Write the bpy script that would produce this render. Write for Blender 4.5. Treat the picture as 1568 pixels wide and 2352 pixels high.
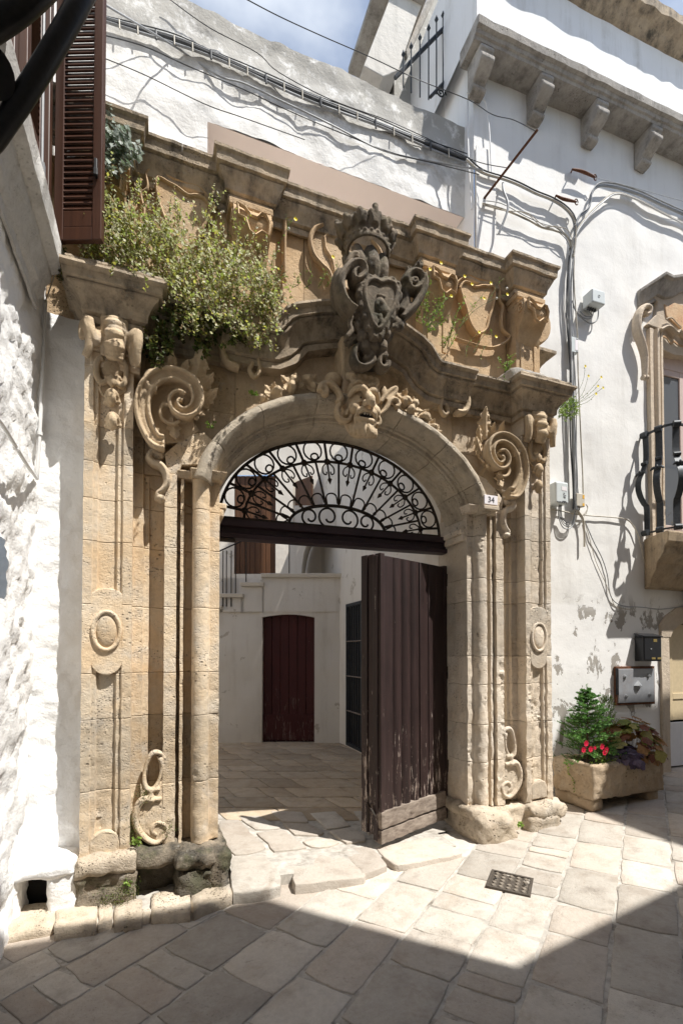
import bpy, bmesh, math, random
from math import sin, cos, pi, radians, sqrt, atan2, tan
from mathutils import Vector, Matrix, noise
random.seed(7)
SC = bpy.context.scene
COL = SC.collection
for o in list(bpy.data.objects):
    bpy.data.objects.remove(o)

# ---------------------------------------------------------------- camera
CAM = Vector((0.0, -3.6, 1.65)); YAW = math.asin(0.351); PITCH = radians(1.2)
FPX, PX0, HOR, W0 = 1100.0, 784.0, 1500.0, 1568.0
PY0 = HOR - FPX * tan(PITCH)
cam = bpy.data.cameras.new('camera'); camo = bpy.data.objects.new('camera', cam); COL.objects.link(camo)
camo.location = CAM; camo.rotation_euler = (pi / 2 + PITCH, 0, -YAW)
cam.sensor_fit = 'HORIZONTAL'; cam.sensor_width = 24.0; cam.lens = FPX / W0 * 24.0
cam.shift_x = 0; cam.shift_y = (PY0 - 1176.0) / W0
cam.clip_start = 0.05; cam.clip_end = 500
SC.camera = camo

# ---------------------------------------------------------------- sky, sun, exposure
SUN_AZ = (0.66, -0.75); SUN_TAN = 1.82
EL = math.atan(SUN_TAN); _h = math.hypot(*SUN_AZ)
S = Vector((SUN_AZ[0] / _h * cos(EL), SUN_AZ[1] / _h * cos(EL), sin(EL)))
SKY_STRENGTH, SUN_STRENGTH, EXPOSURE = 0.11, 5.0, 0.66
SC.view_settings.view_transform = 'Standard'; SC.view_settings.look = 'None'
SC.view_settings.exposure = EXPOSURE; SC.view_settings.gamma = 1.0
SC.view_settings.use_curve_mapping = False
world = bpy.data.worlds.new('World'); SC.world = world; world.use_nodes = True
nt = world.node_tree; nt.nodes.clear()
w_out = nt.nodes.new('ShaderNodeOutputWorld'); w_bg = nt.nodes.new('ShaderNodeBackground')
sky = nt.nodes.new('ShaderNodeTexSky'); sky.sky_type = 'NISHITA'; sky.sun_disc = False
sky.sun_elevation = EL; sky.sun_rotation = atan2(S.x, S.y) ; sky.altitude = 300; sky.air_density = 1.0; sky.dust_density = 0.6
tcw = nt.nodes.new('ShaderNodeTexCoord'); mpw = nt.nodes.new('ShaderNodeMapping')
mpw.inputs['Scale'].default_value = (1.0, 1.0, 2.2); mpw.inputs['Location'].default_value = (0.35, 0.1, 0.0)
nzw = nt.nodes.new('ShaderNodeTexNoise'); nzw.inputs['Scale'].default_value = 2.1; nzw.inputs['Detail'].default_value = 6; nzw.inputs['Roughness'].default_value = 0.55
crw = nt.nodes.new('ShaderNodeValToRGB'); crw.color_ramp.elements[0].position = 0.47; crw.color_ramp.elements[1].position = 0.74
mxw = nt.nodes.new('ShaderNodeMix'); mxw.data_type = 'RGBA'; mxw.inputs['B'].default_value = (6.2, 6.6, 7.1, 1)
for a, b in ((tcw.outputs['Generated'], mpw.inputs['Vector']), (mpw.outputs['Vector'], nzw.inputs['Vector']),
             (nzw.outputs['Fac'], crw.inputs['Fac']), (crw.outputs['Color'], mxw.inputs['Factor']),
             (sky.outputs['Color'], mxw.inputs['A']), (mxw.outputs['Result'], w_bg.inputs['Color']),
             (w_bg.outputs['Background'], w_out.inputs['Surface'])):
    nt.links.new(a, b)
w_bg.inputs['Strength'].default_value = SKY_STRENGTH
sun = bpy.data.lights.new('sun', 'SUN'); sun.energy = SUN_STRENGTH; sun.angle = radians(0.53); sun.color = (1.0, 0.968, 0.915)
suno = bpy.data.objects.new('sun', sun); COL.objects.link(suno); suno.location = (6, -8, 14)
suno.rotation_euler = (-S).to_track_quat('-Z', 'Y').to_euler()
SC.cycles.max_bounces = 8; SC.cycles.diffuse_bounces = 5; SC.cycles.use_denoising = True

# ---------------------------------------------------------------- measuring the place (photo points onto real planes)
_fw = Vector((sin(YAW) * cos(PITCH), cos(YAW) * cos(PITCH), sin(PITCH)))
_rt = Vector((cos(YAW), -sin(YAW), 0)); _up = _rt.cross(_fw)
def ray(px, py):
    return _fw + _rt * ((px - PX0) / FPX) + _up * (-(py - PY0) / FPX)
def F(px, py, y):                       # on a plane parallel to the portal front
    d = ray(px, py); t = (y - CAM.y) / d.y; return CAM + d * t
def G(px, py, z):                       # on a level plane
    d = ray(px, py); t = (z - CAM.z) / d.z; return CAM + d * t
def L(px, py, x):                       # on a plane parallel to the left wall
    d = ray(px, py); t = (x - CAM.x) / d.x; return CAM + d * t
_Z = {'A': (0, 0, 2.9037), 'B': (500, 0, 2.6133), 'C': (1000, 0, 2.6133), 'D': (100, 500, 2.6133), 'E': (580, 480, 3.136),
      'F': (900, 500, 3.36), 'G': (1250, 600, 3.36), 'H': (100, 900, 3.4087), 'I': (480, 1000, 2.6133), 'J': (480, 1350, 2.6133),
      'K': (0, 1350, 2.7679), 'L': (1000, 1100, 2.4765), 'M': (1250, 1250, 3.36), 'N': (0, 1900, 1.96), 'O': (700, 1850, 1.7422),
      'P': (180, 680, 6.533), 'Q': (780, 500, 6.191), 'R': (760, 850, 7.84), 'S': (1440, 620, 3.456), 'T': (210, 370, 3.2)}
def ZP(k, u, v):
    a, b, s = _Z[k]; return ((a + u / s) * 0.98, (b + v / s) * 0.98)
def ZF(k, u, v, y):
    return F(*ZP(k, u, v), y)
def XF(px, y):
    return F(px, 1500, y).x
def mx(x): return 3.0 - x               # the portal is symmetrical about x = 1.5
RA = radians(2.0); RO = Vector((3.16, 0.70, 0))
RE = Vector((cos(RA), -sin(RA), 0)); RN = Vector((-sin(RA), -cos(RA), 0))   # right house: along its wall, out of its wall
def RW(lx, w, z): return RO + RE * lx + RN * w + Vector((0, 0, z))
def RL(px, py, w):                      # photo point on the right house's wall plane moved out by w -> (along, w, z)
    d = ray(px, py); p0 = RO + RN * w
    t = (p0 - CAM).dot(RN) / d.dot(RN); p = CAM + d * t
    return ((p - RO).dot(RE), w, p.z)
def RP(px, py, w): return RW(*RL(px, py, w))

# ---------------------------------------------------------------- object helpers
ROOTS = {}
def link(o): COL.objects.link(o)
def tag(o, label=None, cat=None, group=None, kind=None):
    if label: o['label'] = label
    if cat: o['category'] = cat
    if group: o['group'] = group
    if kind: o['kind'] = kind
    return o
def thing(name, label, cat, loc=(0, 0, 0), group=None):
    o = bpy.data.objects.new(name, None); link(o); o.location = loc; o.empty_display_size = 0.2
    return tag(o, label, cat, group)
def set_parent(o, p):
    o.parent = p
    m = Matrix.Identity(4); q = p
    # roots are unrotated empties (or meshes built in world coordinates), so only their location has to be undone
    tot = Vector((0, 0, 0))
    while q is not None:
        tot += q.location
        if q.parent: tot += q.matrix_parent_inverse.translation
        q = q.parent
    o.matrix_parent_inverse = Matrix.Translation(-tot)

class MB:
    def __init__(s, xf=None): s.v = []; s.f = []; s.xf = xf
    def add(s, vs, fs):
        n = len(s.v); s.v.extend(Vector(p) for p in vs); s.f.extend(tuple(i + n for i in f) for f in fs)
    def box(s, x0, x1, y0, y1, z0, z1):
        s.add([(x0, y0, z0), (x1, y0, z0), (x1, y1, z0), (x0, y1, z0), (x0, y0, z1), (x1, y0, z1), (x1, y1, z1), (x0, y1, z1)],
              [(3, 2, 1, 0), (4, 5, 6, 7), (0, 1, 5, 4), (1, 2, 6, 5), (2, 3, 7, 6), (3, 0, 4, 7)]); return s
    def hull8(s, bottom, top):          # two quads of 4 points
        s.add(list(bottom) + list(top), [(3, 2, 1, 0), (4, 5, 6, 7), (0, 1, 5, 4), (1, 2, 6, 5), (2, 3, 7, 6), (3, 0, 4, 7)]); return s
    def grid(s, P, close_u=False, close_v=False):   # P[i][j]
        nu, nv = len(P), len(P[0]); vs = [p for r in P for p in r]; fs = []
        for i in range(nu if close_u else nu - 1):
            for j in range(nv if close_v else nv - 1):
                i2, j2 = (i + 1) % nu, (j + 1) % nv
                fs.append((i * nv + j, i * nv + j2, i2 * nv + j2, i2 * nv + j))
        s.add(vs, fs); return s
    def tube(s, pts, rad, n=8, ky=1.0, kdir=Vector((0, 1, 0)), cap=True, twist=0):
        pts = [Vector(p) for p in pts]; m = len(pts)
        R = rad if callable(rad) else (lambda t: rad[min(int(round(t * (len(rad) - 1))), len(rad) - 1)] if isinstance(rad, (list, tuple)) else rad)
        rows = []; prev = None
        for i, p in enumerate(pts):
            d = (pts[min(i + 1, m - 1)] - pts[max(i - 1, 0)])
            if d.length < 1e-9: d = Vector((0, 0, 1))
            d.normalize()
            if prev is None:
                a = Vector((0, 1, 0)) if abs(d.y) < 0.9 else Vector((1, 0, 0))
                u = (a - d * a.dot(d)).normalized()
            else:
                u = (prev - d * prev.dot(d))
                u = u.normalized() if u.length > 1e-6 else prev
            prev = u; w = d.cross(u); r = R(i / max(m - 1, 1))
            row = []
            for k in range(n):
                q = u * cos(2 * pi * k / n + twist) * r + w * sin(2 * pi * k / n + twist) * r
                if ky != 1.0: q += kdir * (q.dot(kdir) * (ky - 1.0))
                row.append(p + q)
            rows.append(row)
        s.grid(rows, close_v=True)
        if cap:
            b = len(s.v) - m * n
            s.f.append(tuple(b + k for k in reversed(range(n)))); s.f.append(tuple(b + (m - 1) * n + k for k in range(n)))
        return s
    def ell(s, c, r, rot=None, nu=10, nv=14):
        c = Vector(c); rows = []
        for i in range(nu + 1):
            a = -pi / 2 + pi * i / nu; row = []
            for j in range(nv):
                b = 2 * pi * j / nv
                q = Vector((r[0] * cos(a) * cos(b), r[1] * cos(a) * sin(b), r[2] * sin(a)))
                if rot: q = rot @ q
                row.append(c + q)
            rows.append(row)
        s.grid(rows, close_v=True); return s
    def prism(s, poly, f0, f1):         # poly: 2D points; f0/f1 map a 2D point to 3D (front, back)
        n = len(poly); vs = [f0(p) for p in poly] + [f1(p) for p in poly]
        fs = [tuple(range(n)), tuple(reversed(range(n, 2 * n)))] + [(i, i + n, (i + 1) % n + n, (i + 1) % n) for i in range(n)]
        s.add(vs, fs); return s
    def build(s, name, mat, parent=None, smooth=30, bevel=0, rough=None, remesh=0, sm=0, seg=2, kind=None, dec=None):
        vs = [s.xf(p) for p in s.v] if s.xf else s.v
        if rough:
            for amp, sc in (rough if isinstance(rough, list) else [rough]):
                vs = [p + noise.noise_vector(p * sc) * amp for p in vs]
        me = bpy.data.meshes.new(name); me.from_pydata([tuple(p) for p in vs], [], s.f)
        bm = bmesh.new(); bm.from_mesh(me); bmesh.ops.recalc_face_normals(bm, faces=bm.faces); bm.to_mesh(me); bm.free()
        if smooth:
            for p in me.polygons: p.use_smooth = True
            if smooth < 180 and not remesh: me.set_sharp_from_angle(angle=radians(smooth))
        me.materials.append(mat)
        o = bpy.data.objects.new(name, me); link(o)
        if parent: set_parent(o, parent)
        if bevel:
            b = o.modifiers.new('bevel', 'BEVEL'); b.width = bevel; b.segments = seg; b.limit_method = 'ANGLE'; b.angle_limit = radians(35); b.harden_normals = False
        if remesh:
            r = o.modifiers.new('remesh', 'REMESH'); r.mode = 'VOXEL'; r.voxel_size = remesh; r.use_smooth_shade = True
            if sm:
                q = o.modifiers.new('smooth', 'SMOOTH'); q.factor = 0.5; q.iterations = sm
        if kind: o['kind'] = kind
        return o

def rough_box(mb, x0, x1, y0, y1, z0, z1, r=0.03, step=0.04, amp=0.012, sc=9.0, xf=None, seed=0.0):
    """a worn block: box with rounded edges and an uneven skin"""
    def axis(a, b):
        n = max(2, int(round((b - a) / step))); return [a + (b - a) * i / n for i in range(n + 1)]
    X, Y, Z = axis(x0, x1), axis(y0, y1), axis(z0, z1); idx = {}; vs = []; fs = []
    r = min(r, (x1 - x0) / 2.1, (y1 - y0) / 2.1, (z1 - z0) / 2.1)
    lo = Vector((x0 + r, y0 + r, z0 + r)); hi = Vector((x1 - r, y1 - r, z1 - r)); sd = Vector((seed, seed * 1.7, -seed))
    def vid(i, j, k):
        if (i, j, k) not in idx:
            p = Vector((X[i], Y[j], Z[k])); q = Vector([min(max(p[a], lo[a]), hi[a]) for a in range(3)])
            d = p - q
            if d.length > 1e-9: d = d.normalized() * r
            p = q + d; nn = d.normalized() if d.length > 0 else Vector((0, 0, 1))
            p = p + nn * (noise.fractal(p * sc + sd, 0.75, 2.1, 5) * amp)
            idx[(i, j, k)] = len(vs); vs.append(xf(p) if xf else p)
        return idx[(i, j, k)]
    a, b, c = len(X) - 1, len(Y) - 1, len(Z) - 1
    for i in range(a):
        for j in range(b):
            fs.append((vid(i, j, 0), vid(i, j + 1, 0), vid(i + 1, j + 1, 0), vid(i + 1, j, 0)))
            fs.append((vid(i, j, c), vid(i + 1, j, c), vid(i + 1, j + 1, c), vid(i, j + 1, c)))
    for i in range(a):
        for k in range(c):
            fs.append((vid(i, 0, k), vid(i + 1, 0, k), vid(i + 1, 0, k + 1), vid(i, 0, k + 1)))
            fs.append((vid(i, b, k), vid(i, b, k + 1), vid(i + 1, b, k + 1), vid(i + 1, b, k)))
    for j in range(b):
        for k in range(c):
            fs.append((vid(0, j, k), vid(0, j, k + 1), vid(0, j + 1, k + 1), vid(0, j + 1, k)))
            fs.append((vid(a, j, k), vid(a, j + 1, k), vid(a, j + 1, k + 1), vid(a, j, k + 1)))
    mb.add(vs, fs)

def plan_course(mb, plan, z0, z1, step=0.018, amp=0.003, sc=14.0, gap=0.0016, back=0.55, ero=-0.25):
    """one course of a wall whose plan is the polyline `plan` (front) closed along y = back; its joints are chamfered"""
    fine = []
    for (xa_, ya_), (xb_, yb_) in zip(plan, plan[1:]):
        k_ = max(1, int(math.hypot(xb_ - xa_, yb_ - ya_) / 0.014)); fine += [(xa_ + (xb_ - xa_) * i / k_, ya_ + (yb_ - ya_) * i / k_) for i in range(k_)]
    fine.append(plan[-1])
    n = max(2, int(round((z1 - z0) / step)))
    zs = [z0 + gap * 0.6, z0 + gap * 2.2] + [z0 + (z1 - z0) * i / n for i in range(1, n)] + [z1 - gap * 2.2, z1 - gap * 0.6]
    rows = []
    for k, z in enumerate(zs):
        ins = gap if k in (0, len(zs) - 1) else 0.0
        row = []
        for (x, y) in fine:
            p = Vector((x, y + ins, z))
            a = amp * (0.6 + 1.4 * max(0.0, 1.0 - z / 2.0))
            # weathering: whole zones have crumbled, leaving a ragged pitted skin
            e = min(1.0, max(0.0, (noise.fractal(Vector((x * 5, y * 5, z * 1.9)), 1.0, 2.0, 3) + ero + 0.22 * (1.2 - z)) * 2.2))
            cr = max(0.0, noise.fractal(p * 31, 0.9, 2.1, 4) * 0.8 + 0.35)
            p += noise.noise_vector(p * sc) * a + noise.noise_vector(p * sc * 3.3) * a * 0.4
            p.y += e * cr * amp * 3.6
            row.append(p)
        rows.append(row)
    b0, b1 = plan[0][0], plan[-1][0]
    for r in rows:
        r.append(Vector((b1, back, r[0].z))); r.append(Vector((b0, back, r[0].z)))
    mb.grid(rows, close_v=True)
    m = len(rows[0]); b = len(mb.v) - len(rows) * m
    mb.f.append(tuple(b + i for i in range(m))); mb.f.append(tuple(b + (len(rows) - 1) * m + i for i in range(m)))

def sweep_plan(mb, path, prof, caps=True, jitter=0.003, sub=0.06):
    """moulding: profile (out, z) carried along a plan path (x, y) whose outside is on the right hand side (towards the street for left-to-right)"""
    pts = []
    m = len(path)
    def nrm(a, b):
        d = Vector((b[0] - a[0], b[1] - a[1])).normalized(); return Vector((d.y, -d.x))
    for i in range(m):
        if i == 0: mi = nrm(path[0], path[1]); k = 1
        elif i == m - 1: mi = nrm(path[-2], path[-1])
        else:
            a, b = nrm(path[i - 1], path[i]), nrm(path[i], path[i + 1]); mi = (a + b); l = mi.length
            mi = mi / l; mi = mi / max(0.35, mi.dot(a))
        pts.append((Vector(path[i]), mi))
    rows = []
    for i in range(m):
        rows.append(pts[i])
        if i < m - 1:
            d = (pts[i + 1][0] - pts[i][0]).length; n = int(d / sub)
            for k in range(1, n):
                t = k / n; a, b = nrm(path[i], path[i + 1]), None
                # keep the mitres only at the ends
                mm = pts[i][1].lerp(pts[i + 1][1], t)
                rows.append((pts[i][0].lerp(pts[i + 1][0], t), None if True else mm, i))
    out = []
    for r in rows:
        if len(r) == 2 and r[1] is not None: p, mi = r
        else: p, mi = r[0], nrm(path[r[2]], path[r[2] + 1])
        row = []
        for (o, z) in prof:
            q = Vector((p.x + mi.x * o, p.y + mi.y * o, z)); row.append(q + noise.noise_vector(q * 11) * jitter)
        out.append(row)
    mb.grid(out)
    if caps:
        n = len(prof); b = len(mb.v) - len(out) * n
        mb.f.append(tuple(b + i for i in range(n))); mb.f.append(tuple(b + (len(out) - 1) * n + i for i in range(n)))

def sweep_elev(mb, path, prof, y0, jitter=0.003):
    """moulding carried along a curve (x, z) in the plane of the front; profile (out, drop): out = towards the street, drop = below the curve"""
    m = len(path); out = []
    for i in range(m):
        a = Vector(path[max(i - 1, 0)]); b = Vector(path[min(i + 1, m - 1)]); d = (b - a).normalized(); nn = Vector((-d.y, d.x))
        if nn.y < 0: nn = -nn
        row = []
        for (o, h) in prof:
            q = Vector((path[i][0] - nn.x * h, y0 - o, path[i][1] - nn.y * h)); row.append(q + noise.noise_vector(q * 11) * jitter)
        out.append(row)
    mb.grid(out)
    n = len(prof); b = len(mb.v) - len(out) * n
    mb.f.append(tuple(b + i for i in range(n))); mb.f.append(tuple(b + (len(out) - 1) * n + i for i in range(n)))

def wall_grid(mb, u0, u1, v0, v1, step, f, holes=(), amp=0.006, sc=4.0, nrm=Vector((0, -1, 0)), fine=0.0):
    """an uneven plastered sheet: f(u, v) -> point; holes are (u0, u1, v0, v1)"""
    def cuts(a, b, ex):
        c = sorted(set([a, b] + [e for e in ex if a < e < b])); r = []
        for p, q in zip(c, c[1:]):
            n = max(1, int(round((q - p) / step))); r += [p + (q - p) * i / n for i in range(n)]
        return r + [b]
    U = cuts(u0, u1, [h[0] for h in holes] + [h[1] for h in holes]); V = cuts(v0, v1, [h[2] for h in holes] + [h[3] for h in holes])
    vs = []
    for u in U:
        for v in V:
            p = f(u, v); p = p + nrm * (noise.fractal(p * sc, 1.0, 2.0, 4) * amp)
            if fine: p = p + nrm * (noise.noise(p * sc * 7) * fine)
            vs.append(p)
    nv = len(V); fs = []
    for i in range(len(U) - 1):
        for j in range(nv - 1):
            cu, cv = (U[i] + U[i + 1]) / 2, (V[j] + V[j + 1]) / 2
            if any(h[0] < cu < h[1] and h[2] < cv < h[3] for h in holes): continue
            fs.append((i * nv + j, (i + 1) * nv + j, (i + 1) * nv + j + 1, i * nv + j + 1))
    mb.add(vs, fs)

def catmull(pts, n=6):
    pts = [Vector(p) for p in pts]; out = []
    for i in range(len(pts) - 1):
        p0, p1, p2, p3 = pts[max(i - 1, 0)], pts[i], pts[i + 1], pts[min(i + 2, len(pts) - 1)]
        for k in range(n):
            t = k / n
            out.append(0.5 * ((2 * p1) + (p2 - p0) * t + (2 * p0 - 5 * p1 + 4 * p2 - p3) * t * t + (3 * p1 - p0 - 3 * p2 + p3) * t ** 3))
    out.append(pts[-1]); return out
# ---------------------------------------------------------------- materials
class NT:
    def __init__(s, name):
        s.m = bpy.data.materials.new(name); s.m.use_nodes = True; s.t = s.m.node_tree; s.t.nodes.clear()
        s.out = s.n('ShaderNodeOutputMaterial'); s.b = s.n('ShaderNodeBsdfPrincipled'); s.l(s.b.outputs[0], s.out.inputs[0])
        s.geo = s.n('ShaderNodeNewGeometry'); s.obi = None
    def n(s, t, **k):
        x = s.t.nodes.new(t)
        for a, b in k.items(): setattr(x, a, b)
        return x
    def l(s, a, b): s.t.links.new(a, b)
    def pos(s, scale=(1, 1, 1), loc=(0, 0, 0), rot=(0, 0, 0)):
        m = s.n('ShaderNodeMapping'); m.inputs['Scale'].default_value = scale; m.inputs['Location'].default_value = loc; m.inputs['Rotation'].default_value = rot
        s.l(s.geo.outputs['Position'], m.inputs['Vector']); return m.outputs[0]
    def noise(s, vec, scale, detail=4, rough=0.55, dist=0.0):
        x = s.n('ShaderNodeTexNoise'); x.inputs['Scale'].default_value = scale; x.inputs['Detail'].default_value = detail
        x.inputs['Roughness'].default_value = rough; x.inputs['Distortion'].default_value = dist; s.l(vec, x.inputs['Vector']); return x.outputs['Fac']
    def vor(s, vec, scale, feature='F1', rnd=1.0):
        x = s.n('ShaderNodeTexVoronoi'); x.feature = feature; x.inputs['Scale'].default_value = scale; x.inputs['Randomness'].default_value = rnd
        s.l(vec, x.inputs['Vector']); return x.outputs['Distance']
    def ramp(s, fac, a, b, lo=0.0, hi=1.0):
        x = s.n('ShaderNodeMapRange'); x.clamp = True
        for i, v in zip((1, 2, 3, 4), (a, b, lo, hi)): x.inputs[i].default_value = v
        s.l(fac, x.inputs[0]); return x.outputs[0]
    def math(s, op, a, b=None):
        x = s.n('ShaderNodeMath', operation=op)
        for i, v in enumerate((a, b)):
            if v is None: continue
            if isinstance(v, (int, float)): x.inputs[i].default_value = v
            else: s.l(v, x.inputs[i])
        return x.outputs[0]
    def mix(s, fac, a, b, mode='MIX'):
        x = s.n('ShaderNodeMix'); x.data_type = 'RGBA'; x.blend_type = mode
        for key, v in (('Factor', fac), ('A', a), ('B', b)):
            sock = [i for i in x.inputs if i.name == key and (i.type == 'RGBA' or key == 'Factor' and i.type == 'VALUE')][0]
            if isinstance(v, (int, float)): sock.default_value = v
            elif isinstance(v, (tuple, list)): sock.default_value = (*v[:3], 1)
            else: s.l(v, sock)
        return [o for o in x.outputs if o.type == 'RGBA'][0]
    def rand(s):
        if s.obi is None: s.obi = s.n('ShaderNodeObjectInfo')
        return s.obi.outputs['Random']
    def sep(s, v):
        x = s.n('ShaderNodeSeparateXYZ'); s.l(v, x.inputs[0]); return x.outputs
    def bump(s, h, strength=0.5, dist=0.01, prev=None):
        x = s.n('ShaderNodeBump'); x.inputs['Strength'].default_value = strength; x.inputs['Distance'].default_value = dist
        s.l(h, x.inputs['Height'])
        if prev is not None: s.l(prev, x.inputs['Normal'])
        return x.outputs[0]
    def fin(s, col, rough=0.85, nrm=None, metal=0.0, spec=0.3):
        if isinstance(col, (tuple, list)): s.b.inputs['Base Color'].default_value = (*col[:3], 1)
        else: s.l(col, s.b.inputs['Base Color'])
        if isinstance(rough, (int, float)): s.b.inputs['Roughness'].default_value = rough
        else: s.l(rough, s.b.inputs['Roughness'])
        s.b.inputs['Metallic'].default_value = metal; s.b.inputs['Specular IOR Level'].default_value = spec
        if nrm is not None: s.l(nrm, s.b.inputs['Normal'])
        return s.m

def stone(name, c1, c2, c3, dark=(0.10, 0.085, 0.07), darkamt=0.5, topdark=0.0, white=0.3, pits=1.0, bump=1.0, vary=0.16, joints=None, green=0.0, stains=0.0):
    t = NT(name); P = t.pos()
    n1 = t.noise(P, 1.7, 5, 0.6, 0.4); n2 = t.noise(P, 7.0, 5, 0.6); n3 = t.noise(t.pos(loc=(9, 3, 1)), 2.6, 6, 0.65, 0.6)
    st = t.noise(t.pos(scale=(7, 7, 0.9)), 1.0, 5, 0.6, 0.2)                        # runs down the face
    c = t.mix(t.ramp(n1, 0.36, 0.66), c1, c2)
    c = t.mix(t.ramp(n2, 0.46, 0.8, 0, 0.75), c, c3)
    c = t.mix(t.ramp(n3, 0.58, 0.68, 0, white), c, (0.56, 0.52, 0.46))
    c = t.mix(t.math('MULTIPLY', t.ramp(st, 0.52, 0.75, 0, darkamt), t.ramp(n3, 0.3, 0.6)), c, dark)
    if topdark:
        up = t.sep(t.geo.outputs['Normal'])[2]
        lich = t.ramp(t.noise(t.pos(loc=(2, 7, 4)), 9.0, 6, 0.7), 0.38, 0.6)
        z = t.math('MAXIMUM', t.ramp(up, 0.1, 0.6), t.ramp(t.noise(t.pos(scale=(3, 3, 1.2)), 2.0, 5, 0.65), 0.42, 0.62, 0, 0.9))
        c = t.mix(t.math('MULTIPLY', t.math('MULTIPLY', z, lich), topdark), c, (0.06, 0.056, 0.048))
        c = t.mix(t.ramp(t.noise(t.pos(loc=(5, 5, 5)), 26.0, 4, 0.6), 0.62, 0.72, 0, 0.5 * topdark), c, (0.36, 0.35, 0.31))
    if green:
        g = t.ramp(t.noise(t.pos(loc=(1, 2, 8)), 5.0, 6, 0.7), 0.5, 0.62, 0, green)
        c = t.mix(g, c, (0.045, 0.06, 0.015))
    v = t.vor(P, 55.0); v2 = t.vor(t.pos(loc=(3, 3, 3)), 23.0)
    pit = t.math('MULTIPLY', t.ramp(v, 0.16, 0.30, 1, 0), t.ramp(t.noise(P, 3.5, 4), 0.50, 0.64))
    pit2 = t.math('MULTIPLY', t.ramp(v2, 0.10, 0.22, 1, 0), t.ramp(t.noise(t.pos(loc=(8, 1, 1)), 3.0, 4), 0.55, 0.64))
    pp = t.math('MAXIMUM', pit, pit2)
    c = t.mix(t.math('MULTIPLY', pp, 0.55 * pits), c, dark)
    if stains:
        c = t.mix(t.ramp(t.noise(t.pos(loc=(3, 8, 0)), 3.1, 7, 0.72, 0.8), 0.54, 0.70, 0, 0.5), c, (0.33, 0.265, 0.20))
        c = t.mix(t.ramp(t.noise(t.pos(loc=(13, 2, 0)), 16.0, 6, 0.75, 0.5), 0.63, 0.70, 0, 0.45), c, (0.22, 0.19, 0.155))
        c = t.mix(t.ramp(t.math('FRACT', t.math('MULTIPLY', t.rand(), 7.31)), 0.55, 1.0, 0, 0.4), c, (0.50, 0.40, 0.32))
    br = t.ramp(t.rand(), 0, 1, 1 - vary, 1 + vary * 0.6)
    hs = t.n('ShaderNodeHueSaturation'); t.l(c, hs.inputs['Color']); t.l(br, hs.inputs['Value'])
    h = t.math('ADD', t.math('MULTIPLY', t.noise(P, 22.0, 6, 0.7), 0.6), t.math('MULTIPLY', t.noise(P, 90.0, 4, 0.7), 0.35))
    h = t.math('SUBTRACT', h, t.math('MULTIPLY', pp, 0.7 * pits))
    mott = t.noise(t.pos(loc=(4, 9, 2)), 38.0, 5, 0.7)
    fine = t.mix(t.ramp(mott, 0.62, 0.3, 0, 0.16), hs.outputs[0], dark); fine = t.mix(t.ramp(mott, 0.62, 0.8, 0, 0.2), fine, (0.6, 0.55, 0.47))
    return t.fin(fine, 0.92, t.bump(h, 0.85 * bump, 0.016), spec=0.2)

def plaster(name, col=(0.80, 0.79, 0.765), dirt=0.25, dirtcol=(0.36, 0.33, 0.29), scale=1.0, bump=1.0, top=None, low=None, peel=0.0, brick=0.0):
    t = NT(name); P = t.pos()
    n1 = t.noise(P, 1.1 * scale, 5, 0.6); n2 = t.noise(t.pos(loc=(4, 1, 2)), 5.0, 6, 0.65)
    st = t.noise(t.pos(scale=(5, 5, 0.5), loc=(2, 0, 0)), 1.0, 6, 0.65)
    c = t.mix(t.ramp(n1, 0.35, 0.7, 0, 0.5), col, tuple(x * y for x, y in zip(col, (0.90, 0.88, 0.84))))
    c = t.mix(t.math('MULTIPLY', t.ramp(st, 0.5, 0.78, 0, dirt), t.ramp(n2, 0.3, 0.7)), c, dirtcol)
    z = t.sep(t.geo.outputs['Position'])[2]
    if top:                                                        # weathered, lichen-grey towards a wet top edge
        z0, z1, amt = top
        f = t.math('MULTIPLY', t.ramp(z, z0, z1), amt)
        g = t.ramp(t.math('ADD', t.noise(t.pos(loc=(7, 7, 1)), 6.5, 7, 0.72, 0.3), t.math('MULTIPLY', f, 0.22)), 0.52, 0.66)
        c = t.mix(t.math('MULTIPLY', g, f), c, (0.36, 0.345, 0.31))
    if low:                                                        # two coats meeting at a height, the lower one peeling
        zb, colb = low
        edge = t.math('ADD', z, t.math('MULTIPLY', t.math('SUBTRACT', t.noise(P, 2.0, 4), 0.5), 0.12))
        c = t.mix(t.ramp(edge, zb - 0.01, zb + 0.03, 1, 0), c, colb)
        pe = t.ramp(t.noise(t.pos(scale=(1, 1, 0.62), loc=(1.3, 0, 0)), 4.2, 7, 0.68, 0.4), 0.565, 0.58)
        pe = t.math('MULTIPLY', pe, t.ramp(z, zb + 0.15, zb - 0.1, 0, 1))
        c = t.mix(pe, c, (0.36, 0.335, 0.30))
    if peel:
        pe2 = t.ramp(t.noise(t.pos(loc=(6, 2, 2)), 2.8, 7, 0.68, 0.4), 0.63, 0.65, 0, peel)
        c = t.mix(pe2, c, (0.42, 0.36, 0.28))
    h = t.math('ADD', t.math('MULTIPLY', t.noise(P, 9.0, 6, 0.62), 0.9), t.math('MULTIPLY', t.noise(P, 45.0, 5, 0.65), 0.3))
    nn = t.bump(h, 0.5 * bump, 0.02)
    if low: nn = t.bump(t.math('SUBTRACT', 1.0, pe), 0.8, 0.004, nn)
    return t.fin(c, 0.9, nn, spec=0.15)

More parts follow.
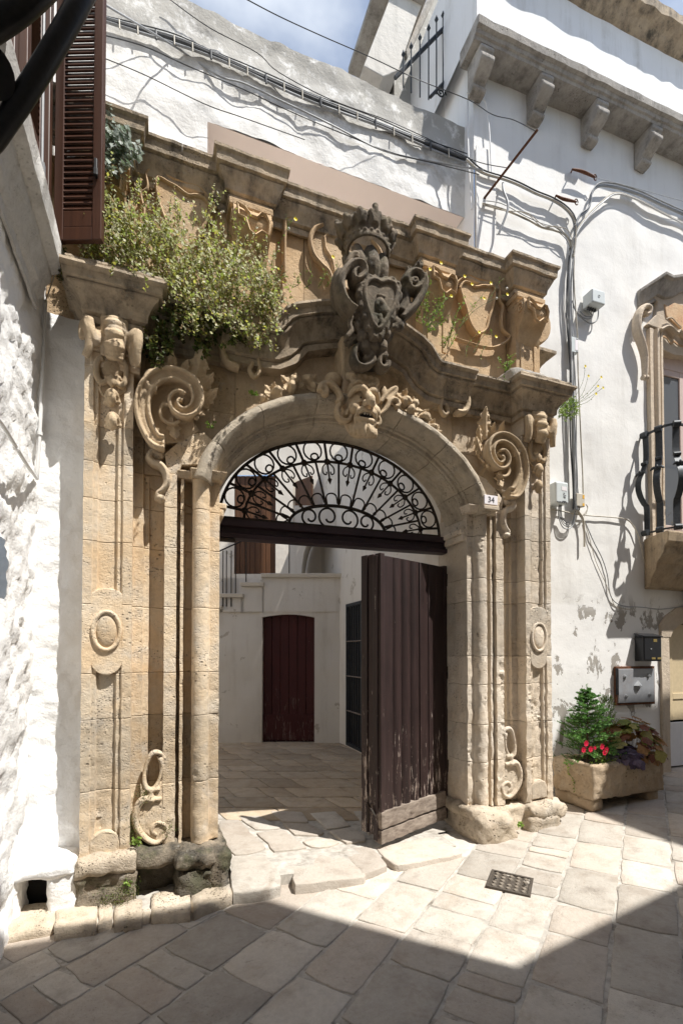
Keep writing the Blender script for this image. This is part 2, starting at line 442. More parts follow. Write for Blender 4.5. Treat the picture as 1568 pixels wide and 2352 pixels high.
def plain(name, col, rough=0.6, metal=0.0, vary=0.12, nscale=20, bump=0.1, spec=0.35, dirt=None):
    t = NT(name); P = t.pos(); n = t.noise(P, nscale, 5, 0.6)
    c = t.mix(t.ramp(n, 0.3, 0.75), tuple(x * (1 - vary) for x in col), tuple(x * (1 + vary) for x in col))
    if dirt: c = t.mix(t.ramp(t.noise(t.pos(loc=(3, 1, 4)), nscale * 0.4, 6, 0.7), 0.52, 0.68, 0, dirt[1]), c, dirt[0])
    return t.fin(c, rough, t.bump(n, bump, 0.004) if bump else None, metal, spec)

def leafmat(name, cols, trans=0.25, rough=0.5):
    t = NT(name); r = t.math('FRACT', t.math('ADD', t.geo.outputs['Random Per Island'], t.rand()))
    x = t.n('ShaderNodeValToRGB'); x.color_ramp.interpolation = 'CONSTANT'
    for i, c in enumerate(cols):
        e = x.color_ramp.elements[i] if i < 2 else x.color_ramp.elements.new(i / len(cols))
        e.position = i / len(cols); e.color = (*c, 1)
    t.l(r, x.inputs[0]); t.fin(x.outputs[0], rough, None, 0, 0.35)
    tr = t.n('ShaderNodeBsdfTranslucent'); t.l(x.outputs[0], tr.inputs[0]); ms = t.n('ShaderNodeMixShader'); ms.inputs[0].default_value = trans
    t.l(t.b.outputs[0], ms.inputs[1]); t.l(tr.outputs[0], ms.inputs[2]); t.l(ms.outputs[0], t.out.inputs[0])
    return t.m

M = {}
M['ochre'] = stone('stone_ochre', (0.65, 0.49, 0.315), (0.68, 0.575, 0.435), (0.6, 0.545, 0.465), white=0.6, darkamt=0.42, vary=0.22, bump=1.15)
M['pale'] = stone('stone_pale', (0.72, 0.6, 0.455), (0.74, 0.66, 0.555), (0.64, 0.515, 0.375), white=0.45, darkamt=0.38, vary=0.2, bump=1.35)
M['frieze'] = stone('stone_frieze', (0.56, 0.42, 0.27), (0.65, 0.54, 0.41), (0.46, 0.34, 0.215), white=0.55, darkamt=0.5)
M['attic'] = stone('stone_attic', (0.55, 0.375, 0.21), (0.6, 0.45, 0.29), (0.4, 0.285, 0.175), white=0.3, darkamt=0.55, vary=0.1)
M['cornice'] = stone('stone_cornice', (0.56, 0.455, 0.33), (0.48, 0.38, 0.27), (0.36, 0.305, 0.24), topdark=0.95, darkamt=0.8, white=0.4)
M['archivolt'] = stone('stone_archivolt', (0.58, 0.5, 0.39), (0.54, 0.455, 0.34), (0.5, 0.45, 0.375), topdark=0.45, darkamt=0.5, white=0.4)
M['carved'] = stone('stone_carved', (0.6, 0.475, 0.325), (0.55, 0.415, 0.265), (0.44, 0.335, 0.22), white=0.35, darkamt=0.5, pits=0.4)
M['arms'] = stone('stone_arms', (0.23, 0.185, 0.135), (0.15, 0.122, 0.09), (0.30, 0.235, 0.165), topdark=1.0, darkamt=0.95, white=0.12, pits=0.6, bump=1.3, green=0.25)
M['mossy'] = stone('stone_mossy', (0.36, 0.3, 0.225), (0.15, 0.125, 0.09), (0.09, 0.075, 0.055), topdark=0.85, darkamt=0.95, white=0.5, green=0.5, bump=1.8)
M['plinth'] = stone('stone_plinth', (0.58, 0.485, 0.37), (0.63, 0.54, 0.43), (0.42, 0.33, 0.225), white=0.5, darkamt=0.5, bump=1.7, green=0.12)
M['blackmoss'] = stone('stone_black_moss', (0.10, 0.085, 0.06), (0.05, 0.045, 0.035), (0.22, 0.19, 0.15), topdark=0.4, darkamt=0.9, white=0.3, green=0.35, bump=1.5)
M['slab'] = stone('paving_stone', (0.49, 0.445, 0.385), (0.54, 0.5, 0.44), (0.4, 0.345, 0.285), white=0.35, darkamt=0.35, pits=0.3, bump=0.9, vary=0.24, stains=1.0)
M['court_slab'] = stone('court_paving_stone', (0.47, 0.365, 0.255), (0.52, 0.43, 0.32), (0.4, 0.3, 0.2), white=0.25, darkamt=0.25, pits=0.5, bump=0.5, vary=0.2)
M['trough'] = stone('stone_trough', (0.55, 0.43, 0.3), (0.42, 0.315, 0.21), (0.62, 0.53, 0.41), white=0.3, darkamt=0.4, bump=1.8)
M['grey_stone'] = stone('stone_grey', (0.47, 0.44, 0.40), (0.42, 0.385, 0.34), (0.36, 0.33, 0.295), topdark=0.55, darkamt=0.55, white=0.5)
M['sill'] = stone('stone_sill_limewashed', (0.74, 0.72, 0.69), (0.7, 0.675, 0.63), (0.58, 0.545, 0.49), darkamt=0.5, white=0.6, pits=0.5)
M['balcony_stone'] = stone('stone_balcony', (.56, .44, .30), (.50, .38, .25), (.36, .27, .175), darkamt=0.9, topdark=0.5, white=0.2)
M['window_stone'] = stone('stone_window', (0.63, 0.53, 0.41), (0.58, 0.48, 0.37), (0.47, 0.395, 0.31), white=0.3, darkamt=0.4, pits=0.3)
M['orange_stone'] = stone('stone_orange', (0.58, 0.38, 0.22), (0.60, 0.43, 0.27), (0.50, 0.26, 0.14), white=0.1, darkamt=0.2, pits=0.2)
M['mortar'] = plain('mortar', (0.42, 0.39, 0.345), 0.95, nscale=14, vary=0.3, bump=0.6, dirt=((0.12, 0.10, 0.075), 0.75))
M['white_rough'] = plaster('plaster_white_rough', (0.85, 0.85, 0.845), dirt=0.05, bump=1.4)
M['white_smooth'] = plaster('plaster_white', (0.80, 0.79, 0.77), dirt=0.22, bump=0.5)
M['upper_wall'] = plaster('plaster_upper', (0.78, 0.775, 0.755), dirt=0.35, bump=1.2, top=(6.4, 7.5, 0.9))
M['right_wall'] = plaster('plaster_right', (0.78, 0.77, 0.745), dirt=0.5, bump=0.45, low=(2.22, (0.80, 0.79, 0.77)))
M['parapet'] = plaster('plaster_parapet', (0.82, 0.825, 0.83), dirt=0.75, dirtcol=(0.34, 0.31, 0.25), bump=0.3)
M['grey_plaster'] = plaster('plaster_grey', (0.62, 0.59, 0.54), dirt=0.8, dirtcol=(0.2, 0.19, 0.16), bump=1.2)
M['court_wall'] = plaster('plaster_court', (0.74, 0.69, 0.615), dirt=0.5, dirtcol=(0.3, 0.22, 0.12), bump=0.7, peel=0.7)
M['pink'] = plain('paint_pink_soffit', (0.86, 0.75, 0.685), 0.9, vary=0.03, nscale=3, bump=0.0)
M['opposite'] = plaster('plaster_opposite', (0.46, 0.42, 0.36), dirt=0.2)
M['iron'] = plain('iron_rusty_black', (0.035, 0.028, 0.022), 0.7, 0.3, vary=0.5, nscale=60, bump=0.4, dirt=((0.09, 0.045, 0.02), 0.6))
M['black_iron'] = plain('iron_black', (0.012, 0.012, 0.013), 0.45, 0.2, vary=0.3, nscale=60, bump=0.2)
M['grey_iron'] = plain('iron_blue_grey', (0.045, 0.05, 0.055), 0.5, 0.3, vary=0.3, nscale=40, bump=0.2)
M['rust'] = plain('rust', (0.14, 0.06, 0.032), 0.85, 0.2, vary=0.4, nscale=50, bump=0.4)
M['cable_dark'] = plain('cable_dark', (0.07, 0.072, 0.075), 0.5, vary=0.2)
M['cable_grey'] = plain('cable_grey', (0.30, 0.31, 0.32), 0.5, vary=0.15)
M['cable_beige'] = plain('cable_beige', (0.46, 0.42, 0.35), 0.6, vary=0.2)
M['pipe'] = plain('pvc_white', (0.70, 0.70, 0.69), 0.4, vary=0.05, bump=0)
M['box_grey'] = plain('plastic_light_grey', (0.58, 0.62, 0.62), 0.45, vary=0.04, bump=0.02)
M['box_beige'] = plain('plastic_beige', (0.55, 0.51, 0.43), 0.5, vary=0.08)
M['label_white'] = plain('label_white', (0.8, 0.76, 0.78), 0.5, vary=0.02, bump=0)
M['ink'] = plain('ink_dark', (0.08, 0.08, 0.09), 0.6, vary=0.05, bump=0)
M['yellow'] = plain('label_yellow', (0.75, 0.42, 0.05), 0.5, vary=0.05, bump=0)
M['glass'] = None
M['glass'] = (lambda t: t.fin((0.10, 0.11, 0.125), 0.06, None, 0.0, 0.9))(NT('window_glass'))
M['dark'] = plain('dark_void_shade', (0.012, 0.011, 0.01), 0.95, bump=0)  # near-black colour standing in for the shade inside openings and hollows
M['pink_wood'] = plain('paint_pinkish_wood', (0.55, 0.44, 0.39), 0.5, vary=0.06, bump=0.05)
M['cream_wood'] = plain('paint_cream_wood', (0.58, 0.47, 0.30), 0.5, vary=0.08, bump=0.05)
M['white_board'] = plain('paint_white_board', (0.80, 0.80, 0.82), 0.5, vary=0.03, bump=0.02)
M['steel_panel'] = plain('steel_grey_panel', (0.33, 0.34, 0.36), 0.5, 0.3, vary=0.1, nscale=12, bump=0.1, dirt=((0.2, 0.12, 0.07), 0.25))
M['black_metal'] = plain('metal_black_enamel', (0.02, 0.021, 0.024), 0.3, 0.2, vary=0.1, bump=0.02)
M['brass'] = plain('brass_dull', (0.42, 0.32, 0.12), 0.4, 0.7, vary=0.1)
M['cover'] = plain('cast_iron', (0.10, 0.085, 0.07), 0.6, 0.4, vary=0.3, nscale=40, bump=0.3)
M['cover_stud'] = plain('cast_iron_worn', (0.26, 0.225, 0.185), 0.5, 0.3, vary=0.3, nscale=40, bump=0.3)
M['red'] = plain('petal_red', (0.55, 0.012, 0.05), 0.5, vary=0.2, bump=0)
M['yellow_petal'] = plain('petal_yellow', (0.80, 0.62, 0.015), 0.5, vary=0.1, bump=0)
M['white_seed'] = plain('seed_head_white', (0.7, 0.68, 0.62), 0.7, vary=0.1, bump=0)
M['stem'] = plain('stem_green', (0.10, 0.12, 0.04), 0.7, vary=0.2, bump=0)
M['twig'] = plain('twig_brown', (0.13, 0.085, 0.05), 0.8, vary=0.2, bump=0)
M['soil'] = plain('soil', (0.05, 0.035, 0.025), 1.0, vary=0.4, nscale=60, bump=0.8)
M['leaf_shrub'] = leafmat('leaf_shrub', [(0.29, 0.33, 0.09), (0.38, 0.41, 0.15), (0.52, 0.53, 0.30), (0.44, 0.45, 0.25), (0.38, 0.28, 0.16), (0.64, 0.63, 0.46), (0.31, 0.39, 0.08), (0.50, 0.49, 0.10)], 0.5)
M['leaf_pale'] = leafmat('leaf_pale', [(0.50, 0.55, 0.50), (0.58, 0.62, 0.57), (0.36, 0.42, 0.35), (0.20, 0.26, 0.17)])
M['leaf_vine'] = leafmat('leaf_vine', [(0.05, 0.085, 0.015), (0.08, 0.12, 0.025), (0.12, 0.16, 0.04), (0.15, 0.15, 0.03), (0.06, 0.06, 0.02)])
M['leaf_weed'] = leafmat('leaf_weed', [(0.16, 0.29, 0.04), (0.24, 0.37, 0.06), (0.32, 0.40, 0.09), (0.18, 0.25, 0.05)], 0.35)
M['leaf_dry'] = leafmat('leaf_dry', [(0.22, 0.10, 0.05), (0.20, 0.19, 0.06), (0.12, 0.15, 0.03), (0.28, 0.18, 0.10)])
M['needle'] = leafmat('needle', [(0.08, 0.22, 0.04), (0.12, 0.28, 0.06), (0.18, 0.35, 0.08), (0.07, 0.18, 0.04)], 0.4)
M['needle_lime'] = leafmat('needle_lime', [(0.17, 0.28, 0.02), (0.22, 0.33, 0.03), (0.12, 0.21, 0.02)], 0.3)
M['leaf_purple'] = leafmat('leaf_purple', [(0.045, 0.028, 0.05), (0.075, 0.05, 0.085), (0.03, 0.018, 0.03), (0.11, 0.08, 0.12)], 0.1, 0.45)
M['leaf_rust'] = leafmat('leaf_rust', [(0.30, 0.15, 0.045), (0.26, 0.26, 0.06), (0.38, 0.34, 0.11), (0.20, 0.07, 0.035), (0.19, 0.23, 0.05), (0.42, 0.24, 0.11)], 0.4, 0.5)

def wood(name, col, dark, along='Z', rough=0.5, worn=0.0):
    t = NT(name); sc = {'Z': (26, 26, 1.6), 'X': (1.6, 26, 26), 'Y': (26, 1.6, 26)}[along]
    g = t.noise(t.pos(scale=sc), 1.0, 6, 0.65, 0.4); n = t.noise(t.pos(), 3.0, 5, 0.6)
    c = t.mix(t.ramp(g, 0.3, 0.72), dark, col); c = t.mix(t.ramp(n, 0.4, 0.7, 0, 0.35), c, tuple(x * 1.25 for x in col))
    h = g
    if worn:                                                       # flaked paint, more of it lower down
        z = t.sep(t.geo.outputs['Position'])[2]
        fl = t.math('ADD', t.noise(t.pos(scale=(46, 46, 5.5), loc=(1, 5, 0)), 1.0, 8, 0.75, 0.3), t.math('MULTIPLY', t.math('SUBTRACT', t.noise(t.pos(scale=(7, 7, 1.6)), 1.0, 4), 0.5), 0.30))
        thr = t.math('ADD', fl, t.ramp(z, 0.05, 1.5, 0.10, -0.03))
        f = t.ramp(thr, 0.645, 0.67, 0, worn)
        grey = t.mix(t.ramp(t.noise(t.pos(scale=(60, 60, 4)), 1.0, 5), 0.35, 0.65), (0.26, 0.19, 0.155), (0.50, 0.43, 0.38))
        c = t.mix(f, c, grey); h = t.math('SUBTRACT', g, t.math('MULTIPLY', f, 0.8))
    return t.fin(c, rough, t.bump(h, 0.35, 0.004), spec=0.35)
M['gate_wood'] = wood('wood_gate_dark_purple', (0.040, 0.0225, 0.021), (0.013, 0.0075, 0.007), worn=1.0)
M['gate_beam'] = wood('wood_gate_beam', (0.04, 0.025, 0.031), (0.02, 0.011, 0.014), 'X')
M['bare_wood'] = wood('wood_bare_weathered', (0.34, 0.285, 0.235), (0.09, 0.065, 0.05), 'X', 0.9)
M['shutter_wood'] = wood('wood_shutter_brown', (0.075, 0.030, 0.016), (0.045, 0.018, 0.010), rough=0.45)
M['court_door'] = wood('wood_court_door_maroon', (0.07, 0.012, 0.012), (0.045, 0.008, 0.008), worn=0.35)
M['court_shutter'] = wood('wood_court_shutter', (0.13, 0.058, 0.024), (0.075, 0.032, 0.014))
# ================================================================ the setting
def gz(x):                               # the street climbs gently to the right
    return -0.07 if x < 1 else (-0.07 + 0.07 * (x - 1) / 1.6 if x < 2.6 else min(0.05 * (x - 2.6), 0.3))
mb = MB()
xs = [-40, -12, -4, -2] + [-1.5 + 0.3 * i for i in range(40)] + [12, 20, 50]; ys = [-50, -20, -8, -4, -2, -1, 0, 1, 3, 8, 20, 60]
mb.grid([[Vector((x, y, gz(x) - 0.007)) for y in ys] for x in xs])
street = tag(mb.build('street_pavement', M['mortar'], smooth=0), kind='structure')

def slab(poly, zf, name, mat, parent, th=0.05, rad=0.006, jit=0.008, rough=0.0025, tilt=0.008):
    """one paving stone: uneven outline, rounded arrises, slightly dished top"""
    c = sum((Vector((p[0], p[1])) for p in poly), Vector((0, 0))) / len(poly); b = []
    for i in range(len(poly)):
        p, q = Vector(poly[i][:2]), Vector(poly[(i + 1) % len(poly)][:2]); n = max(2, int((q - p).length / 0.09))
        for k in range(n):
            r = p.lerp(q, k / n)
            if k == 0: r = r + (c - r).normalized() * 0.012
            r = r + Vector(noise.noise_vector(Vector((r.x * 9, r.y * 9, 3)))[:2]) * jit * 1.6 + Vector(noise.noise_vector(Vector((r.x * 30, r.y * 30, 7)))[:2]) * jit * 0.6
            b.append(r)
    tz = random.uniform(-0.003, 0.003); tx, ty = random.uniform(-tilt, tilt), random.uniform(-tilt, tilt)
    def zz(p): return zf(p.x) + tz + (p.x - c.x) * tx + (p.y - c.y) * ty
    rings = [(0.0, -th), (0.0, -rad), (rad * 0.3, -rad * 0.3), (rad, 0.0)]
    vs = []; n = len(b)
    for ins, dz in rings:
        for p in b:
            d = (c - p); q = p + d.normalized() * ins; vs.append((q.x, q.y, zz(q) + dz))
    for f in (0.45,):
        for p in b:
            q = p.lerp(c, f); vs.append((q.x, q.y, zz(q) + noise.noise(Vector((q.x * 7, q.y * 7, 1))) * rough))
    vs.append((c.x, c.y, zz(c))); fs = []
    for r in range(4):
        for i in range(n): fs.append((r * n + i, r * n + (i + 1) % n, (r + 1) * n + (i + 1) % n, (r + 1) * n + i))
    for i in range(n): fs.append((4 * n + i, 4 * n + (i + 1) % n, 5 * n))
    m = MB(); m.add(vs, fs); return m.build(name, mat, parent, smooth=50)

# street slabs, in courses running obliquely up the street
a37 = radians(37); e1, e2 = Vector((cos(a37), sin(a37))), Vector((-sin(a37), cos(a37)))
rnd = random.Random(11); v = -7.0; nsl = 0
def inframe(p, m=140):
    q = p - CAM; zc = q.dot(_fw)
    if zc < 0.3: return False
    X = PX0 + FPX * q.dot(_rt) / zc; Y = PY0 - FPX * q.dot(_up) / zc
    return -m < X < 1568 + m and 1650 < Y < 2352 + m * 2
while v < 3.2:
    wv = rnd.uniform(0.26, 0.43); u = -5.0 + rnd.uniform(0, 0.4)
    while u < 8:
        lu = rnd.uniform(0.27, 0.64)
        c = e1 * (u + lu / 2) + e2 * (v + wv / 2)
        if inframe(Vector((c.x, c.y, 0))) and c.x > -0.95 and c.y < 0.72 and not (-0.9 < c.x < 2.5 and c.y > 0.12) and not (2.4 < c.x < 3.7 and c.y > 0.25):
            g = 0.004 + rnd.random() * 0.007; sk = rnd.uniform(-.03, .03)
            pts = [e1 * (u + g) + e2 * (v + g), e1 * (u + lu - g + sk) + e2 * (v + g), e1 * (u + lu - g) + e2 * (v + wv - g), e1 * (u + g + sk * .5) + e2 * (v + wv - g)]
            if rnd.random() < 0.18:      # some are split in two
                k = rnd.uniform(.35, .65); m1, m2 = pts[0].lerp(pts[1], k), pts[3].lerp(pts[2], k + rnd.uniform(-.1, .1)); h = e1 * 0.006
                for pp in ([pts[0], m1 - h, m2 - h, pts[3]], [m1 + h, pts[1], pts[2], m2 + h]): slab(pp, gz, 'paving_slab', M['slab'], street); nsl += 1
            else:
                slab(pts, gz, 'paving_slab', M['slab'], street); nsl += 1
        u += lu
    v += wv

# courtyard floor behind the gate
CZ = 0.02
mb = MB(); mb.grid([[Vector((x, y, CZ - 0.014)) for y in (0.22, 2, 4, 7.5)] for x in (-2.7, 0, 1.5, 3.2)])
court = tag(mb.build('courtyard_floor', M['mortar'], smooth=0), kind='structure')
R2, F2 = Vector((_rt.x, _rt.y)), Vector((sin(YAW), cos(YAW)))
d = 4.72; rnd = random.Random(5)
while d < 8.8:
    wd = rnd.uniform(0.27, 0.42); u = -2.9 + rnd.uniform(0, .5)
    while u < 1.2:
        lu = rnd.uniform(0.32, 0.75); g = 0.006
        def W(uu, dd): return Vector((CAM.x, CAM.y)) + R2 * uu + F2 * dd
        sk = -0.55 * wd                  # cross joints lean towards the gate
        pts = [W(u + g, d + g), W(u + lu - g, d + g), W(u + lu - g + sk, d + wd - g), W(u + g + sk, d + wd - g)]
        c = sum(pts, Vector((0, 0))) / 4
        if 0.3 < c.x < 3.15 and c.y > 0.5: slab(pts, lambda x: CZ, 'paving_slab', M['court_slab'], court, jit=0.004)
        u += lu
    d += wd
# the large worn flags of the threshold, traced one by one
flags = [('J', [(85, 1600), (85, 1500), (205, 1490), (372, 1665), (325, 1692), (190, 1712)]), ('J', [(318, 1572), (478, 1550), (628, 1665), (430, 1690), (378, 1640)]),
         ('J', [(205, 1478), (330, 1466), (470, 1545), (310, 1556)]), ('J', [(470, 1515), (640, 1520), (738, 1575), (700, 1592), (545, 1587)]),
         ('J', [(588, 1625), (650, 1605), (780, 1610), (828, 1635), (760, 1660), (650, 1665)]), ('J', [(640, 1452), (800, 1440), (890, 1532), (745, 1552)]),
         ('J', [(760, 1565), (900, 1545), (985, 1590), (985, 1625), (860, 1640)]), ('J', [(905, 1440), (1040, 1440), (1090, 1560), (1000, 1580)]),
         ('J', [(400, 1440), (600, 1445), (640, 1510), (470, 1508)])]
for k, pl in flags:
    slab([G(*ZP(k, *p), CZ) for p in pl], lambda x: CZ + 0.002, 'threshold_flag', M['slab'], court, th=0.06, rad=0.006, tilt=.003)
fz = lambda x: CZ - 0.016 + max(0, x - 1.4) * 0.02
mb = MB(); e_ = [G(*ZP('N', *p), -.03) for p in ((1075, 345), (1290, 315), (1540, 285))] + [G(*ZP('O', *p), -.03) for p in ((250, 305), (400, 280), (640, 245))]
for p, q in zip(e_, e_[1:]):
    mb.add([(p.x, p.y - .004, CZ - .020), (q.x, q.y - .004, CZ - .020), (q.x, .26, CZ - .0145), (p.x, .26, CZ - .0145), (p.x, p.y - .012, -.12), (q.x, q.y - .012, -.12)], [(0, 1, 2, 3), (4, 5, 1, 0)])
tag(mb.build('threshold_mortar', M['mortar'], smooth=0), kind='structure')
for k, pl in (('N', [(1062, 212), (1205, 200), (1285, 268), (1292, 345), (1180, 372), (1062, 380)]), ('N', [(1238, 195), (1540, 176), (1680, 280), (1675, 300), (1520, 318), (1350, 338), (1340, 275)]),
              ('O', [(165, 240), (290, 230), (362, 300), (355, 316), (252, 346), (244, 325)]), ('O', [(310, 240), (520, 200), (600, 224), (672, 262), (655, 274), (400, 314), (370, 300)])):
    slab([G(*ZP(k, *p), CZ - 0.01) for p in pl], fz, 'threshold_flag', M['slab'], court, th=0.12, rad=0.010, jit=0.006, rough=0.006, tilt=.002)

# ================================================================ houses across the street (they shade the foreground)
def opposite(name, label, x0, x1, y0, y1, h, dy=0.0):
    t = thing(name, label, 'house', ((x0 + x1) / 2, (y0 + y1) / 2, 0))
    mb = MB(); mb.hull8([(x0, y1, -0.3), (x1, y1 + dy, -0.3), (x1, y0, -0.3), (x0, y0, -0.3)], [(x0, y1, h), (x1, y1 + dy, h), (x1, y0, h), (x0, y0, h)]); mb.build('wall', M['opposite'], t, smooth=0)
    mb = MB(); mb.hull8([(x0 + .06, y1 - .06, h + .002), (x1 - .06, y1 + dy - .06, h + .002), (x1 - .06, y0 + .06, h + .002), (x0 + .06, y0 + .06, h + .002)],
                        [(x0 + .06, y1 - .06, h + .1), (x1 - .06, y1 + dy - .06, h + .1), (x1 - .06, y0 + .06, h + .1), (x0 + .06, y0 + .06, h + .1)]); mb.build('roof', M['grey_plaster'], t, smooth=0)
    return t
HA, HB, HC = 5.235 * SUN_TAN, 3.61 * SUN_TAN, 4.45 * SUN_TAN
t = opposite('town_house', 'tall plain plastered house across the lane from the portal', -8, 4.18, -11, -4.2, HA)
for i, xx in enumerate((-2.2, 2.4)):
    mb = MB(); mb.box(xx - .5, xx + .5, -4.19, -4.14, 0.0, 2.3); mb.build('door', M['shutter_wood'], t, smooth=0)
    mb = MB(); mb.box(xx - .45, xx + .45, -4.19, -4.15, 4.4, 6.2); mb.build('window', M['shutter_wood'], t, smooth=0)
opposite('low_house', 'lower plastered house beside the tall one across the lane', 4.20, 6.88, -11, -4.2, HB, dy=0.40)
opposite('corner_house', 'plastered corner house standing forward into the lane', 6.9, 12, -11, -2.3, HC)

# ================================================================ house on the left
lh = thing('left_house', 'whitewashed rough-plastered house wall at the left edge with brown louvred shutters', 'house', (-0.8, -0.4, 0))
LX = -0.80
mb = MB()
def lwall(u, v):                          # leans in a little towards the top and bulges
    return Vector((LX - 0.05 + 0.025 * v / 2.0 if v < 4 else LX, u, v))
wall_grid(mb, -1.3, 0.26, -0.1, 4.2, 0.03, lwall, holes=[(-0.62, -0.44, 1.95, 2.28)], amp=0.032, sc=3.4, nrm=Vector((1, 0, 0)), fine=0.018)
mb.build('plaster_wall', M['white_rough'], lh, smooth=180)
mb = MB(); mb.box(-1.0, -0.9, -0.70, -0.36, 1.85, 2.4); mb.build('niche', M['white_smooth'], lh, smooth=0)
mb = MB(); wall_grid(mb, -1.3, 0.9, 4.2, 9.0, 0.15, lwall, holes=[(-0.74, -0.22, 4.36, 6.4)], amp=0.01, sc=2, nrm=Vector((1, 0, 0))); mb.build('upper_wall', M['white_smooth'], lh, smooth=180)
mb = MB(); mb.box(-3.0, LX - 0.12, -4.15, -1.3, -0.3, 9.0); mb.box(-3.0, LX - 0.16, -1.3, 0.9, 4.2, 9.0) if False else None; mb.box(LX - .3, LX - 0.0, -4.15, -1.301, -0.3, 9.0); mb.build('side_wall', M['white_smooth'], lh, smooth=0)
# stone sill course under the window, running along the wall
prof = [(0, 3.86), (0.015, 3.86), (0.02, 3.92), (0.05, 3.95), (0.055, 4.01), (0.09, 4.05), (0.095, 4.10), (0.155, 4.13), (0.165, 4.25), (0.15, 4.27), (-0.1, 4.28)]
mb = MB(); rows = []
for i in range(28):
    y = -1.3 + (1.22) * i / 27
    rows.append([Vector((LX + 0.02 + o, y, z)) + noise.noise_vector(Vector((o * 5, y * 9, z * 9))) * 0.006 for o, z in prof])
mb.grid(rows); n = len(prof); mb.f.append(tuple(range(27 * n, 28 * n)))
mb.build('window_sill', M['sill'], lh, smooth=40)
# window frame and shutter leaves
mb = MB(); mb.box(-1.05, -0.95, -0.76, -0.20, 4.3, 6.5); mb.build('window_opening_shade', M['dark'], lh, smooth=0)  # dark sheet painted as the shade inside the window
mb = MB(); mb.box(-0.86, -0.68, -0.22, -0.135, 4.30, 6.4); mb.box(-0.86, -0.72, -0.80, -0.73, 4.30, 6.4); mb.build('window_frame', M['shutter_wood'], lh, smooth=0, bevel=0.006)
def shutter(hinge, free, z0, z1, parent, n, lab=None, th=0.042):
    hinge, free = Vector((*hinge, 0)), Vector((*free, 0)); e = (free - hinge); w = e.length; e.normalize(); nn = Vector((e.y, -e.x, 0))
    def xf(p): return hinge + e * p.x + nn * p.y + Vector((0, 0, p.z))
    mb = MB(xf); st = 0.058
    mb.box(0, st, -th / 2, th / 2, z0, z1); mb.box(w - st, w, -th / 2, th / 2, z0, z1)
    mb.box(st, w - st, -th / 2 + .003, th / 2 - .003, z0, z0 + .085); mb.box(st, w - st, -th / 2 + .005, th / 2 - .005, z0 + .087, z0 + .19); mb.box(st, w - st, -th / 2 + .003, th / 2 - .003, z1 - .085, z1)
    f = mb.build('shutter', M['shutter_wood'], parent, smooth=0, bevel=0.004)
    if lab: f['label'] = lab
    zz = z0 + .20; dz = (z1 - z0 - .30) / n
    for i in range(n):
        m = MB(xf); z = zz + i * dz
        m.hull8([(st - .004, th / 2 - .004, z), (w - st + .004, th / 2 - .004, z), (w - st + .004, th / 2 - .014, z - .004), (st - .004, th / 2 - .014, z - .004)],
                [(st - .004, -th / 2 + .016, z + dz * 1.22), (w - st + .004, -th / 2 + .016, z + dz * 1.22), (w - st + .004, -th / 2 + .004, z + dz * 1.2), (st - .004, -th / 2 + .004, z + dz * 1.2)])
        m.build('slat', M['shutter_wood'], f, smooth=0)
    return f
sh = shutter((-0.655, -0.150), (-0.372, -0.262), 4.27, 6.3, lh, 44, 'open louvred leaf standing out into the lane')
mb = MB(); a = Vector((-0.405, -0.272, 4.72)); mb.box(-.425, -.405, -.285, -.265, 4.68, 4.78); mb.box(-.425, -.400, -.305, -.275, 4.655, 4.70); mb.build('latch', M['black_iron'], sh, smooth=0, bevel=0.004)
shutter((-0.700, -0.74), (-0.685, -0.45), 4.36, 6.3, lh, 44, 'louvred leaf folded along the wall')
mb = MB(); mb.tube([(-0.66, -0.50, 4.42), (-0.66, -0.50, 6.2)], 0.008); mb.box(-.675, -.645, -.515, -.485, 4.38, 4.44); mb.build('shutter_bolt', M['cable_grey'], lh, smooth=40)
# pipes in the corner
for (nm, pts, r, lab) in (('drain_pipe', [F(104, 690, .13), F(100, 800, .13), F(93, 960, .13), F(86, 1082, .13), F(84, 1100, .15)], 0.012, 'white plastic pipe standing in the corner beside the stone portal'),
                          ('conduit_pipe', [L(-60, 900, -.72), L(0, 968, -.735), L(30, 1015, -.74), L(60, 1065, -.745), F(84, 1098, .10)], 0.011, 'white plastic pipe slanting across the rough left wall')):
    mb = MB(); mb.tube(catmull(pts, 4), r, 10); o = mb.build(nm, M['pipe'], smooth=60); tag(o, lab, 'pipe')
    m2 = MB(); p = catmull(pts, 4)[9]; m2.tube([p - Vector((0, 0, .012)), p + Vector((0, 0, .012))], r * 1.5, 10); m2.build('clamp', M['pipe'], o, smooth=60)
mb = MB(); mb.tube(catmull([F(103, 695, .12), F(112, 670, .1), F(122, 640, .08), F(132, 612, .02)], 4), 0.004, 6); tag(mb.build('cable', M['cable_beige'], smooth=60), 'thin cable rising from the corner pipe to the cornice end', 'cable')

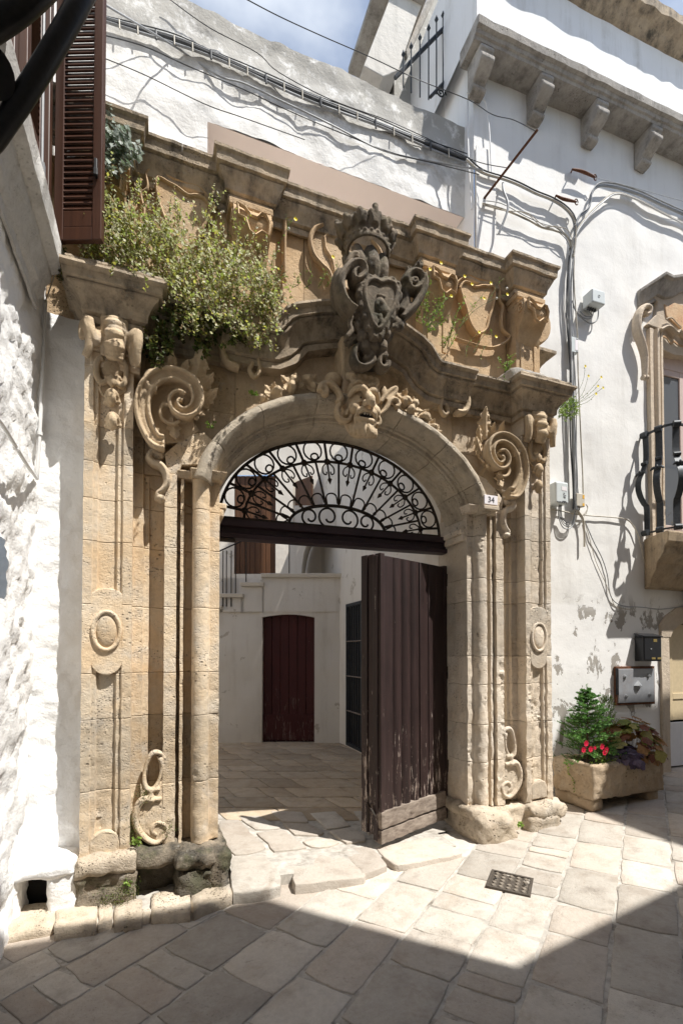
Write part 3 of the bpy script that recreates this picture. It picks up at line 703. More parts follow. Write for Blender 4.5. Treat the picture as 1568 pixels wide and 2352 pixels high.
# whitewashed strip of wall between the left house and the portal, with a drain hole at its foot
sw = thing('corner_wall', 'narrow whitewashed wall strip in the corner left of the portal, drain hole at its foot', 'wall', (-0.7, 0.2, 0))
mb = MB(); wall_grid(mb, -1.05, -0.45, 0.2, 4.02, 0.022, lambda u, v: Vector((u, 0.20 - 0.012 * max(0, 1.4 - v), v)), amp=0.020, sc=3.2, fine=0.010); mb.build('plaster_wall', M['white_rough'], sw, smooth=180)
mb = MB(); rough_box(mb, -0.95, -0.505, -0.07, 0.3, 0.20, 0.31, r=0.04, step=0.03, amp=0.025, sc=7); mb.build('ledge', M['white_rough'], sw, smooth=180)
mb = MB(); rough_box(mb, -0.68, -0.50, -0.045, 0.3, -0.08, 0.24, r=0.03, step=0.03, amp=0.02, sc=9); mb.build('ledge_foot', M['white_rough'], sw, smooth=180)
mb = MB(); rough_box(mb, -0.95, -0.835, -0.05, 0.3, -0.08, 0.24, r=0.03, step=0.03, amp=0.015, sc=9); mb.build('ledge_foot', M['white_rough'], sw, smooth=180)
mb = MB(); mb.box(-0.86, -0.66, 0.20, 0.26, -0.08, 0.24); mb.build('drain_hole_shade', M['dark'], sw, smooth=0)  # black backing gives the drain hole its shade by colour
mb = MB(); rough_box(mb, -0.92, -0.60, -0.22, 0.16, -0.12, -0.015, r=0.03, step=0.035, amp=0.015, sc=8); mb.build('sill_stone', M['plinth'], sw, smooth=180)

# ================================================================ house behind the portal: parapet wall, soffit, courtyard
ch = thing('courtyard_house', 'white weathered house behind the portal, its courtyard seen through the open gate', 'house', (1.5, 5.0, 0))
UY = 0.88
mb = MB()
def upw(u, v):
    p = Vector((u, UY, v)); 
    if v > 7.5: p.z += noise.noise(Vector((u * 5, 0, 0))) * 0.03
    return p
wall_grid(mb, -1.2, 3.17, 4.0, 7.62, 0.045, upw, holes=[(0.36, 3.165, 4.0, 6.57)], amp=0.03, sc=2.2, fine=0.006)
mb.build('parapet_wall', M['upper_wall'], ch, smooth=180)
mb = MB(); mb.box(-1.2, 3.17, UY + 0.10, UY + 0.35, 6.585, 7.58); mb.build('parapet_core', M['upper_wall'], ch, smooth=0)
mb = MB(); mb.box(0.355, 3.158, UY + 0.012, 1.86, 6.575, 6.583); mb.build('soffit', M['pink'], ch, smooth=0)
mb = MB(); mb.box(0.357, 3.157, 1.72, 1.85, 4.32, 6.574); mb.build('unseen_sun_blocker', M['pink'], ch, smooth=0)  # unseen wall added to stop sun entering the courtyard over the attic
mb = MB(); mb.box(0.357, 3.157, 0.63, 1.719, 5.06, 5.18); mb.build('unseen_bounce_floor', M['white_smooth'], ch, smooth=0)  # unseen white floor, added and raised to bounce sunlight onto the soffit
mb = MB(); mb.box(-1.2, 0.355, UY + 0.10, 1.8, 4.2, 6.5); mb.build('side_block', M['white_smooth'], ch, smooth=0)
mb = MB(); mb.box(-1.2, 0.358, 0.56, UY + 0.04, -0.1, 4.6); mb.box(2.66, 3.5, 0.56, UY + 0.04, -0.1, 4.4); mb.build('gate_wall_core', M['court_wall'], ch, smooth=0)
# courtyard walls: frame facing the photographer (camera yaw) along u, depth d
def CW(u, dd, z): q = Vector((CAM.x, CAM.y)) + R2 * u + F2 * dd; return Vector((q.x, q.y, z))
def CU(px, dd): return (px - PX0) / FPX * dd
def CZv(py, dd): return CAM.z + (HOR - py) / FPX * dd
D1 = 8.72
mb = MB(); ul, ur = -3.6, CU(786, D1)
dr = (CU(602, D1), CU(722, D1), CZ - .02, CZv(1409, D1))
wall_grid(mb, ul, ur, -0.05, 3.02, 0.10, lambda u, v: CW(u, D1, v), holes=[dr], amp=0.02, sc=2, nrm=-Vector((F2.x, F2.y, 0))); mb.build('court_wall', M['court_wall'], ch, smooth=180)
# maroon plank door with shallow arched head
mb = MB(); m2 = MB(); nb = 6; w = (dr[1] - dr[0]) / nb
mb.hull8([CW(dr[0] - .02, D1 + .16, 0), CW(dr[1] + .02, D1 + .16, 0), CW(dr[1] + .02, D1 + .2, 0), CW(dr[0] - .02, D1 + .2, 0)], [CW(dr[0] - .02, D1 + .16, dr[3]), CW(dr[1] + .02, D1 + .16, dr[3]), CW(dr[1] + .02, D1 + .2, dr[3]), CW(dr[0] - .02, D1 + .2, dr[3])])
cd = mb.build('court_door', M['court_door'], ch, smooth=0); cd['label'] = 'closed maroon plank door'
for i in range(nb):
    m2 = MB(); a, b = dr[0] + i * w + .004, dr[0] + (i + 1) * w - .004
    m2.hull8([CW(a, D1 + .12, .06), CW(b, D1 + .12, .06), CW(b, D1 + .158, .06), CW(a, D1 + .158, .06)], [CW(a, D1 + .12, dr[3]), CW(b, D1 + .12, dr[3]), CW(b, D1 + .158, dr[3]), CW(a, D1 + .158, dr[3])])
    m2.build('plank', M['court_door'], cd, smooth=0, bevel=0.006)
m2 = MB(); m2.hull8([CW(dr[0], D1 + .10, .05), CW(dr[1], D1 + .10, .05), CW(dr[1], D1 + .118, .05), CW(dr[0], D1 + .118, .05)], [CW(dr[0], D1 + .10, .52), CW(dr[1], D1 + .10, .52), CW(dr[1], D1 + .118, .52), CW(dr[0], D1 + .118, .52)]); m2.build('kick_board', M['court_door'], cd, smooth=0, bevel=0.006)
mb = MB(); hd = [(dr[0] - .03, dr[3] + .03), (dr[1] + .03, dr[3] + .03)] + [(dr[1] + .03 - (dr[1] - dr[0] + .06) * k / 10, dr[3] - .075 + .06 * sin(pi * k / 10)) for k in range(11)]
mb.prism(hd, lambda p: CW(p[0], D1 - .006, p[1]), lambda p: CW(p[0], D1 + .17, p[1])); mb.build('door_head', M['court_wall'], ch, smooth=0)
mb = MB()
for s_ in (0, 1):
    a, b = (dr[0] - .03, dr[0] - .001) if s_ == 0 else (dr[1] + .001, dr[1] + .03)
    mb.hull8([CW(a, D1 + .004, -.02), CW(b, D1 + .004, -.02), CW(b, D1 + .17, -.02), CW(a, D1 + .17, -.02)], [CW(a, D1 + .004, dr[3]), CW(b, D1 + .004, dr[3]), CW(b, D1 + .17, dr[3]), CW(a, D1 + .17, dr[3])])
mb.build('door_jamb', M['court_wall'], ch, smooth=0)
# moulded stair cornice, steps and landing above the lower wall
zt = CZv(1318, D1)
for i, (pa, pb, ya) in enumerate(((600, 786, 1318), (553, 606, 1338), (505, 560, 1364), (380, 511, 1391))):
    z = CZv(ya, D1); a, b = CU(pa, D1), CU(pb, D1); m = MB()
    m.hull8([CW(a, D1 - .07, z - .07), CW(b, D1 - .07, z - .07), CW(b, D1 + .9, z - .07), CW(a, D1 + .9, z - .07)], [CW(a, D1 - .10, z), CW(b, D1 - .10, z), CW(b, D1 + .9, z), CW(a, D1 + .9, z)])
    m.build('stair_step', M['court_wall'], ch, smooth=0, bevel=0.01)
    m = MB(); m.hull8([CW(a, D1 - .02, 2.4), CW(b, D1 - .02, 2.4), CW(b, D1 + .9, 2.4), CW(a, D1 + .9, 2.4)], [CW(a, D1 - .02, z - .072), CW(b, D1 - .02, z - .072), CW(b, D1 + .9, z - .072), CW(a, D1 + .9, z - .072)]); m.build('stair_wall', M['court_wall'], ch, smooth=0)
for i, px in enumerate((512, 531, 541, 565, 664, 520)):      # thin iron stair rail
    z0 = CZv((1391, 1391, 1364, 1338, 1318, 1391)[i], D1); m = MB(); m.tube([CW(CU(px, D1), D1 - .03, z0 - .02), CW(CU(px, D1), D1 - .03, z0 + 1.0)], 0.010, 6); m.build('stair_baluster', M['iron'], ch, smooth=60)
m = MB(); m.tube([CW(CU(500, D1), D1 - .03, CZv(1391, D1) + .98), CW(CU(665, D1), D1 - .03, CZv(1318, D1) + 1.0)], 0.014, 6); m.build('stair_rail', M['iron'], ch, smooth=60)
D2 = 9.75
hs = (CU(537, D2), CU(632, D2), CZv(1318, D2), CZv(1088, D2))
mb = MB(); wall_grid(mb, -4, CU(800, D2) + .3, 2.0, 6.1, 0.2, lambda u, v: CW(u, D2, v), holes=[hs, (CU(672, D2), CU(720, D2), CZv(1240, D2), CZv(1100, D2))], amp=0.015, sc=2, nrm=-Vector((F2.x, F2.y, 0))); mb.build('landing_wall', M['court_wall'], ch, smooth=180)
m = MB(); m.hull8([CW(hs[0] - .05, D2 + .08, hs[2] - .2), CW(hs[1] + .05, D2 + .08, hs[2] - .2), CW(hs[1] + .05, D2 + .12, hs[2] - .2), CW(hs[0] - .05, D2 + .12, hs[2] - .2)], [CW(hs[0] - .05, D2 + .08, hs[3]), CW(hs[1] + .05, D2 + .08, hs[3]), CW(hs[1] + .05, D2 + .12, hs[3]), CW(hs[0] - .05, D2 + .12, hs[3])])
ld = m.build('landing_door', M['court_shutter'], ch, smooth=0); ld['label'] = 'brown boarded shutter door on the landing'
for i in range(8):
    m = MB(); w = (hs[1] - hs[0]) / 8; a, b = hs[0] + i * w + .004, hs[0] + (i + 1) * w - .004
    m.hull8([CW(a, D2 + .05, hs[2] - .1), CW(b, D2 + .05, hs[2] - .1), CW(b, D2 + .079, hs[2] - .1), CW(a, D2 + .079, hs[2] - .1)], [CW(a, D2 + .05, hs[3]), CW(b, D2 + .05, hs[3]), CW(b, D2 + .079, hs[3]), CW(a, D2 + .079, hs[3])]); m.build('board', M['court_shutter'], ld, smooth=0, bevel=0.005)
m = MB(); a, b = CU(676, D2), CU(716, D2); m.hull8([CW(a, D2 + .1, CZv(1245, D2)), CW(b, D2 - .25, CZv(1245, D2)), CW(b + .03, D2 - .25, CZv(1245, D2)), CW(a + .03, D2 + .1, CZv(1245, D2))], [CW(a, D2 + .1, CZv(1100, D2)), CW(b, D2 - .25, CZv(1100, D2)), CW(b + .03, D2 - .25, CZv(1100, D2)), CW(a + .03, D2 + .1, CZv(1100, D2))]); m.build('landing_shutter', M['court_shutter'], ch, smooth=0, bevel=.005)
m = MB(); m.hull8([CW(CU(665, D2), D2 + .3, 2.5), CW(CU(730, D2), D2 + .3, 2.5), CW(CU(730, D2), D2 + .34, 2.5), CW(CU(665, D2), D2 + .34, 2.5)], [CW(CU(665, D2), D2 + .3, 6), CW(CU(730, D2), D2 + .3, 6), CW(CU(730, D2), D2 + .34, 6), CW(CU(665, D2), D2 + .34, 6)]); m.build('stair_recess', M['court_wall'], ch, smooth=0)
# vaulted stair niche right of the landing
m = MB(); P = []
for k in range(13):
    a = pi * k / 12; P.append([CW(CU(735, D1) + 0.36 * cos(a), D1 + .2 + .8 * j / 3, 3.05 + 0.95 * sin(a)) for j in range(4)])
m.grid(P); m.build('stair_vault', M['court_wall'], ch, smooth=180)
m = MB(); ring = [(CU(735, D1) + 0.36 * cos(pi * k / 12), 3.03 + 0.95 * sin(pi * k / 12)) for k in range(13)]; outer = [(CU(735, D1) - .43, 3.03), (CU(735, D1) - .5, 4.4), (CU(786, D1), 4.4), (CU(786, D1), 3.03)]
m.prism(ring + outer, lambda p: CW(p[0], D1 + .15, p[1]), lambda p: CW(p[0], D1 + .22, p[1])); m.build('stair_arch', M['court_wall'], ch, smooth=0)
# right side wall of the courtyard with a barred window, left side wall, upper walls
XW = 3.03
bw = (3.50, 4.22, 0.05, 2.50)
mb = MB(); wall_grid(mb, 0.96, 7.5, -0.05, 5.4, 0.12, lambda u, v: Vector((XW, u, v)), holes=[bw], amp=0.015, sc=2, nrm=Vector((-1, 0, 0))); mb.build('court_side_wall', M['court_wall'], ch, smooth=180)
m = MB(); m.box(XW + .05, XW + .08, bw[0] - .1, bw[1] + .1, bw[2] - .1, bw[3] + .1); m.build('barred_opening', M['dark'], ch, smooth=0)  # dark panel painted as the shade behind the bars
m = MB(); m.box(XW - .02, XW + .03, bw[0], bw[0] + .05, bw[2], bw[3]); m.box(XW - .02, XW + .03, bw[1] - .05, bw[1], bw[2], bw[3]); m.box(XW - .02, XW + .03, bw[0], bw[1], bw[3] - .05, bw[3] + .0); m.box(XW - .02, XW + .03, bw[0], bw[1], bw[2], bw[2] + .05)
gr = m.build('window_grille', M['grey_iron'], ch, smooth=0)
for i in range(6):
    m = MB(); y = bw[0] + .1 + i * .104; m.tube([(XW, y, bw[2]), (XW, y, bw[3])], .009, 6); m.build('bar', M['grey_iron'], gr, smooth=60)
for i in range(3):
    m = MB(); z = bw[2] + .6 * (i + 1); m.tube([(XW - .012, bw[0], z), (XW - .012, bw[1], z)], .012, 6); m.build('cross_bar', M['bare_wood'], gr, smooth=60)
mb = MB(); wall_grid(mb, 0.96, 7.5, -0.05, 5.0, 0.5, lambda u, v: Vector((-2.6, u, v)), amp=0.01, nrm=Vector((1, 0, 0))); mb.build('court_side_wall', M['court_wall'], ch, smooth=180)
mb = MB(); mb.box(-3, 3.4, 7.6, 8, 0, 5.6); mb.build('court_back_wall', M['court_wall'], ch, smooth=0)

# roof terrace things behind the parapet
tt = thing('chimney', 'slanted white chimney block with grey streaks rising behind the parapet', 'chimney', (3.4, 2.5, 7.6))
def TQ(p, y): return F(*p, y)
mb = MB(); y0, y1 = 1.6, 2.6
o = [(835, 150), (893, 0), (905, -40), (990, -40), (960, 30), (915, 160), (880, 175)]
mb.prism([(TQ(p, y0).x, TQ(p, y0).z) for p in o] , lambda p: Vector((p[0], y0, p[1])), lambda p: Vector((p[0] + .02, y1, p[1] + .02))); mb.build('chimney_stack', M['grey_plaster'], tt, smooth=0, bevel=.01)
mb = MB(); c_ = TQ((925, -12), y0); mb.box(c_.x - .35, c_.x + .3, y0 - .08, y1, c_.z, c_.z + .08); mb.build('chimney_cap', M['grey_stone'], tt, smooth=0, bevel=.01)
rr = thing('terrace_house', 'sloping white wall of the roof terrace house behind the iron railing', 'house', (4, 2, 7.6))
mb = MB(); o = [(905, 180), (930, 120), (960, 60), (1000, -30), (1120, -40), (1120, 330), (905, 330)]; y0, y1 = 1.95, 3.4
mb.prism([(TQ(p, y0).x, TQ(p, y0).z) for p in o], lambda p: Vector((p[0], y0, p[1])), lambda p: Vector((p[0], y1, p[1]))); mb.build('wall', M['upper_wall'], rr, smooth=0)
mb = MB(); mb.tube([TQ(p, y0 - .02) for p in ((928, 128), (955, 72), (985, 5), (1003, -40))], 0.05, 6); mb.build('coping', M['grey_stone'], rr, smooth=40, rough=(.02, 9))
rl = thing('terrace_railing', 'black iron railing with spear tips on the roof terrace edge', 'railing', (3.0, 1.1, 7.6))
ya = 1.12; A, B = F(907, 178, ya + .15), F(1021, 62, ya)
A.z = A.z; mb = MB(); mb.tube([A, B], 0.022, 6, twist=pi / 4); mb.build('top_rail', M['grey_iron'], rl, smooth=0)
Ab, Bb = F(925, 250, ya + .15), F(1021, 190, ya); mb = MB(); mb.tube([F(988, 222, ya), F(1021, 187, ya)], 0.018, 6); mb.build('bottom_rail', M['grey_iron'], rl, smooth=0)
for px, pt, pb in ((926, 130, 200), (944, 112, 212), (964, 92, 222), (984, 70, 228), (1002, 50, 215), (1017, 40, 210)):
    p0, p1 = F(px, pb, ya), F(px, pt, ya); mb = MB(); mb.tube([p0, p1], 0.008, 6); mb.tube([p1, p1 + Vector((0, 0, .03)), p1 + Vector((0, 0, .09))], [.006, .024, .001], 6); mb.build('spear_bar', M['grey_iron'], rl, smooth=40)
mb = MB(); c_ = F(1012, 212, ya); mb.tube([c_ + Vector((.07 * (1 - k / 26) * cos(k * .5), 0, .07 * (1 - k / 26) * sin(k * .5))) for k in range(24)], .009, 6); mb.build('scroll', M['grey_iron'], rl, smooth=60)

# ================================================================ house on the right
rh = thing('right_house', 'pale plastered house on the right with stone corbels, balcony window and ground-floor door', 'house', RO)
LW, LD = RL(1490, 900, 0), RL(1530, 1600, 0)
win = (RL(1512, 1000, 0)[0], RL(1512, 1000, 0)[0] + 1.25, 2.62, RL(1518, 800, -.1)[2])
dor = (RL(1532, 1600, 0)[0], RL(1532, 1600, 0)[0] + 1.1, -0.1, 2.12)
OUT = 0.29
PZ = RL(1280, 165, OUT)[2]; UC = RL(1094, 95, OUT)[0]
mb = MB(); wall_grid(mb, 0.0, 8.0, -0.2, PZ + .1, 0.07, lambda u, v: RW(u, 0, v), holes=[win, dor], amp=0.012, sc=1.8, nrm=RN, fine=0.003); mb.build('wall', M['right_wall'], rh, smooth=180)
def rbox(m, u0, u1, w0, w1, z0, z1):
    m.hull8([RW(u0, w1, z0), RW(u1, w1, z0), RW(u1, w0, z0), RW(u0, w0, z0)], [RW(u0, w1, z1), RW(u1, w1, z1), RW(u1, w0, z1), RW(u0, w0, z1)]); return m
m = MB(); rbox(m, 0.004, 8, -3.5, -0.02, 4.5, 7.2) if False else None
wall_grid(m, -2.5, 0.0, 4.0, 9.5, 0.12, lambda u, v: RW(0.001, u, v), amp=0.01, sc=2, nrm=-RE); m.build('side_wall', M['parapet'], rh, smooth=180)
m = MB(); rbox(m, 0.012, 0.26, 0.013, 0.028, 5.4, 7.2); m.build('corner_strip', M['white_smooth'], rh, smooth=0)
# solid parapet storey on its moulded slab and corbels
m = MB(); prof = [(-0.02, PZ), (OUT - .04, PZ), (OUT - .03, PZ + .03), (OUT - .01, PZ + .035), (OUT + .0, PZ + .07), (OUT + .035, PZ + .08), (OUT + .045, PZ + .15), (OUT + .02, PZ + .17), (-0.02, PZ + .17)]
rows = []
for i in range(90):
    u = UC + 8.1 * i / 89; rows.append([RW(u, o, z) + noise.noise_vector(Vector((u * 7, o * 7, z * 7))) * .008 for o, z in prof])
for r, s in ((rows[0], -1),):
    pass
m.grid(rows, close_v=True); m.f.append(tuple(range(len(prof)))); m.build('balcony_slab', M['grey_stone'], rh, smooth=40)
m = MB(); wall_grid(m, UC + .03, 8, PZ + .165, 9.3, 0.15, lambda u, v: RW(u, OUT - .035, v), amp=0.006, nrm=RN); m.build('parapet_storey', M['parapet'], rh, smooth=180)
m = MB(); wall_grid(m, -2.5, OUT - .03, PZ + .165, 9.5, 0.12, lambda u, v: RW(UC + .028, u, v), amp=0.006, nrm=-RE); m.build('parapet_return', M['parapet'], rh, smooth=180)
cz = RL(1460, 75, OUT)[2]
m = MB(); rows = []
for i in range(60):
    u = -0.05 + 8.05 * i / 59; rows.append([RW(u, o, z) + noise.noise_vector(Vector((u * 6, o * 7, z * 7))) * .02 for o, z in [(-.5, cz), (OUT - .04, cz), (OUT + .04, cz + .05), (OUT + .07, cz + .10), (OUT + .16, cz + .13), (OUT + .17, cz + .24), (OUT + .1, cz + .27), (-.5, cz + .30)]])
m.grid(rows, close_v=True); m.f.append(tuple(range(8))); m.build('roof_cornice', M['cornice'], rh, smooth=40)
# corbels
def corbel(u, wd=0.165):
    pr = [(0, PZ - 0.0023), (OUT - .05, PZ - 0.0023), (OUT - .03, PZ - 0.0228), (OUT - .025, PZ - 0.0570), (OUT - .05, PZ - 0.0760), (OUT - .045, PZ - 0.0950), (OUT - .02, PZ - 0.1216), (OUT - .02, PZ - 0.1634), (OUT - .05, PZ - 0.1900), (OUT - .11, PZ - 0.2242), (OUT - .17, PZ - 0.2546), (OUT - .195, PZ - 0.2812), (OUT - .17, PZ - 0.2964), (OUT - .175, PZ - 0.3230), (OUT - .21, PZ - 0.3420), (0, PZ - 0.3420)]
    m = MB(); m.prism(pr, lambda p: RW(u - wd / 2, p[0], p[1]), lambda p: RW(u + wd / 2, p[0], p[1])); m.build('corbel', M['grey_stone'], rh, smooth=35, bevel=0.012, rough=(.006, 9))
for px, py in ((1112, 150), (1250, 225), (1376, 270), (1500, 325), (1630, 385)):
    corbel(RL(px, py, 0.2)[0])
# ================================================================ the portal
po = thing('stone_portal', 'ornate baroque stone portal with crowned coat of arms and grotesque mask above the gate', 'portal', (1.5, 0, 0))
def lx(px, y): return XF(px, y)
def halfcol(c, r, n=15):
    return [(c[0] - r * cos(pi * k / (n - 1)), c[1] - r * sin(pi * k / (n - 1))) for k in range(n)]
x301 = lx(301, 0); xa = lx(376, .05); xb = lx(404, .05); xc = lx(413, .07); xd = lx(420, .07); c0, c1 = lx(442, 0), lx(482, 0)
pil = [(lx(187, 0), .0), (lx(208, 0), 0), (lx(211, .018), .018), (lx(220, .018), .018), (lx(224, .04), .042), (lx(264, .04), .042), (lx(268, .018), .016), (lx(272, .018), .02), (lx(277, .018), .02), (lx(280, 0), 0), (x301, 0), (x301, .12)]
mid = [(lx(326, .12), .12), (lx(329, .15), .15), (lx(340, .16), .155), (lx(342, .17), .175), (xa, .175), (xa, .05), (xb, .05), (xb, .19), (xc, .19), (xc, .075), (xd, .075), (xd, .17), (c0, .17)]
col_ = halfcol(((c0 + c1) / 2, .065), (c1 - c0) / 2) + [(c1 + .005, .075), (0.40, .075)]
jamb = pil + mid + col_ + [(0.40, .30), (0.405, .44)]
pil_only = pil + [(lx(326, .12), .12), (lx(329, .15), .145), (xa - .03, .15)]
def mirror(pl): return [(mx(x), y) for x, y in reversed(pl)]
def acanthus(m, base, tip, W, lob=4, th=.022, curl=.035, ridge=.5):
    """a carved leaf: lobed outline, raised midrib, tip rolling forward"""
    base, tip = Vector(base), Vector(tip); d = tip - base; L_ = d.length; d.normalize(); n_ = Vector((0, -1, 0)); s_ = d.cross(n_).normalized(); rows = []
    for i in range(17):
        t = i / 16; w = W * max(.06, sin(pi * (.10 + .84 * t))) ** .75 * (1 - .34 * abs(cos(lob * pi * t))); f = []; b = []
        for j in range(9):
            u = -1 + j / 4; q = base + d * L_ * (t - .10 * abs(u) * t) + s_ * u * w
            h = W * ridge * (1 - abs(u)) ** 1.5 + W * .16 * cos(2 * lob * pi * t) * abs(u) + .25 * W * u * u + curl * t * t * 1.4
            f.append(q + n_ * h); b.append(q + n_ * (h - th * (1 - .3 * abs(u))))
        rows.append(f + b[::-1])
    m.grid(rows, close_v=True); k = len(m.v) - 17 * 18; m.f.append(tuple(k + i for i in range(18))); m.f.append(tuple(k + 16 * 18 + i for i in range(18)))
LCOURSES = [.27, .72, 1.20, 1.51, 1.98, 2.41, 2.70, 2.95]
RCOURSES = [.24, .66, 1.00, 1.36, 1.62, 2.12, 2.33, 2.72, 2.95]
for k, (a, b) in enumerate(zip(LCOURSES, LCOURSES[1:])):
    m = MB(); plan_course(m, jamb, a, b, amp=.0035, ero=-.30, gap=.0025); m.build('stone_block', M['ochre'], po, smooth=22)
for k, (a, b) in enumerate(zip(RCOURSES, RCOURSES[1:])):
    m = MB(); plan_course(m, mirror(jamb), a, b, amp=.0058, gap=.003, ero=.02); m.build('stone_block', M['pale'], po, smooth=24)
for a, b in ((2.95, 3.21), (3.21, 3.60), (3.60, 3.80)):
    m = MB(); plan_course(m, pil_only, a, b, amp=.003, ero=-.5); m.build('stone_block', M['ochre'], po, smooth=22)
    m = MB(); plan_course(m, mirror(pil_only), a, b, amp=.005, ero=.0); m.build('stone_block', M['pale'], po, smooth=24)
# solid heart behind the joints
m = MB(); m.box(-0.49, 0.385, 0.20, 0.54, 0, 4.1); m.build('stone_core', M['frieze'], po, smooth=0)
m = MB(); m.box(mx(0.385), mx(-0.49), 0.20, 0.54, 0, 4.1); m.build('stone_core', M['frieze'], po, smooth=0)

def both(fn):                             # build an ornament left and mirrored right
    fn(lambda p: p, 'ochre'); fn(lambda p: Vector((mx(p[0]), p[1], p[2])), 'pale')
pc = (lx(208, 0) + lx(280, 0)) / 2; pw = (lx(280, 0) - lx(208, 0)) / 2
def oval(xf, mat):
    zc = 1.80; m = MB(xf)
    o = [(pc + (pw + .004) * cos(a), zc + .235 + .055 * sin(a)) for a in [pi * k / 12 for k in range(13)]] + [(pc + (pw + .004) * cos(a), zc - .20 + .10 * sin(a)) for a in [pi + pi * k / 12 for k in range(13)]]
    m.prism(o, lambda p: Vector((p[0], .002, p[1])), lambda p: Vector((p[0], .06, p[1]))); m.build('cartouche_plate', M[mat], po, smooth=0, bevel=.006, rough=(.003, 12))
    m = MB(xf); R = []
    for k in range(40):
        a = 2 * pi * k / 40; R.append([Vector((pc + (.072 + dr) * cos(a), y, zc + (.118 + dr) * sin(a))) for dr, y in ((.024, .004), (.024, -.010), (.012, -.016), (.0, -.008), (-.004, .004))])
    m.grid(R, close_u=True); m.build('cartouche_rim', M[mat], po, smooth=180)
    m = MB(xf); m.ell((pc, .005, zc), (.066, .022, .112)); m.build('cartouche_boss', M[mat], po, smooth=180)
    m = MB(xf); o = [(pc - pw, .27), (pc + pw, .27)] + [(pc + pw * cos(a), .36 + .09 * sin(a)) for a in [pi * k / 12 for k in range(13)]]
    m.prism(o, lambda p: Vector((p[0], .006, p[1])), lambda p: Vector((p[0], .06, p[1]))); m.build('panel_foot', M[mat], po, smooth=0, bevel=.012, rough=(.005, 12))
both(oval)
# caps of the inner jamb strips
def caps(xf, mat):
    m = MB(xf)
    for x0, x1, y in ((c0 - .01, .415, .0),):
        m.hull8([(x0, y + .01, 2.925), (x1, y + .01, 2.925), (x1, .16, 2.925), (x0, .16, 2.925)], [(x0 - .012, y - .025, 2.985), (x1 + .03, y - .025, 2.985), (x1 + .03, .16, 3.0), (x0 - .012, .16, 3.05)])
    m.hull8([(xb - .0, .06, 2.93), (c0, .06, 2.93), (c0, .16, 2.93), (xb, .16, 2.93)], [(xb, .035, 2.98), (c0, .035, 2.98), (c0, .16, 3.02), (xb, .16, 3.02)])
    m.build('strip_cap', M[mat], po, smooth=0, bevel=.007, rough=(.003, 12))
    m = MB(xf); m.box(.385, .455, .10, .40, 2.74, 2.79); m.box(.385, .435, .10, .40, 2.68, 2.742); m.build('impost', M[mat], po, smooth=0, bevel=.012)
    m = MB(xf); o = [ZF('H', *p, .05) for p in ((1000, 1000), (995, 900), (1000, 700), (975, 560), (1040, 500), (1150, 405), (1290, 385), (1380, 470), (1330, 640), (1110, 645), (1082, 1000))]
    m.prism([(p.x, max(p.z, 2.9515)) for p in o], lambda p: Vector((p[0], .052, p[1])), lambda p: Vector((p[0], .15, p[1]))); m.build('haunch_plate', M[mat], po, smooth=0, bevel=.006, rough=(.003, 10))
both(caps)
# scrolled brackets on the strip beside each pilaster: one below the volute, one at the foot
def brackets(xf, mat):
    m = MB(xf); y = .06
    pts = [ZF('H', *p, y) for p in ((970, 545), (930, 515), (880, 545), (850, 590), (880, 635), (945, 660), (985, 720), (990, 800), (960, 850), (920, 880), (915, 935))]
    m.tube(catmull(pts, 5), lambda t: .017 + .012 * sin(pi * t), 8, ky=2.2); 
    o = [ZF('H', *p, y) for p in ((880, 640), (985, 700), (1000, 900), (990, 950), (910, 950), (930, 860), (960, 800), (950, 720))]
    m.ell(ZF('H', 945, 920, .06), (.035, .05, .03)); m.ell(ZF('H', 915, 570, .07), (.05, .05, .035))
    m.build('scroll_bracket', M[mat], po, remesh=.007, sm=1)
    m = MB(xf); o = [ZF('K', *p, .06) for p in ((1010, 1165), (1090, 1185), (1120, 1140), (1130, 1700), (1010, 1715), (910, 1650), (890, 1560), (930, 1470), (1010, 1440), (1000, 1390), (1045, 1330), (1055, 1250))]
    m.prism([(p.x, p.z) for p in o], lambda p: Vector((p[0], .055, p[1])), lambda p: Vector((p[0], .18, p[1]))); m.build('foot_plate', M[mat], po, smooth=0, bevel=.01, rough=(.004, 10))
    m = MB(xf); y = .065
    m.tube(catmull([ZF('K', *p, y) for p in ((1080, 1190), (1040, 1150), (990, 1150), (955, 1210), (935, 1290), (945, 1370), (990, 1385), (1030, 1330), (1050, 1240), (1040, 1180))], 4), lambda t: .013 + .007 * sin(2.5 * pi * t) ** 2, 8, ky=1.6)
    m.tube(catmull([ZF('K', *p, y) for p in ((1040, 1380), (985, 1390), (990, 1440), (1050, 1445))], 4), .02, 8, ky=1.6)
    m.tube(catmull([ZF('K', *p, y) for p in ((1000, 1450), (930, 1450), (885, 1520), (880, 1610), (930, 1690), (1005, 1730), (1070, 1690), (1080, 1620), (1020, 1600), (985, 1650), (1020, 1680))], 4), lambda t: .030 - .016 * t, 8, ky=1.5)
    m.ell(ZF('K', 960, 1600, .10), (.06, .05, .09))
    m.build('foot_scroll', M[mat], po, remesh=.008, sm=1)
both(brackets)

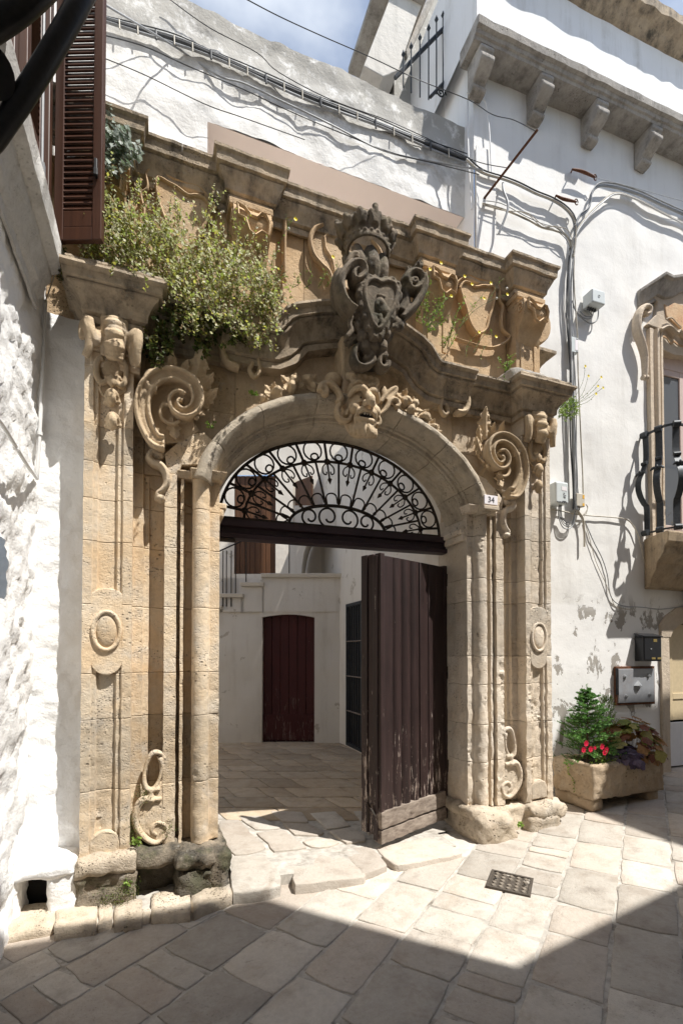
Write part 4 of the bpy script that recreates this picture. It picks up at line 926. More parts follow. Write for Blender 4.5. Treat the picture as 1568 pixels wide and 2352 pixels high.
# ---- arch: voussoirs with a moulded face
AX, AZ, AA, AB = 1.5, 2.75, 1.105, .80
def ell_pt(t, r=0.0):
    p = Vector((AX + AA * cos(t), AZ + AB * sin(t))); n = Vector((cos(t) / AA, sin(t) / AB)).normalized(); return p + n * r
aprof = [(0, .42), (0, .135), (.015, .12), (.022, .12), (.028, .10), (.055, .098), (.06, .075), (.074, .07), (.080, .03), (.094, -.015), (.115, -.048), (.14, -.066), (.165, -.066), (.188, -.05), (.203, -.02), (.211, .02), (.213, .06), (.217, .16)]
tj = [.052, .14, .27, .40, .50, .60, .73, .86, .948]
for a, b in zip(tj, tj[1:]):
    n = 14; rows = []; e = .0007
    for k in range(n + 1):
        t = (a + e + (b - a - 2 * e) * k / n) * pi; row = []
        for r, y in aprof:
            q = ell_pt(t, r); y2 = y + (.004 if k in (0, n) else 0); p = Vector((q.x, y2, q.y)); row.append(p + noise.noise_vector(p * 12) * .004)
        row.append(Vector((ell_pt(t, .215).x, .42, ell_pt(t, .215).y))); rows.append(row)
    m = MB(); m.grid(rows, close_v=True); L_ = len(rows[0]); m.f.append(tuple(range(L_))); m.f.append(tuple(n * L_ + i for i in range(L_)))
    m.build('voussoir', M['archivolt'], po, smooth=35)
# blocks of the spandrels
def ctop(x):
    d = abs(x - AX)
    K = [(0, 4.46), (.10, 4.455), (.26, 4.435), (.42, 4.385), (.56, 4.33), (.64, 4.275), (.70, 4.19), (.73, 4.16), (3, 4.16)]
    for (a, za), (b, zb) in zip(K, K[1:]):
        if a <= d <= b: return za + (zb - za) * (d - a) / (b - a)
    return 4.16
def abot(x):
    d = (x - AX) / (AA + .20)
    return AZ + (AB + .20) * sqrt(max(0, 1 - d * d)) if abs(d) < 1 else None
xsplit = [x301 - .0, .22, .52, .83, 1.16, 1.5, 1.84, 2.17, 2.48, 2.78, mx(x301)]
for i, (a, b) in enumerate(zip(xsplit, xsplit[1:])):
    n = 10; lo = []; hi = []
    for k in range(n + 1):
        x = a + .0015 + (b - a - .003) * k / n; z = abot(x); lo.append((x, z if z and z > 2.952 else 2.952)); hi.append((x, ctop(x) - .12))
    zb_ = [3.42, 3.5, None, None, None, None, None, None, 3.5, 3.42][i]
    parts = [(lo, hi)]
    if zb_: parts = [(lo, [(x, max(zb_ - .0015, l[1] + .01)) for (x, _), l in zip(hi, lo)]), ([(x, max(zb_ + .0015, l[1] + .012)) for (x, _), l in zip(hi, lo)], hi)]
    for l_, h_ in parts:
        rows = [[Vector((l[0], .135, l[1] + (h[1] - l[1]) * j / 8)) for j in range(9)] for l, h in zip(l_, h_)]
        rows = [[p + Vector((0, noise.fractal(p * 6, 1, 2, 3) * .007, 0)) for p in r] for r in rows]
        m = MB(); m.grid(rows)
        for R in (rows[0], rows[-1], [r[0] for r in rows], [r[-1] for r in rows]): m.grid([R, [p + Vector((0, .2, 0)) for p in R]])
        m.build('spandrel_block', M['frieze'], po, smooth=40)
m = MB(); o = [(x301, 2.9)] + [(AX - (AA + .19) * cos(pi * k / 24), AZ + (AB + .19) * sin(pi * k / 24)) for k in range(25)] + [(mx(x301), 2.9), (mx(x301), 4.05), (2.2, 4.05), (1.9, 4.3), (1.1, 4.3), (.8, 4.05), (x301, 4.05)]
m.prism(o, lambda p: Vector((p[0], .16, p[1])), lambda p: Vector((p[0], .54, p[1]))); m.build('arch_core', M['frieze'], po, smooth=0)

# ---- main cornice
CP = [(-.10, .31), (0, .305), (.028, .30), (.028, .255), (.012, .25), (.046, .235), (.05, .19), (.062, .165), (.092, .125), (.118, .108), (.120, .092), (.104, .088), (.142, .080), (.146, .035), (.160, .030), (.174, .018), (.172, .0), (.10, -.012), (-.25, -.03)]
def elev(a, b, y0, n=14):
    m = MB(); P = []
    for k in range(n + 1):
        x = a + (b - a) * k / n; P.append((x, ctop(x)))
    sweep_elev(m, P, CP, y0); return m.build('cornice_stone', M['cornice'], po, smooth=32)
elev(1.052, 1.5 - .001, .06); elev(.68, 1.049, .06, 18); elev(1.502, 1.948, .06); elev(1.951, 2.32, .06, 18)
elev(.40, .677, .06); elev(2.323, 2.60, .06); elev(-.12, .397, .115); elev(2.603, 3.12, .115)
prof = [(o, 4.16 - h) for o, h in CP]
def block(xf, mat):
    m = MB(xf); pth = [(-.47, .30), (-.47, -.035), (-.155, -.035), (-.155, .30)]
    sweep_plan(m, pth, prof); m.build('cornice_block', M['cornice'], po, smooth=32)
    m = MB(xf); rough_box(m, -.60, .005, -.19, .26, 4.162, 4.20, r=.015, step=.04, amp=.01); m.build('cornice_top', M['cornice'], po, smooth=60)
    m = MB(xf); m.box(-.47, -.155, -.034, .3, 3.70, 3.868); m.build('frieze_block', M[mat], po, smooth=0, bevel=.008, rough=(.004, 9))
    m = MB(xf); m.box(-.47, -.155, -.012, .3, 3.60, 3.699); m.build('frieze_fillet', M[mat], po, smooth=0, bevel=.008, rough=(.004, 9))
both(block)
# pale sloping shelf on top of the cornice, below the attic
for a, b in ((-.1, .55), (.56, 1.0), (2.0, 2.44), (2.45, 3.1)):
    m = MB(); rough_box(m, a, b, .0, .40, 4.10, 4.215, r=.04, step=.05, amp=.012); m.build('shelf_stone', M['grey_stone'], po, smooth=80)
m = MB(); rough_box(m, 3.05, 3.47, -.02, .40, 4.17, 4.36, r=.05, step=.04, amp=.012); m.build('shelf_stone', M['grey_stone'], po, smooth=80)
m = MB(); rough_box(m, mx(3.47), mx(3.05), -.02, .40, 4.17, 4.36, r=.05, step=.04, amp=.012); m.build('shelf_stone', M['grey_stone'], po, smooth=80)

# ---- attic
AY = .32
for i, (a, b) in enumerate(((-.80, -.27), (-.267, .48), (.483, 1.12), (1.123, 1.877), (1.88, 2.517), (2.52, 3.257), (3.26, 3.56))):
    m = MB(); rough_box(m, a, b, AY, .62, 4.05, 5.27, r=.004, step=.06, amp=.006, sc=7); m.build('attic_block', M['attic'], po, smooth=60)
T = 5.53
ap = [(0, T - .31), (.02, T - .31), (.022, T - .265), (.008, T - .26), (.045, T - .245), (.05, T - .205), (.066, T - .18), (.088, T - .135), (.092, T - .118), (.076, T - .112), (.112, T - .10), (.118, T - .035), (.135, T - .02), (.137, T + .0), (.08, T + .012), (-.30, T + .02)]
for pth in ([(-.92, .19), (-.26, .19), (-.26, .30), (.12, .30)], [(.122, .30), (.48, .30), (.48, .19), (.80, .19), (.80, .30), (1.35, .30)], [(1.352, .30), (2.0, .30)], [(2.002, .30), (2.2, .30), (2.2, .19), (2.52, .19), (2.52, .30), (2.9, .30)], [(2.902, .30), (3.26, .30), (3.26, .19), (3.585, .19), (3.585, .62)]):
    m = MB(); sweep_plan(m, pth, ap, jitter=.007); m.build('attic_cornice', M['cornice'], po, smooth=32)
def pedestal(a, b):
    m = MB(); rough_box(m, a + .012, b - .012, .19, AY + .05, 4.25, 5.23, r=.006, step=.05, amp=.005); m.build('pedestal', M['attic'], po, smooth=60)
    m = MB(); rough_box(m, a - .01, b + .01, .15, AY, 4.20, 4.42, r=.015, step=.05, amp=.006); m.build('pedestal_foot', M['attic'], po, smooth=60)
    m = MB(); m.box(a + .005, b - .005, .16, AY, 5.13, 5.20); m.box(a - .015, b + .015, .135, AY, 5.165, 5.222); m.build('pedestal_moulding', M['attic'], po, smooth=0, bevel=.01, rough=(.004, 9))
    # scrolled console with a sagging, rimmed shield on its face
    c = (a + b) / 2; w = (b - a) / 2 - .012
    pr = [(.19, 5.125), (.075, 5.125), (.06, 5.09), (.055, 5.03), (.07, 4.97), (.10, 4.92), (.135, 4.885), (.16, 4.82), (.172, 4.76), (.20, 4.72)]
    m = MB(); R = []
    for k in range(9):
        s_ = -1 + 2 * k / 8; R.append([Vector((c + w * s_ * (1 - .12 * max(0, (5.0 - z) / .25) if z < 5.0 else 1), y + .012 * s_ * s_ - .0, z - .03 * (1 - s_ * s_) * (1 if z > 5.0 else 0))) for y, z in pr])
    m.grid(R)
    for r in (R[0], R[-1]): m.grid([r, [Vector((p.x, .24, p.z)) for p in r]])
    m.build('console', M['attic'], po, smooth=50)
    o = [(-.9, 5.10), (-.5, 5.085), (-.15, 5.035), (.2, 5.03), (.45, 5.075), (.75, 5.07), (.92, 5.02), (.88, 4.93), (.5, 4.945), (.15, 4.905), (-.2, 4.925), (-.45, 5.0), (-.85, 5.01), (-.9, 5.10)]
    m = MB(); m.tube([Vector((c + w * u * .92, .048 + .02 * max(0, (5.0 - z) / .1), z)) for u, z in o], .011, 6, ky=1.5); m.build('console_rim', M['attic'], po, smooth=60)
    for s_ in (-1, 1):
        m = MB(); m.tube([Vector((c + s_ * (w + .002), .125 + .05 * (1 - k / 22) * cos(k * .48), 5.045 + .06 * (1 - k / 22) * sin(k * .48))) for k in range(20)], .012, 6); m.build('console_volute', M['attic'], po, smooth=60)
    for s_ in (-.55, .55):
        m = MB(); m.box(c + w * s_ - .02, c + w * s_ + .02, .178, .20, 4.44, 4.74); m.build('shaft_band', M['attic'], po, smooth=0, bevel=.005)
for a, b in ((-.585, -.262), (.48, .80), (2.2, 2.52), (3.262, 3.585)): pedestal(a, b)
# quarter-round wing at the right end of the attic
m = MB(); o = [(3.585, 5.22)] + [(3.60 + .17 * cos(t), 5.05 + .2 * sin(t)) for t in [pi * .45 - pi * .95 * k / 10 for k in range(11)]] + [(3.585, 4.80)]
m.prism(o, lambda p: Vector((p[0], .24, p[1])), lambda p: Vector((p[0], .5, p[1]))); m.build('side_wing', M['attic'], po, smooth=40, bevel=.012)
m = MB(); sweep_plan(m, [(3.585, .36), (3.70, .36), (3.70, .60)], [(-.1, 4.62), (0, 4.62), (.03, 4.68), (.05, 4.70), (.10, 4.76), (.13, 4.77), (.13, 4.80), (-.1, 4.82)]); m.build('side_moulding', M['cornice'], po, smooth=35)
# relief shields in the side bays (traced on the right, mirrored to the left)
def plate(pts, y0, y1, name, mat, xf=None, bev=.012):
    m = MB(xf); m.prism([(p.x, p.z) for p in pts], lambda p: Vector((p[0], y0, p[1])), lambda p: Vector((p[0], y1, p[1]))); return m.build(name, M[mat], po, smooth=0, bevel=bev)
def rel(xf, mat):
    y = .27
    sh_ = catmull([ZF('F', *p, y) for p in ((585, 600), (615, 555), (660, 560), (705, 592), (760, 582), (800, 585), (850, 590), (858, 660), (845, 740), (815, 830), (800, 900), (770, 945), (720, 950), (680, 900), (655, 840), (635, 760), (610, 690), (585, 600))], 3)[:-1]
    plate(sh_, .255, .33, 'relief_shield', 'attic', xf)
    m = MB(xf); m.tube([p + Vector((0, -.02, 0)) for p in sh_] + [sh_[0] + Vector((0, -.02, 0))], .013, 6, ky=1.4); m.build('shield_rim', M['attic'], po, smooth=60)
    m = MB(xf); m.tube(catmull([ZF('F', *p, y) for p in ((560, 560), (640, 495), (720, 520), (800, 540), (860, 545), (905, 590), (900, 680), (930, 740), (915, 830), (930, 920), (985, 975), (930, 1030), (850, 1060), (760, 1050), (640, 1015), (560, 990))], 4), .014, 6, ky=1.8); m.build('frame_moulding', M['attic'], po, smooth=60)
rel(lambda p: p, 'attic'); rel(lambda p: Vector((mx(p[0]), p[1], p[2])), 'attic')
# middle bay: curved framing and a rough sunk field
cv_ = catmull([ZF('E', *p, .28) for p in ((560, 140), (500, 180), (468, 260), (488, 360), (545, 440), (605, 500), (625, 590))], 4)
cv_ = [(p.x, p.z) for p in cv_]; pl_ = cv_ + [(mx(x), z) for x, z in reversed(cv_)]
m = MB(); m.prism(pl_, lambda p: Vector((p[0], .275, p[1])), lambda p: Vector((p[0], .33, p[1]))); m.build('raised_panel', M['attic'], po, smooth=0, bevel=.01)
m = MB(); m.tube(catmull([ZF('E', *p, .28) for p in ((270, 560), (270, 180), (300, 110), (400, 130), (520, 150))], 4), .02, 6, ky=1.6); m.build('frame_moulding', M['attic'], po, smooth=60)
m = MB(); m.tube(catmull([ZF('E', *p, .26) for p in ((550, 150), (490, 180), (460, 260), (480, 360), (540, 440), (600, 500), (620, 590))], 4), .020, 8, ky=1.4); m.tube(catmull([ZF('E', *p, .28) for p in ((560, 250), (590, 215), (640, 215), (690, 265), (760, 280))], 4), .016, 6, ky=1.6); m.tube(catmull([ZF('E', *p, .28) for p in ((560, 250), (570, 330), (620, 420), (640, 560))], 4), .018, 6, ky=1.6); m.build('frame_moulding', M['attic'], po, smooth=60)
m = MB(); m.tube(catmull([(lambda q: Vector((mx(q.x), q.y, q.z)))(ZF('E', *p, .26)) for p in ((550, 150), (490, 180), (460, 260), (480, 360), (540, 440), (600, 500), (620, 590))], 4), .020, 8, ky=1.4); m.build('frame_moulding', M['attic'], po, smooth=60)
for xf in (lambda p: p, lambda p: Vector((mx(p[0]), p[1], p[2]))):
    m = MB(xf); a = ZF('T', 395, 110, .28); b = ZF('T', 640, 170, .28); m.tube(catmull([ZF('T', *p, .29) for p in ((385, 130), (420, 70), (470, 60), (620, 110), (760, 160), (880, 205), (950, 290), (950, 330))], 4), .013, 6, ky=1.5); m.build('frame_moulding', M['attic'], po, smooth=60)

# ---- carved capitals: pleated mask-like console between two curling wings, C-scrolls and bell flowers below
def capital(xf, mat):
    y = -.06; m = MB(xf); Z = lambda u, v, yy=y: ZF('P', u, v, yy)
    o = [Z(450, 420), Z(690, 480), Z(715, 760), Z(680, 1000), Z(560, 1040), Z(440, 1000), Z(440, 700)]
    m.prism([(p.x, p.z) for p in o], lambda p: Vector((p[0], -.075, p[1])), lambda p: Vector((p[0], .06, p[1])))
    for k, (v, r, d) in enumerate(((420, .022, .0), (480, .026, .02), (560, .02, .025), (640, .030, .03), (760, .026, .02), (830, .034, .025), (930, .024, .01), (1000, .02, 0))):
        a, b, c = Z(455, v, -.075 - d * .6), Z(575, v + 25, -.10 - d), Z(700, v + 55, -.075 - d * .6)
        m.tube(catmull([a, b, c], 5), lambda t, r=r: r * (.75 + .35 * sin(pi * t)), 8)
    m.tube([Z(400, 400, -.08), Z(415, 700, -.06), Z(400, 1000, -.03)], .018, 8); m.tube([Z(745, 520, -.08), Z(735, 800, -.06), Z(700, 1050, -.03)], .018, 8)
    # wings
    m.tube(catmull([Z(370, 600, -.03), Z(320, 720, -.05), Z(250, 760, -.07), Z(190, 560, -.085), Z(160, 450, -.05)], 5), lambda t: .03 + .012 * sin(pi * t), 8)
    m.tube(catmull([Z(190, 440, -.08), Z(200, 600, -.09), Z(190, 850, -.075), Z(130, 1020, -.05)], 5), lambda t: .034 - .008 * t, 8)
    m.tube(catmull([Z(95, 480, -.05), Z(70, 640, -.05), Z(90, 740, -.05)], 4), .022, 8)
    m.tube(catmull([Z(760, 640, -.03), Z(830, 780, -.05), Z(880, 700, -.075), Z(920, 630, -.06)], 5), lambda t: .03 + .01 * sin(pi * t), 8)
    m.tube(catmull([Z(930, 640, -.08), Z(930, 800, -.09), Z(910, 1000, -.07), Z(910, 1180, -.04)], 5), lambda t: .036 - .006 * t, 8)
    m.tube(catmull([Z(860, 760, -.06), Z(850, 950, -.06), Z(890, 1130, -.05)], 4), .03, 8)
    # shell on top
    for k in range(5):
        u = 470 + 45 * k; m.tube([Z(560, 400, -.05), Z(u, 290, -.06), Z(500 + 30 * k, 215 + 18 * abs(k - 2), -.05)], .02, 6)
    m.ell(Z(415, 400, -.06), (.022, .02, .02)); m.ell(Z(740, 500, -.06), (.022, .02, .02))
    m.build('capital', M['carved'], po, remesh=.0065, sm=1)
    m = MB(xf)
    m.tube(catmull([Z(410, 1050, -.02), Z(340, 1060, -.02), Z(300, 1180, -.02), Z(310, 1320, -.02), (Z(370, 1410, -.02)), Z(450, 1400, -.02), Z(470, 1350, -.02), Z(430, 1350, -.02)], 5), lambda t: .017 + .004 * sin(pi * t), 8)
    m.tube(catmull([Z(680, 1120, -.02), Z(735, 1100, -.02), Z(765, 1220, -.02), Z(740, 1400, -.02), Z(680, 1470, -.02), Z(610, 1420, -.02), Z(620, 1350, -.02), Z(670, 1360, -.02)], 5), lambda t: .017 + .004 * sin(pi * t), 8)
    m.ell(Z(540, 1390, -.03), (.025, .03, .045)); m.tube(catmull([Z(350, 1480, .0), Z(400, 1600, 0), Z(540, 1640, 0), Z(700, 1570, 0), Z(760, 1500, 0)], 4), .012, 6)
    m.ell(Z(540, 1200, .01), (.075, .03, .09))
    m.build('capital_scroll', M['carved'], po, remesh=.006, sm=0)
    for cu, cv in ((530, 1620), (545, 1980)):
        m = MB(xf)
        m.tube(catmull([Z(cu - 90, cv + 30, -.02), Z(cu - 40, cv - 70, -.045), Z(cu + 20, cv - 90, -.05)], 4), .016, 6); m.tube(catmull([Z(cu + 100, cv + 60, -.02), Z(cu + 70, cv - 40, -.045), Z(cu + 10, cv - 90, -.05)], 4), .016, 6)
        m.tube(catmull([Z(cu, cv - 90, -.05), Z(cu + 5, cv + 20, -.06), Z(cu + 30, cv + 130, -.03)], 4), lambda t: .014 + .014 * sin(pi * t), 8); m.ell(Z(cu - 10, cv + 60, -.03), (.035, .03, .05)); m.ell(Z(cu + 110, cv + 90, -.02), (.016, .015, .02)); m.ell(Z(cu - 90, cv + 100, -.02), (.016, .015, .02))
        m.build('bell_flower', M['carved'], po, remesh=.0055, sm=0)
both(capital)
def leafcrest(m, base, tip, w, n=5, y=-.02, th=.02):
    """acanthus leaf: a rib with lobes folding off it"""
    base, tip = Vector(base), Vector(tip); d = tip - base; s_ = Vector((d.z, 0, -d.x)).normalized()
    m.tube([base, base.lerp(tip, .5) + Vector((0, -.025, 0)), tip], lambda t: th * (1.1 - .7 * t), 6)
    for k in range(n):
        t = (k + .5) / n; p = base.lerp(tip, t * .8) + Vector((0, -.02 * sin(pi * t), 0)); ww = w * (1 - .55 * t)
        for sg in (-1, 1):
            q = p + s_ * sg * ww + d * .16; m.tube([p, p.lerp(q, .6) + Vector((0, -.03, 0)), q + Vector((0, .012, 0))], [th * .8, th * 1.0, th * .45], 6)
# ---- the great volutes at the springing of the arch
def volute(xf, mat):
    Z = lambda u, v, yy=.0: ZF('D', u, v, yy)
    m = MB(xf)
    main = [(745, 1415), (690, 1400), (640, 1320), (612, 1220), (618, 1130), (650, 1060), (710, 1010), (790, 995), (865, 1015), (925, 1065), (948, 1140), (925, 1205), (870, 1232), (815, 1205), (800, 1155), (830, 1125), (865, 1140)]
    cl_ = catmull([Z(u, v, -.005 - .03 * k / 16) for k, (u, v) in enumerate(main)], 6); hw_ = lambda t: .050 - .022 * t
    m.tube([p + Vector((0, .03, 0)) for p in cl_], lambda t: hw_(t) * .95, 10, ky=1.5)
    for sg in (-1, 1):
        ed = []
        for i, p in enumerate(cl_):
            d = (cl_[min(i + 1, len(cl_) - 1)] - cl_[max(i - 1, 0)]).normalized(); ed.append(p + Vector((d.z, 0, -d.x)) * sg * hw_(i / (len(cl_) - 1)) * .86 + Vector((0, -.035 if sg < 0 else -.02, 0)))
        m.tube(ed, lambda t: .017 - .005 * t, 8, ky=2.2)
    m.tube(catmull([Z(*p, -.02) for p in ((700, 1085), (660, 1075), (635, 1030), (650, 985), (690, 975))], 5), .026, 8, ky=1.6)
    pz_ = [Z(*p, .05) for p in ((650, 1080), (780, 1010), (900, 1050), (940, 1140), (900, 1230), (960, 1330), (860, 1400), (740, 1410), (650, 1330), (625, 1200))]
    m.prism([(p.x, p.z) for p in pz_], lambda p: Vector((p[0], .05, p[1])), lambda p: Vector((p[0], .16, p[1])))
    m.build('volute', M['carved'], po, remesh=.008, sm=1)
    m = MB(xf)
    m.tube(catmull([Z(*p, -.0) for p in ((780, 1180), (740, 1170), (720, 1220), (745, 1270), (800, 1290), (840, 1270))], 5), .014, 8)
    acanthus(m, Z(795, 1255, .05), Z(815, 1410, .04), .06, 3)
    for b, t_, w in (((715, 1010), (705, 935), .032), ((775, 1000), (800, 872), .045), ((845, 1015), (890, 915), .036), ((925, 1060), (985, 838), .070), ((960, 1090), (1045, 1000), .045), ((945, 1195), (1072, 1095), .05), ((935, 1195), (990, 1260), .03)):
        acanthus(m, Z(*b, .07), Z(*t_, .03), w * 1.25, 3 if w < .05 else 4)
    m.ell(Z(940, 1250, 0), (.02, .02, .02))
    m.build('acanthus_crest', M['carved'], po, remesh=.007, sm=0)
both(volute)
# small scroll with a leaf higher in each spandrel (traced on the right)
def small(xf, mat):
    Z = lambda u, v, yy=.05: ZF('F', u, v, yy); m = MB(xf)
    m.tube(catmull([Z(*p) for p in ((545, 1475), (580, 1480), (575, 1420), (530, 1420), (510, 1460), (530, 1380), (590, 1380), (640, 1430), (650, 1510), (620, 1570), (560, 1570))], 5), lambda t: .018 + .012 * t, 8, ky=1.8)
    m.tube(catmull([Z(*p) for p in ((500, 1390), (460, 1420), (450, 1480), (440, 1530), (470, 1590), (500, 1560), (480, 1500))], 4), .018, 8, ky=1.6); m.ell(Z(470, 1400, .06), (.035, .04, .03))
    m.build('spandrel_scroll', M['carved'], po, remesh=.007, sm=0)
small(lambda p: p, ''); small(lambda p: Vector((mx(p[0]), p[1], p[2])), '')
# festoons either side of the mask, each bell a carved piece
def lump(m, c, r, seed):
    rr = random.Random(seed)
    for k in range(2):
        a = rr.uniform(0, 2 * pi); q = Vector((cos(a), 0, sin(a))); c2 = c + q * r * .55 + Vector((0, rr.uniform(-.03, 0), 0))
        m.tube(catmull([c, c2 + Vector((0, -r * .6, 0)), c + q * r * 1.35], 4), lambda t: r * (.34 + .22 * sin(pi * t)), 6)
    m.ell(c, (r * .5, r * .45, r * .5))
    for k in range(5):
        a = rr.uniform(-.5, .5) + k * 1.257; acanthus(m, c + Vector((0, .01, 0)), c + Vector((cos(a) * r * 1.75, -.005, sin(a) * r * 1.5)), r * .75, 3, th=.016, curl=.02)
for k, (u, v, r, yy) in enumerate(((460, 1320, .055, .02), (315, 1325, .06, .02), (185, 1385, .05, .02), (110, 1440, .03, .03))):
    m = MB(); lump(m, ZF('E', u, v, yy), r, k); m.build('festoon_flower', M['carved'], po, remesh=.0065, sm=0)
for k, (u, v, r, yy) in enumerate(((1140, 1430, .055, -.03), (1200, 1500, .06, -.02), (1270, 1560, .055, 0), (1340, 1630, .045, .02), (1385, 1660, .03, .03))):
    m = MB(); lump(m, ZF('E', u, v, yy), r, k + 20); m.build('festoon_flower', M['carved'], po, remesh=.0065, sm=0)

# ---- grotesque mask on the keystone
m = MB(); V = Vector
m.ell((1.5, -.01, 3.63), (.138, .155, .215), nu=16, nv=20)
m.ell((1.5, -.07, 3.765), (.125, .095, .10)); m.ell((1.5, -.105, 3.455), (.078, .075, .075)); m.ell((1.5, -.12, 3.55), (.075, .06, .05))
for s_ in (-1, 1):
    X = lambda d: 1.5 + s_ * d
    m.tube(catmull([V((X(.004), -.178, 3.690)), V((X(.045), -.195, 3.722)), V((X(.092), -.155, 3.722)), V((X(.125), -.10, 3.685))], 4), lambda t: .030 - .008 * t, 8)
    m.tube(catmull([V((X(.02), -.165, 3.76)), V((X(.06), -.165, 3.79)), V((X(.11), -.115, 3.775))], 4), .016, 6)
    m.ell((X(.055), -.148, 3.658), (.030, .024, .021)); m.tube(catmull([V((X(.018), -.155, 3.638)), V((X(.058), -.168, 3.628)), V((X(.10), -.12, 3.648))], 4), .010, 6)
    m.ell((X(.085), -.125, 3.590), (.050, .05, .05)); m.ell((X(.028), -.212, 3.600), (.026, .028, .023))
    m.tube(catmull([V((X(.03), -.185, 3.585)), V((X(.07), -.175, 3.555)), V((X(.088), -.14, 3.51)), V((X(.08), -.13, 3.47))], 4), .013, 6)
    m.tube(catmull([V((X(.004), -.190, 3.553)), V((X(.04), -.185, 3.552)), V((X(.072), -.15, 3.535))], 4), .017, 8)
    m.tube(catmull([V((X(.0), -.175, 3.487)), V((X(.04), -.168, 3.490)), V((X(.068), -.14, 3.505))], 4), .018, 8)
    m.ell((X(.158), -.01, 3.69), (.022, .035, .085), Matrix.Rotation(s_ * .25, 3, 'Y'))
    for k in range(4):
        d = .012 + .028 * k; m.tube(catmull([V((X(d), -.155 + .02 * k, 3.46)), V((X(d + .012), -.165 + .025 * k, 3.41)), V((X(d - .008), -.13 + .025 * k, 3.36 + .02 * k))], 4), lambda t: .026 - .012 * t, 6)
m.tube(catmull([V((1.5, -.16, 3.715)), V((1.5, -.205, 3.665)), V((1.5, -.25, 3.615)), V((1.5, -.228, 3.588))], 4), lambda t: .024 + .016 * t, 8)
for k in range(5):
    a = -.9 + .45 * k; m.tube([V((1.5 + .06 * sin(a), -.09, 3.77)), V((1.5 + .115 * sin(a), -.12, 3.83 + .02 * cos(a))), V((1.5 + .15 * sin(a), -.06, 3.84 + .045 * cos(a)))], lambda t: .034 + .012 * sin(pi * t), 8)
mk = m.build('mask', M['carved'], po, remesh=.006, sm=0)
m = MB(); m.ell((1.5, -.158, 3.520), (.056, .030, .017)); m.build('mouth_shade', M['dark'], mk, smooth=180)  # dark blob painted as the shade of the open mouth
for dx in (-.026, -.004, .02): m = MB(); m.ell((1.5 + dx, -.186, 3.528), (.008, .006, .009)); m.build('tooth', M['pale'], mk, smooth=180)
for s_ in (-1, 1): m = MB(); m.ell((1.5 + s_ * .052, -.171, 3.657), (.008, .004, .008)); m.build('pupil', M['dark'], mk, smooth=180)
ZR = lambda u, v, yy: ZF('R', u, v, yy)
m = MB(); m.tube(catmull([ZR(*p, -.08) for p in ((400, 985), (395, 930), (440, 895), (490, 940), (480, 1020), (420, 1075), (340, 1070), (260, 1010), (225, 910), (235, 830), (275, 790))], 5), .021, 8, ky=1.8)
m.tube(catmull([ZR(*p, -.08) for p in ((-40, 560), (20, 590), (40, 530), (0, 470), (-60, 470), (-90, 520), (-60, 430), (30, 390), (130, 420), (220, 500), (280, 620), (285, 690), (240, 745))], 5), lambda t: .022 + .006 * t, 8, ky=1.6); m.ell(ZR(170, 320, -.0), (.075, .06, .06)); m.build('mask_scroll', M['carved'], po, remesh=.0065, sm=0)
m = MB(); m.tube(catmull([ZR(*p, -.08) for p in ((1290, 830), (1340, 800), (1330, 720), (1260, 680), (1180, 730), (1140, 820), (1080, 900), (1010, 960), (930, 980), (890, 1040), (960, 1010), (1000, 1080), (980, 1150), (930, 1160))], 5), .021, 8, ky=1.8)
m.tube(catmull([ZR(*p, -.07) for p in ((1020, 740), (1120, 600), (1230, 500), (1310, 480), (1260, 600), (1130, 710))], 5), .02, 8, ky=1.5); m.ell(ZR(1080, 600, -.04), (.035, .04, .08)); m.build('mask_scroll', M['carved'], po, remesh=.0065, sm=0)
# keystone body that carries mask and arms
m = MB(); m.hull8([(1.36, -.01, 3.56), (1.64, -.01, 3.56), (1.64, .2, 3.56), (1.36, .2, 3.56)], [(1.33, -.06, 4.2), (1.67, -.06, 4.2), (1.67, .2, 4.2), (1.33, .2, 4.2)]); m.build('keystone', M['carved'], po, smooth=0, bevel=.02, rough=(.006, 9))

# ---- coat of arms leaning out over the crest
Q = lambda u, v, yy=-.33: ZF('Q', u, v, yy)
m = MB(); sh_ = catmull([Q(*p) for p in ((455, 1090), (485, 1020), (540, 985), (610, 985), (665, 1015), (690, 1025), (730, 1010), (800, 1005), (880, 1040), (915, 1150), (890, 1290), (850, 1400), (780, 1520), (720, 1620), (650, 1690), (580, 1630), (530, 1500), (490, 1380), (460, 1250), (455, 1090))], 4)[:-1]
m.prism([(p.x, p.z) for p in sh_], lambda p: Vector((p[0], -.345, p[1])), lambda p: Vector((p[0], -.20, p[1])))
m.build('shield', M['arms'], po, smooth=0, bevel=.02, seg=3)
sc0 = sum(sh_, Vector()) / len(sh_)
m = MB(); m.tube([p + Vector((0, -.012, 0)) for p in sh_] + [sh_[0] + Vector((0, -.012, 0))], .018, 8, ky=1.3)
fr_ = [sc0 + (p - sc0) * (1.20 + .09 * sin(i * 1.55)) + Vector((0, .03, 0)) for i, p in enumerate(sh_)]; m.tube(fr_ + [fr_[0]], .030, 8, ky=1.6)
m.ell(Q(690, 1330, -.345), (.05, .025, .06)); m.ell(Q(745, 1400, -.345), (.045, .025, .045)); m.ell(Q(700, 1290, -.36), (.022, .02, .025)); m.ell(Q(600, 1560, -.345), (.03, .02, .05)); m.ell(Q(690, 1540, -.345), (.02, .02, .05)); m.ell(Q(640, 1480, -.345), (.05, .015, .015))
m.ell(Q(700, 1195, -.35), (.04, .015, .012)); m.ell(Q(650, 1330, -.35), (.02, .02, .012)); m.build('shield_charge', M['arms'], po, remesh=.0065, sm=0)
m = MB()
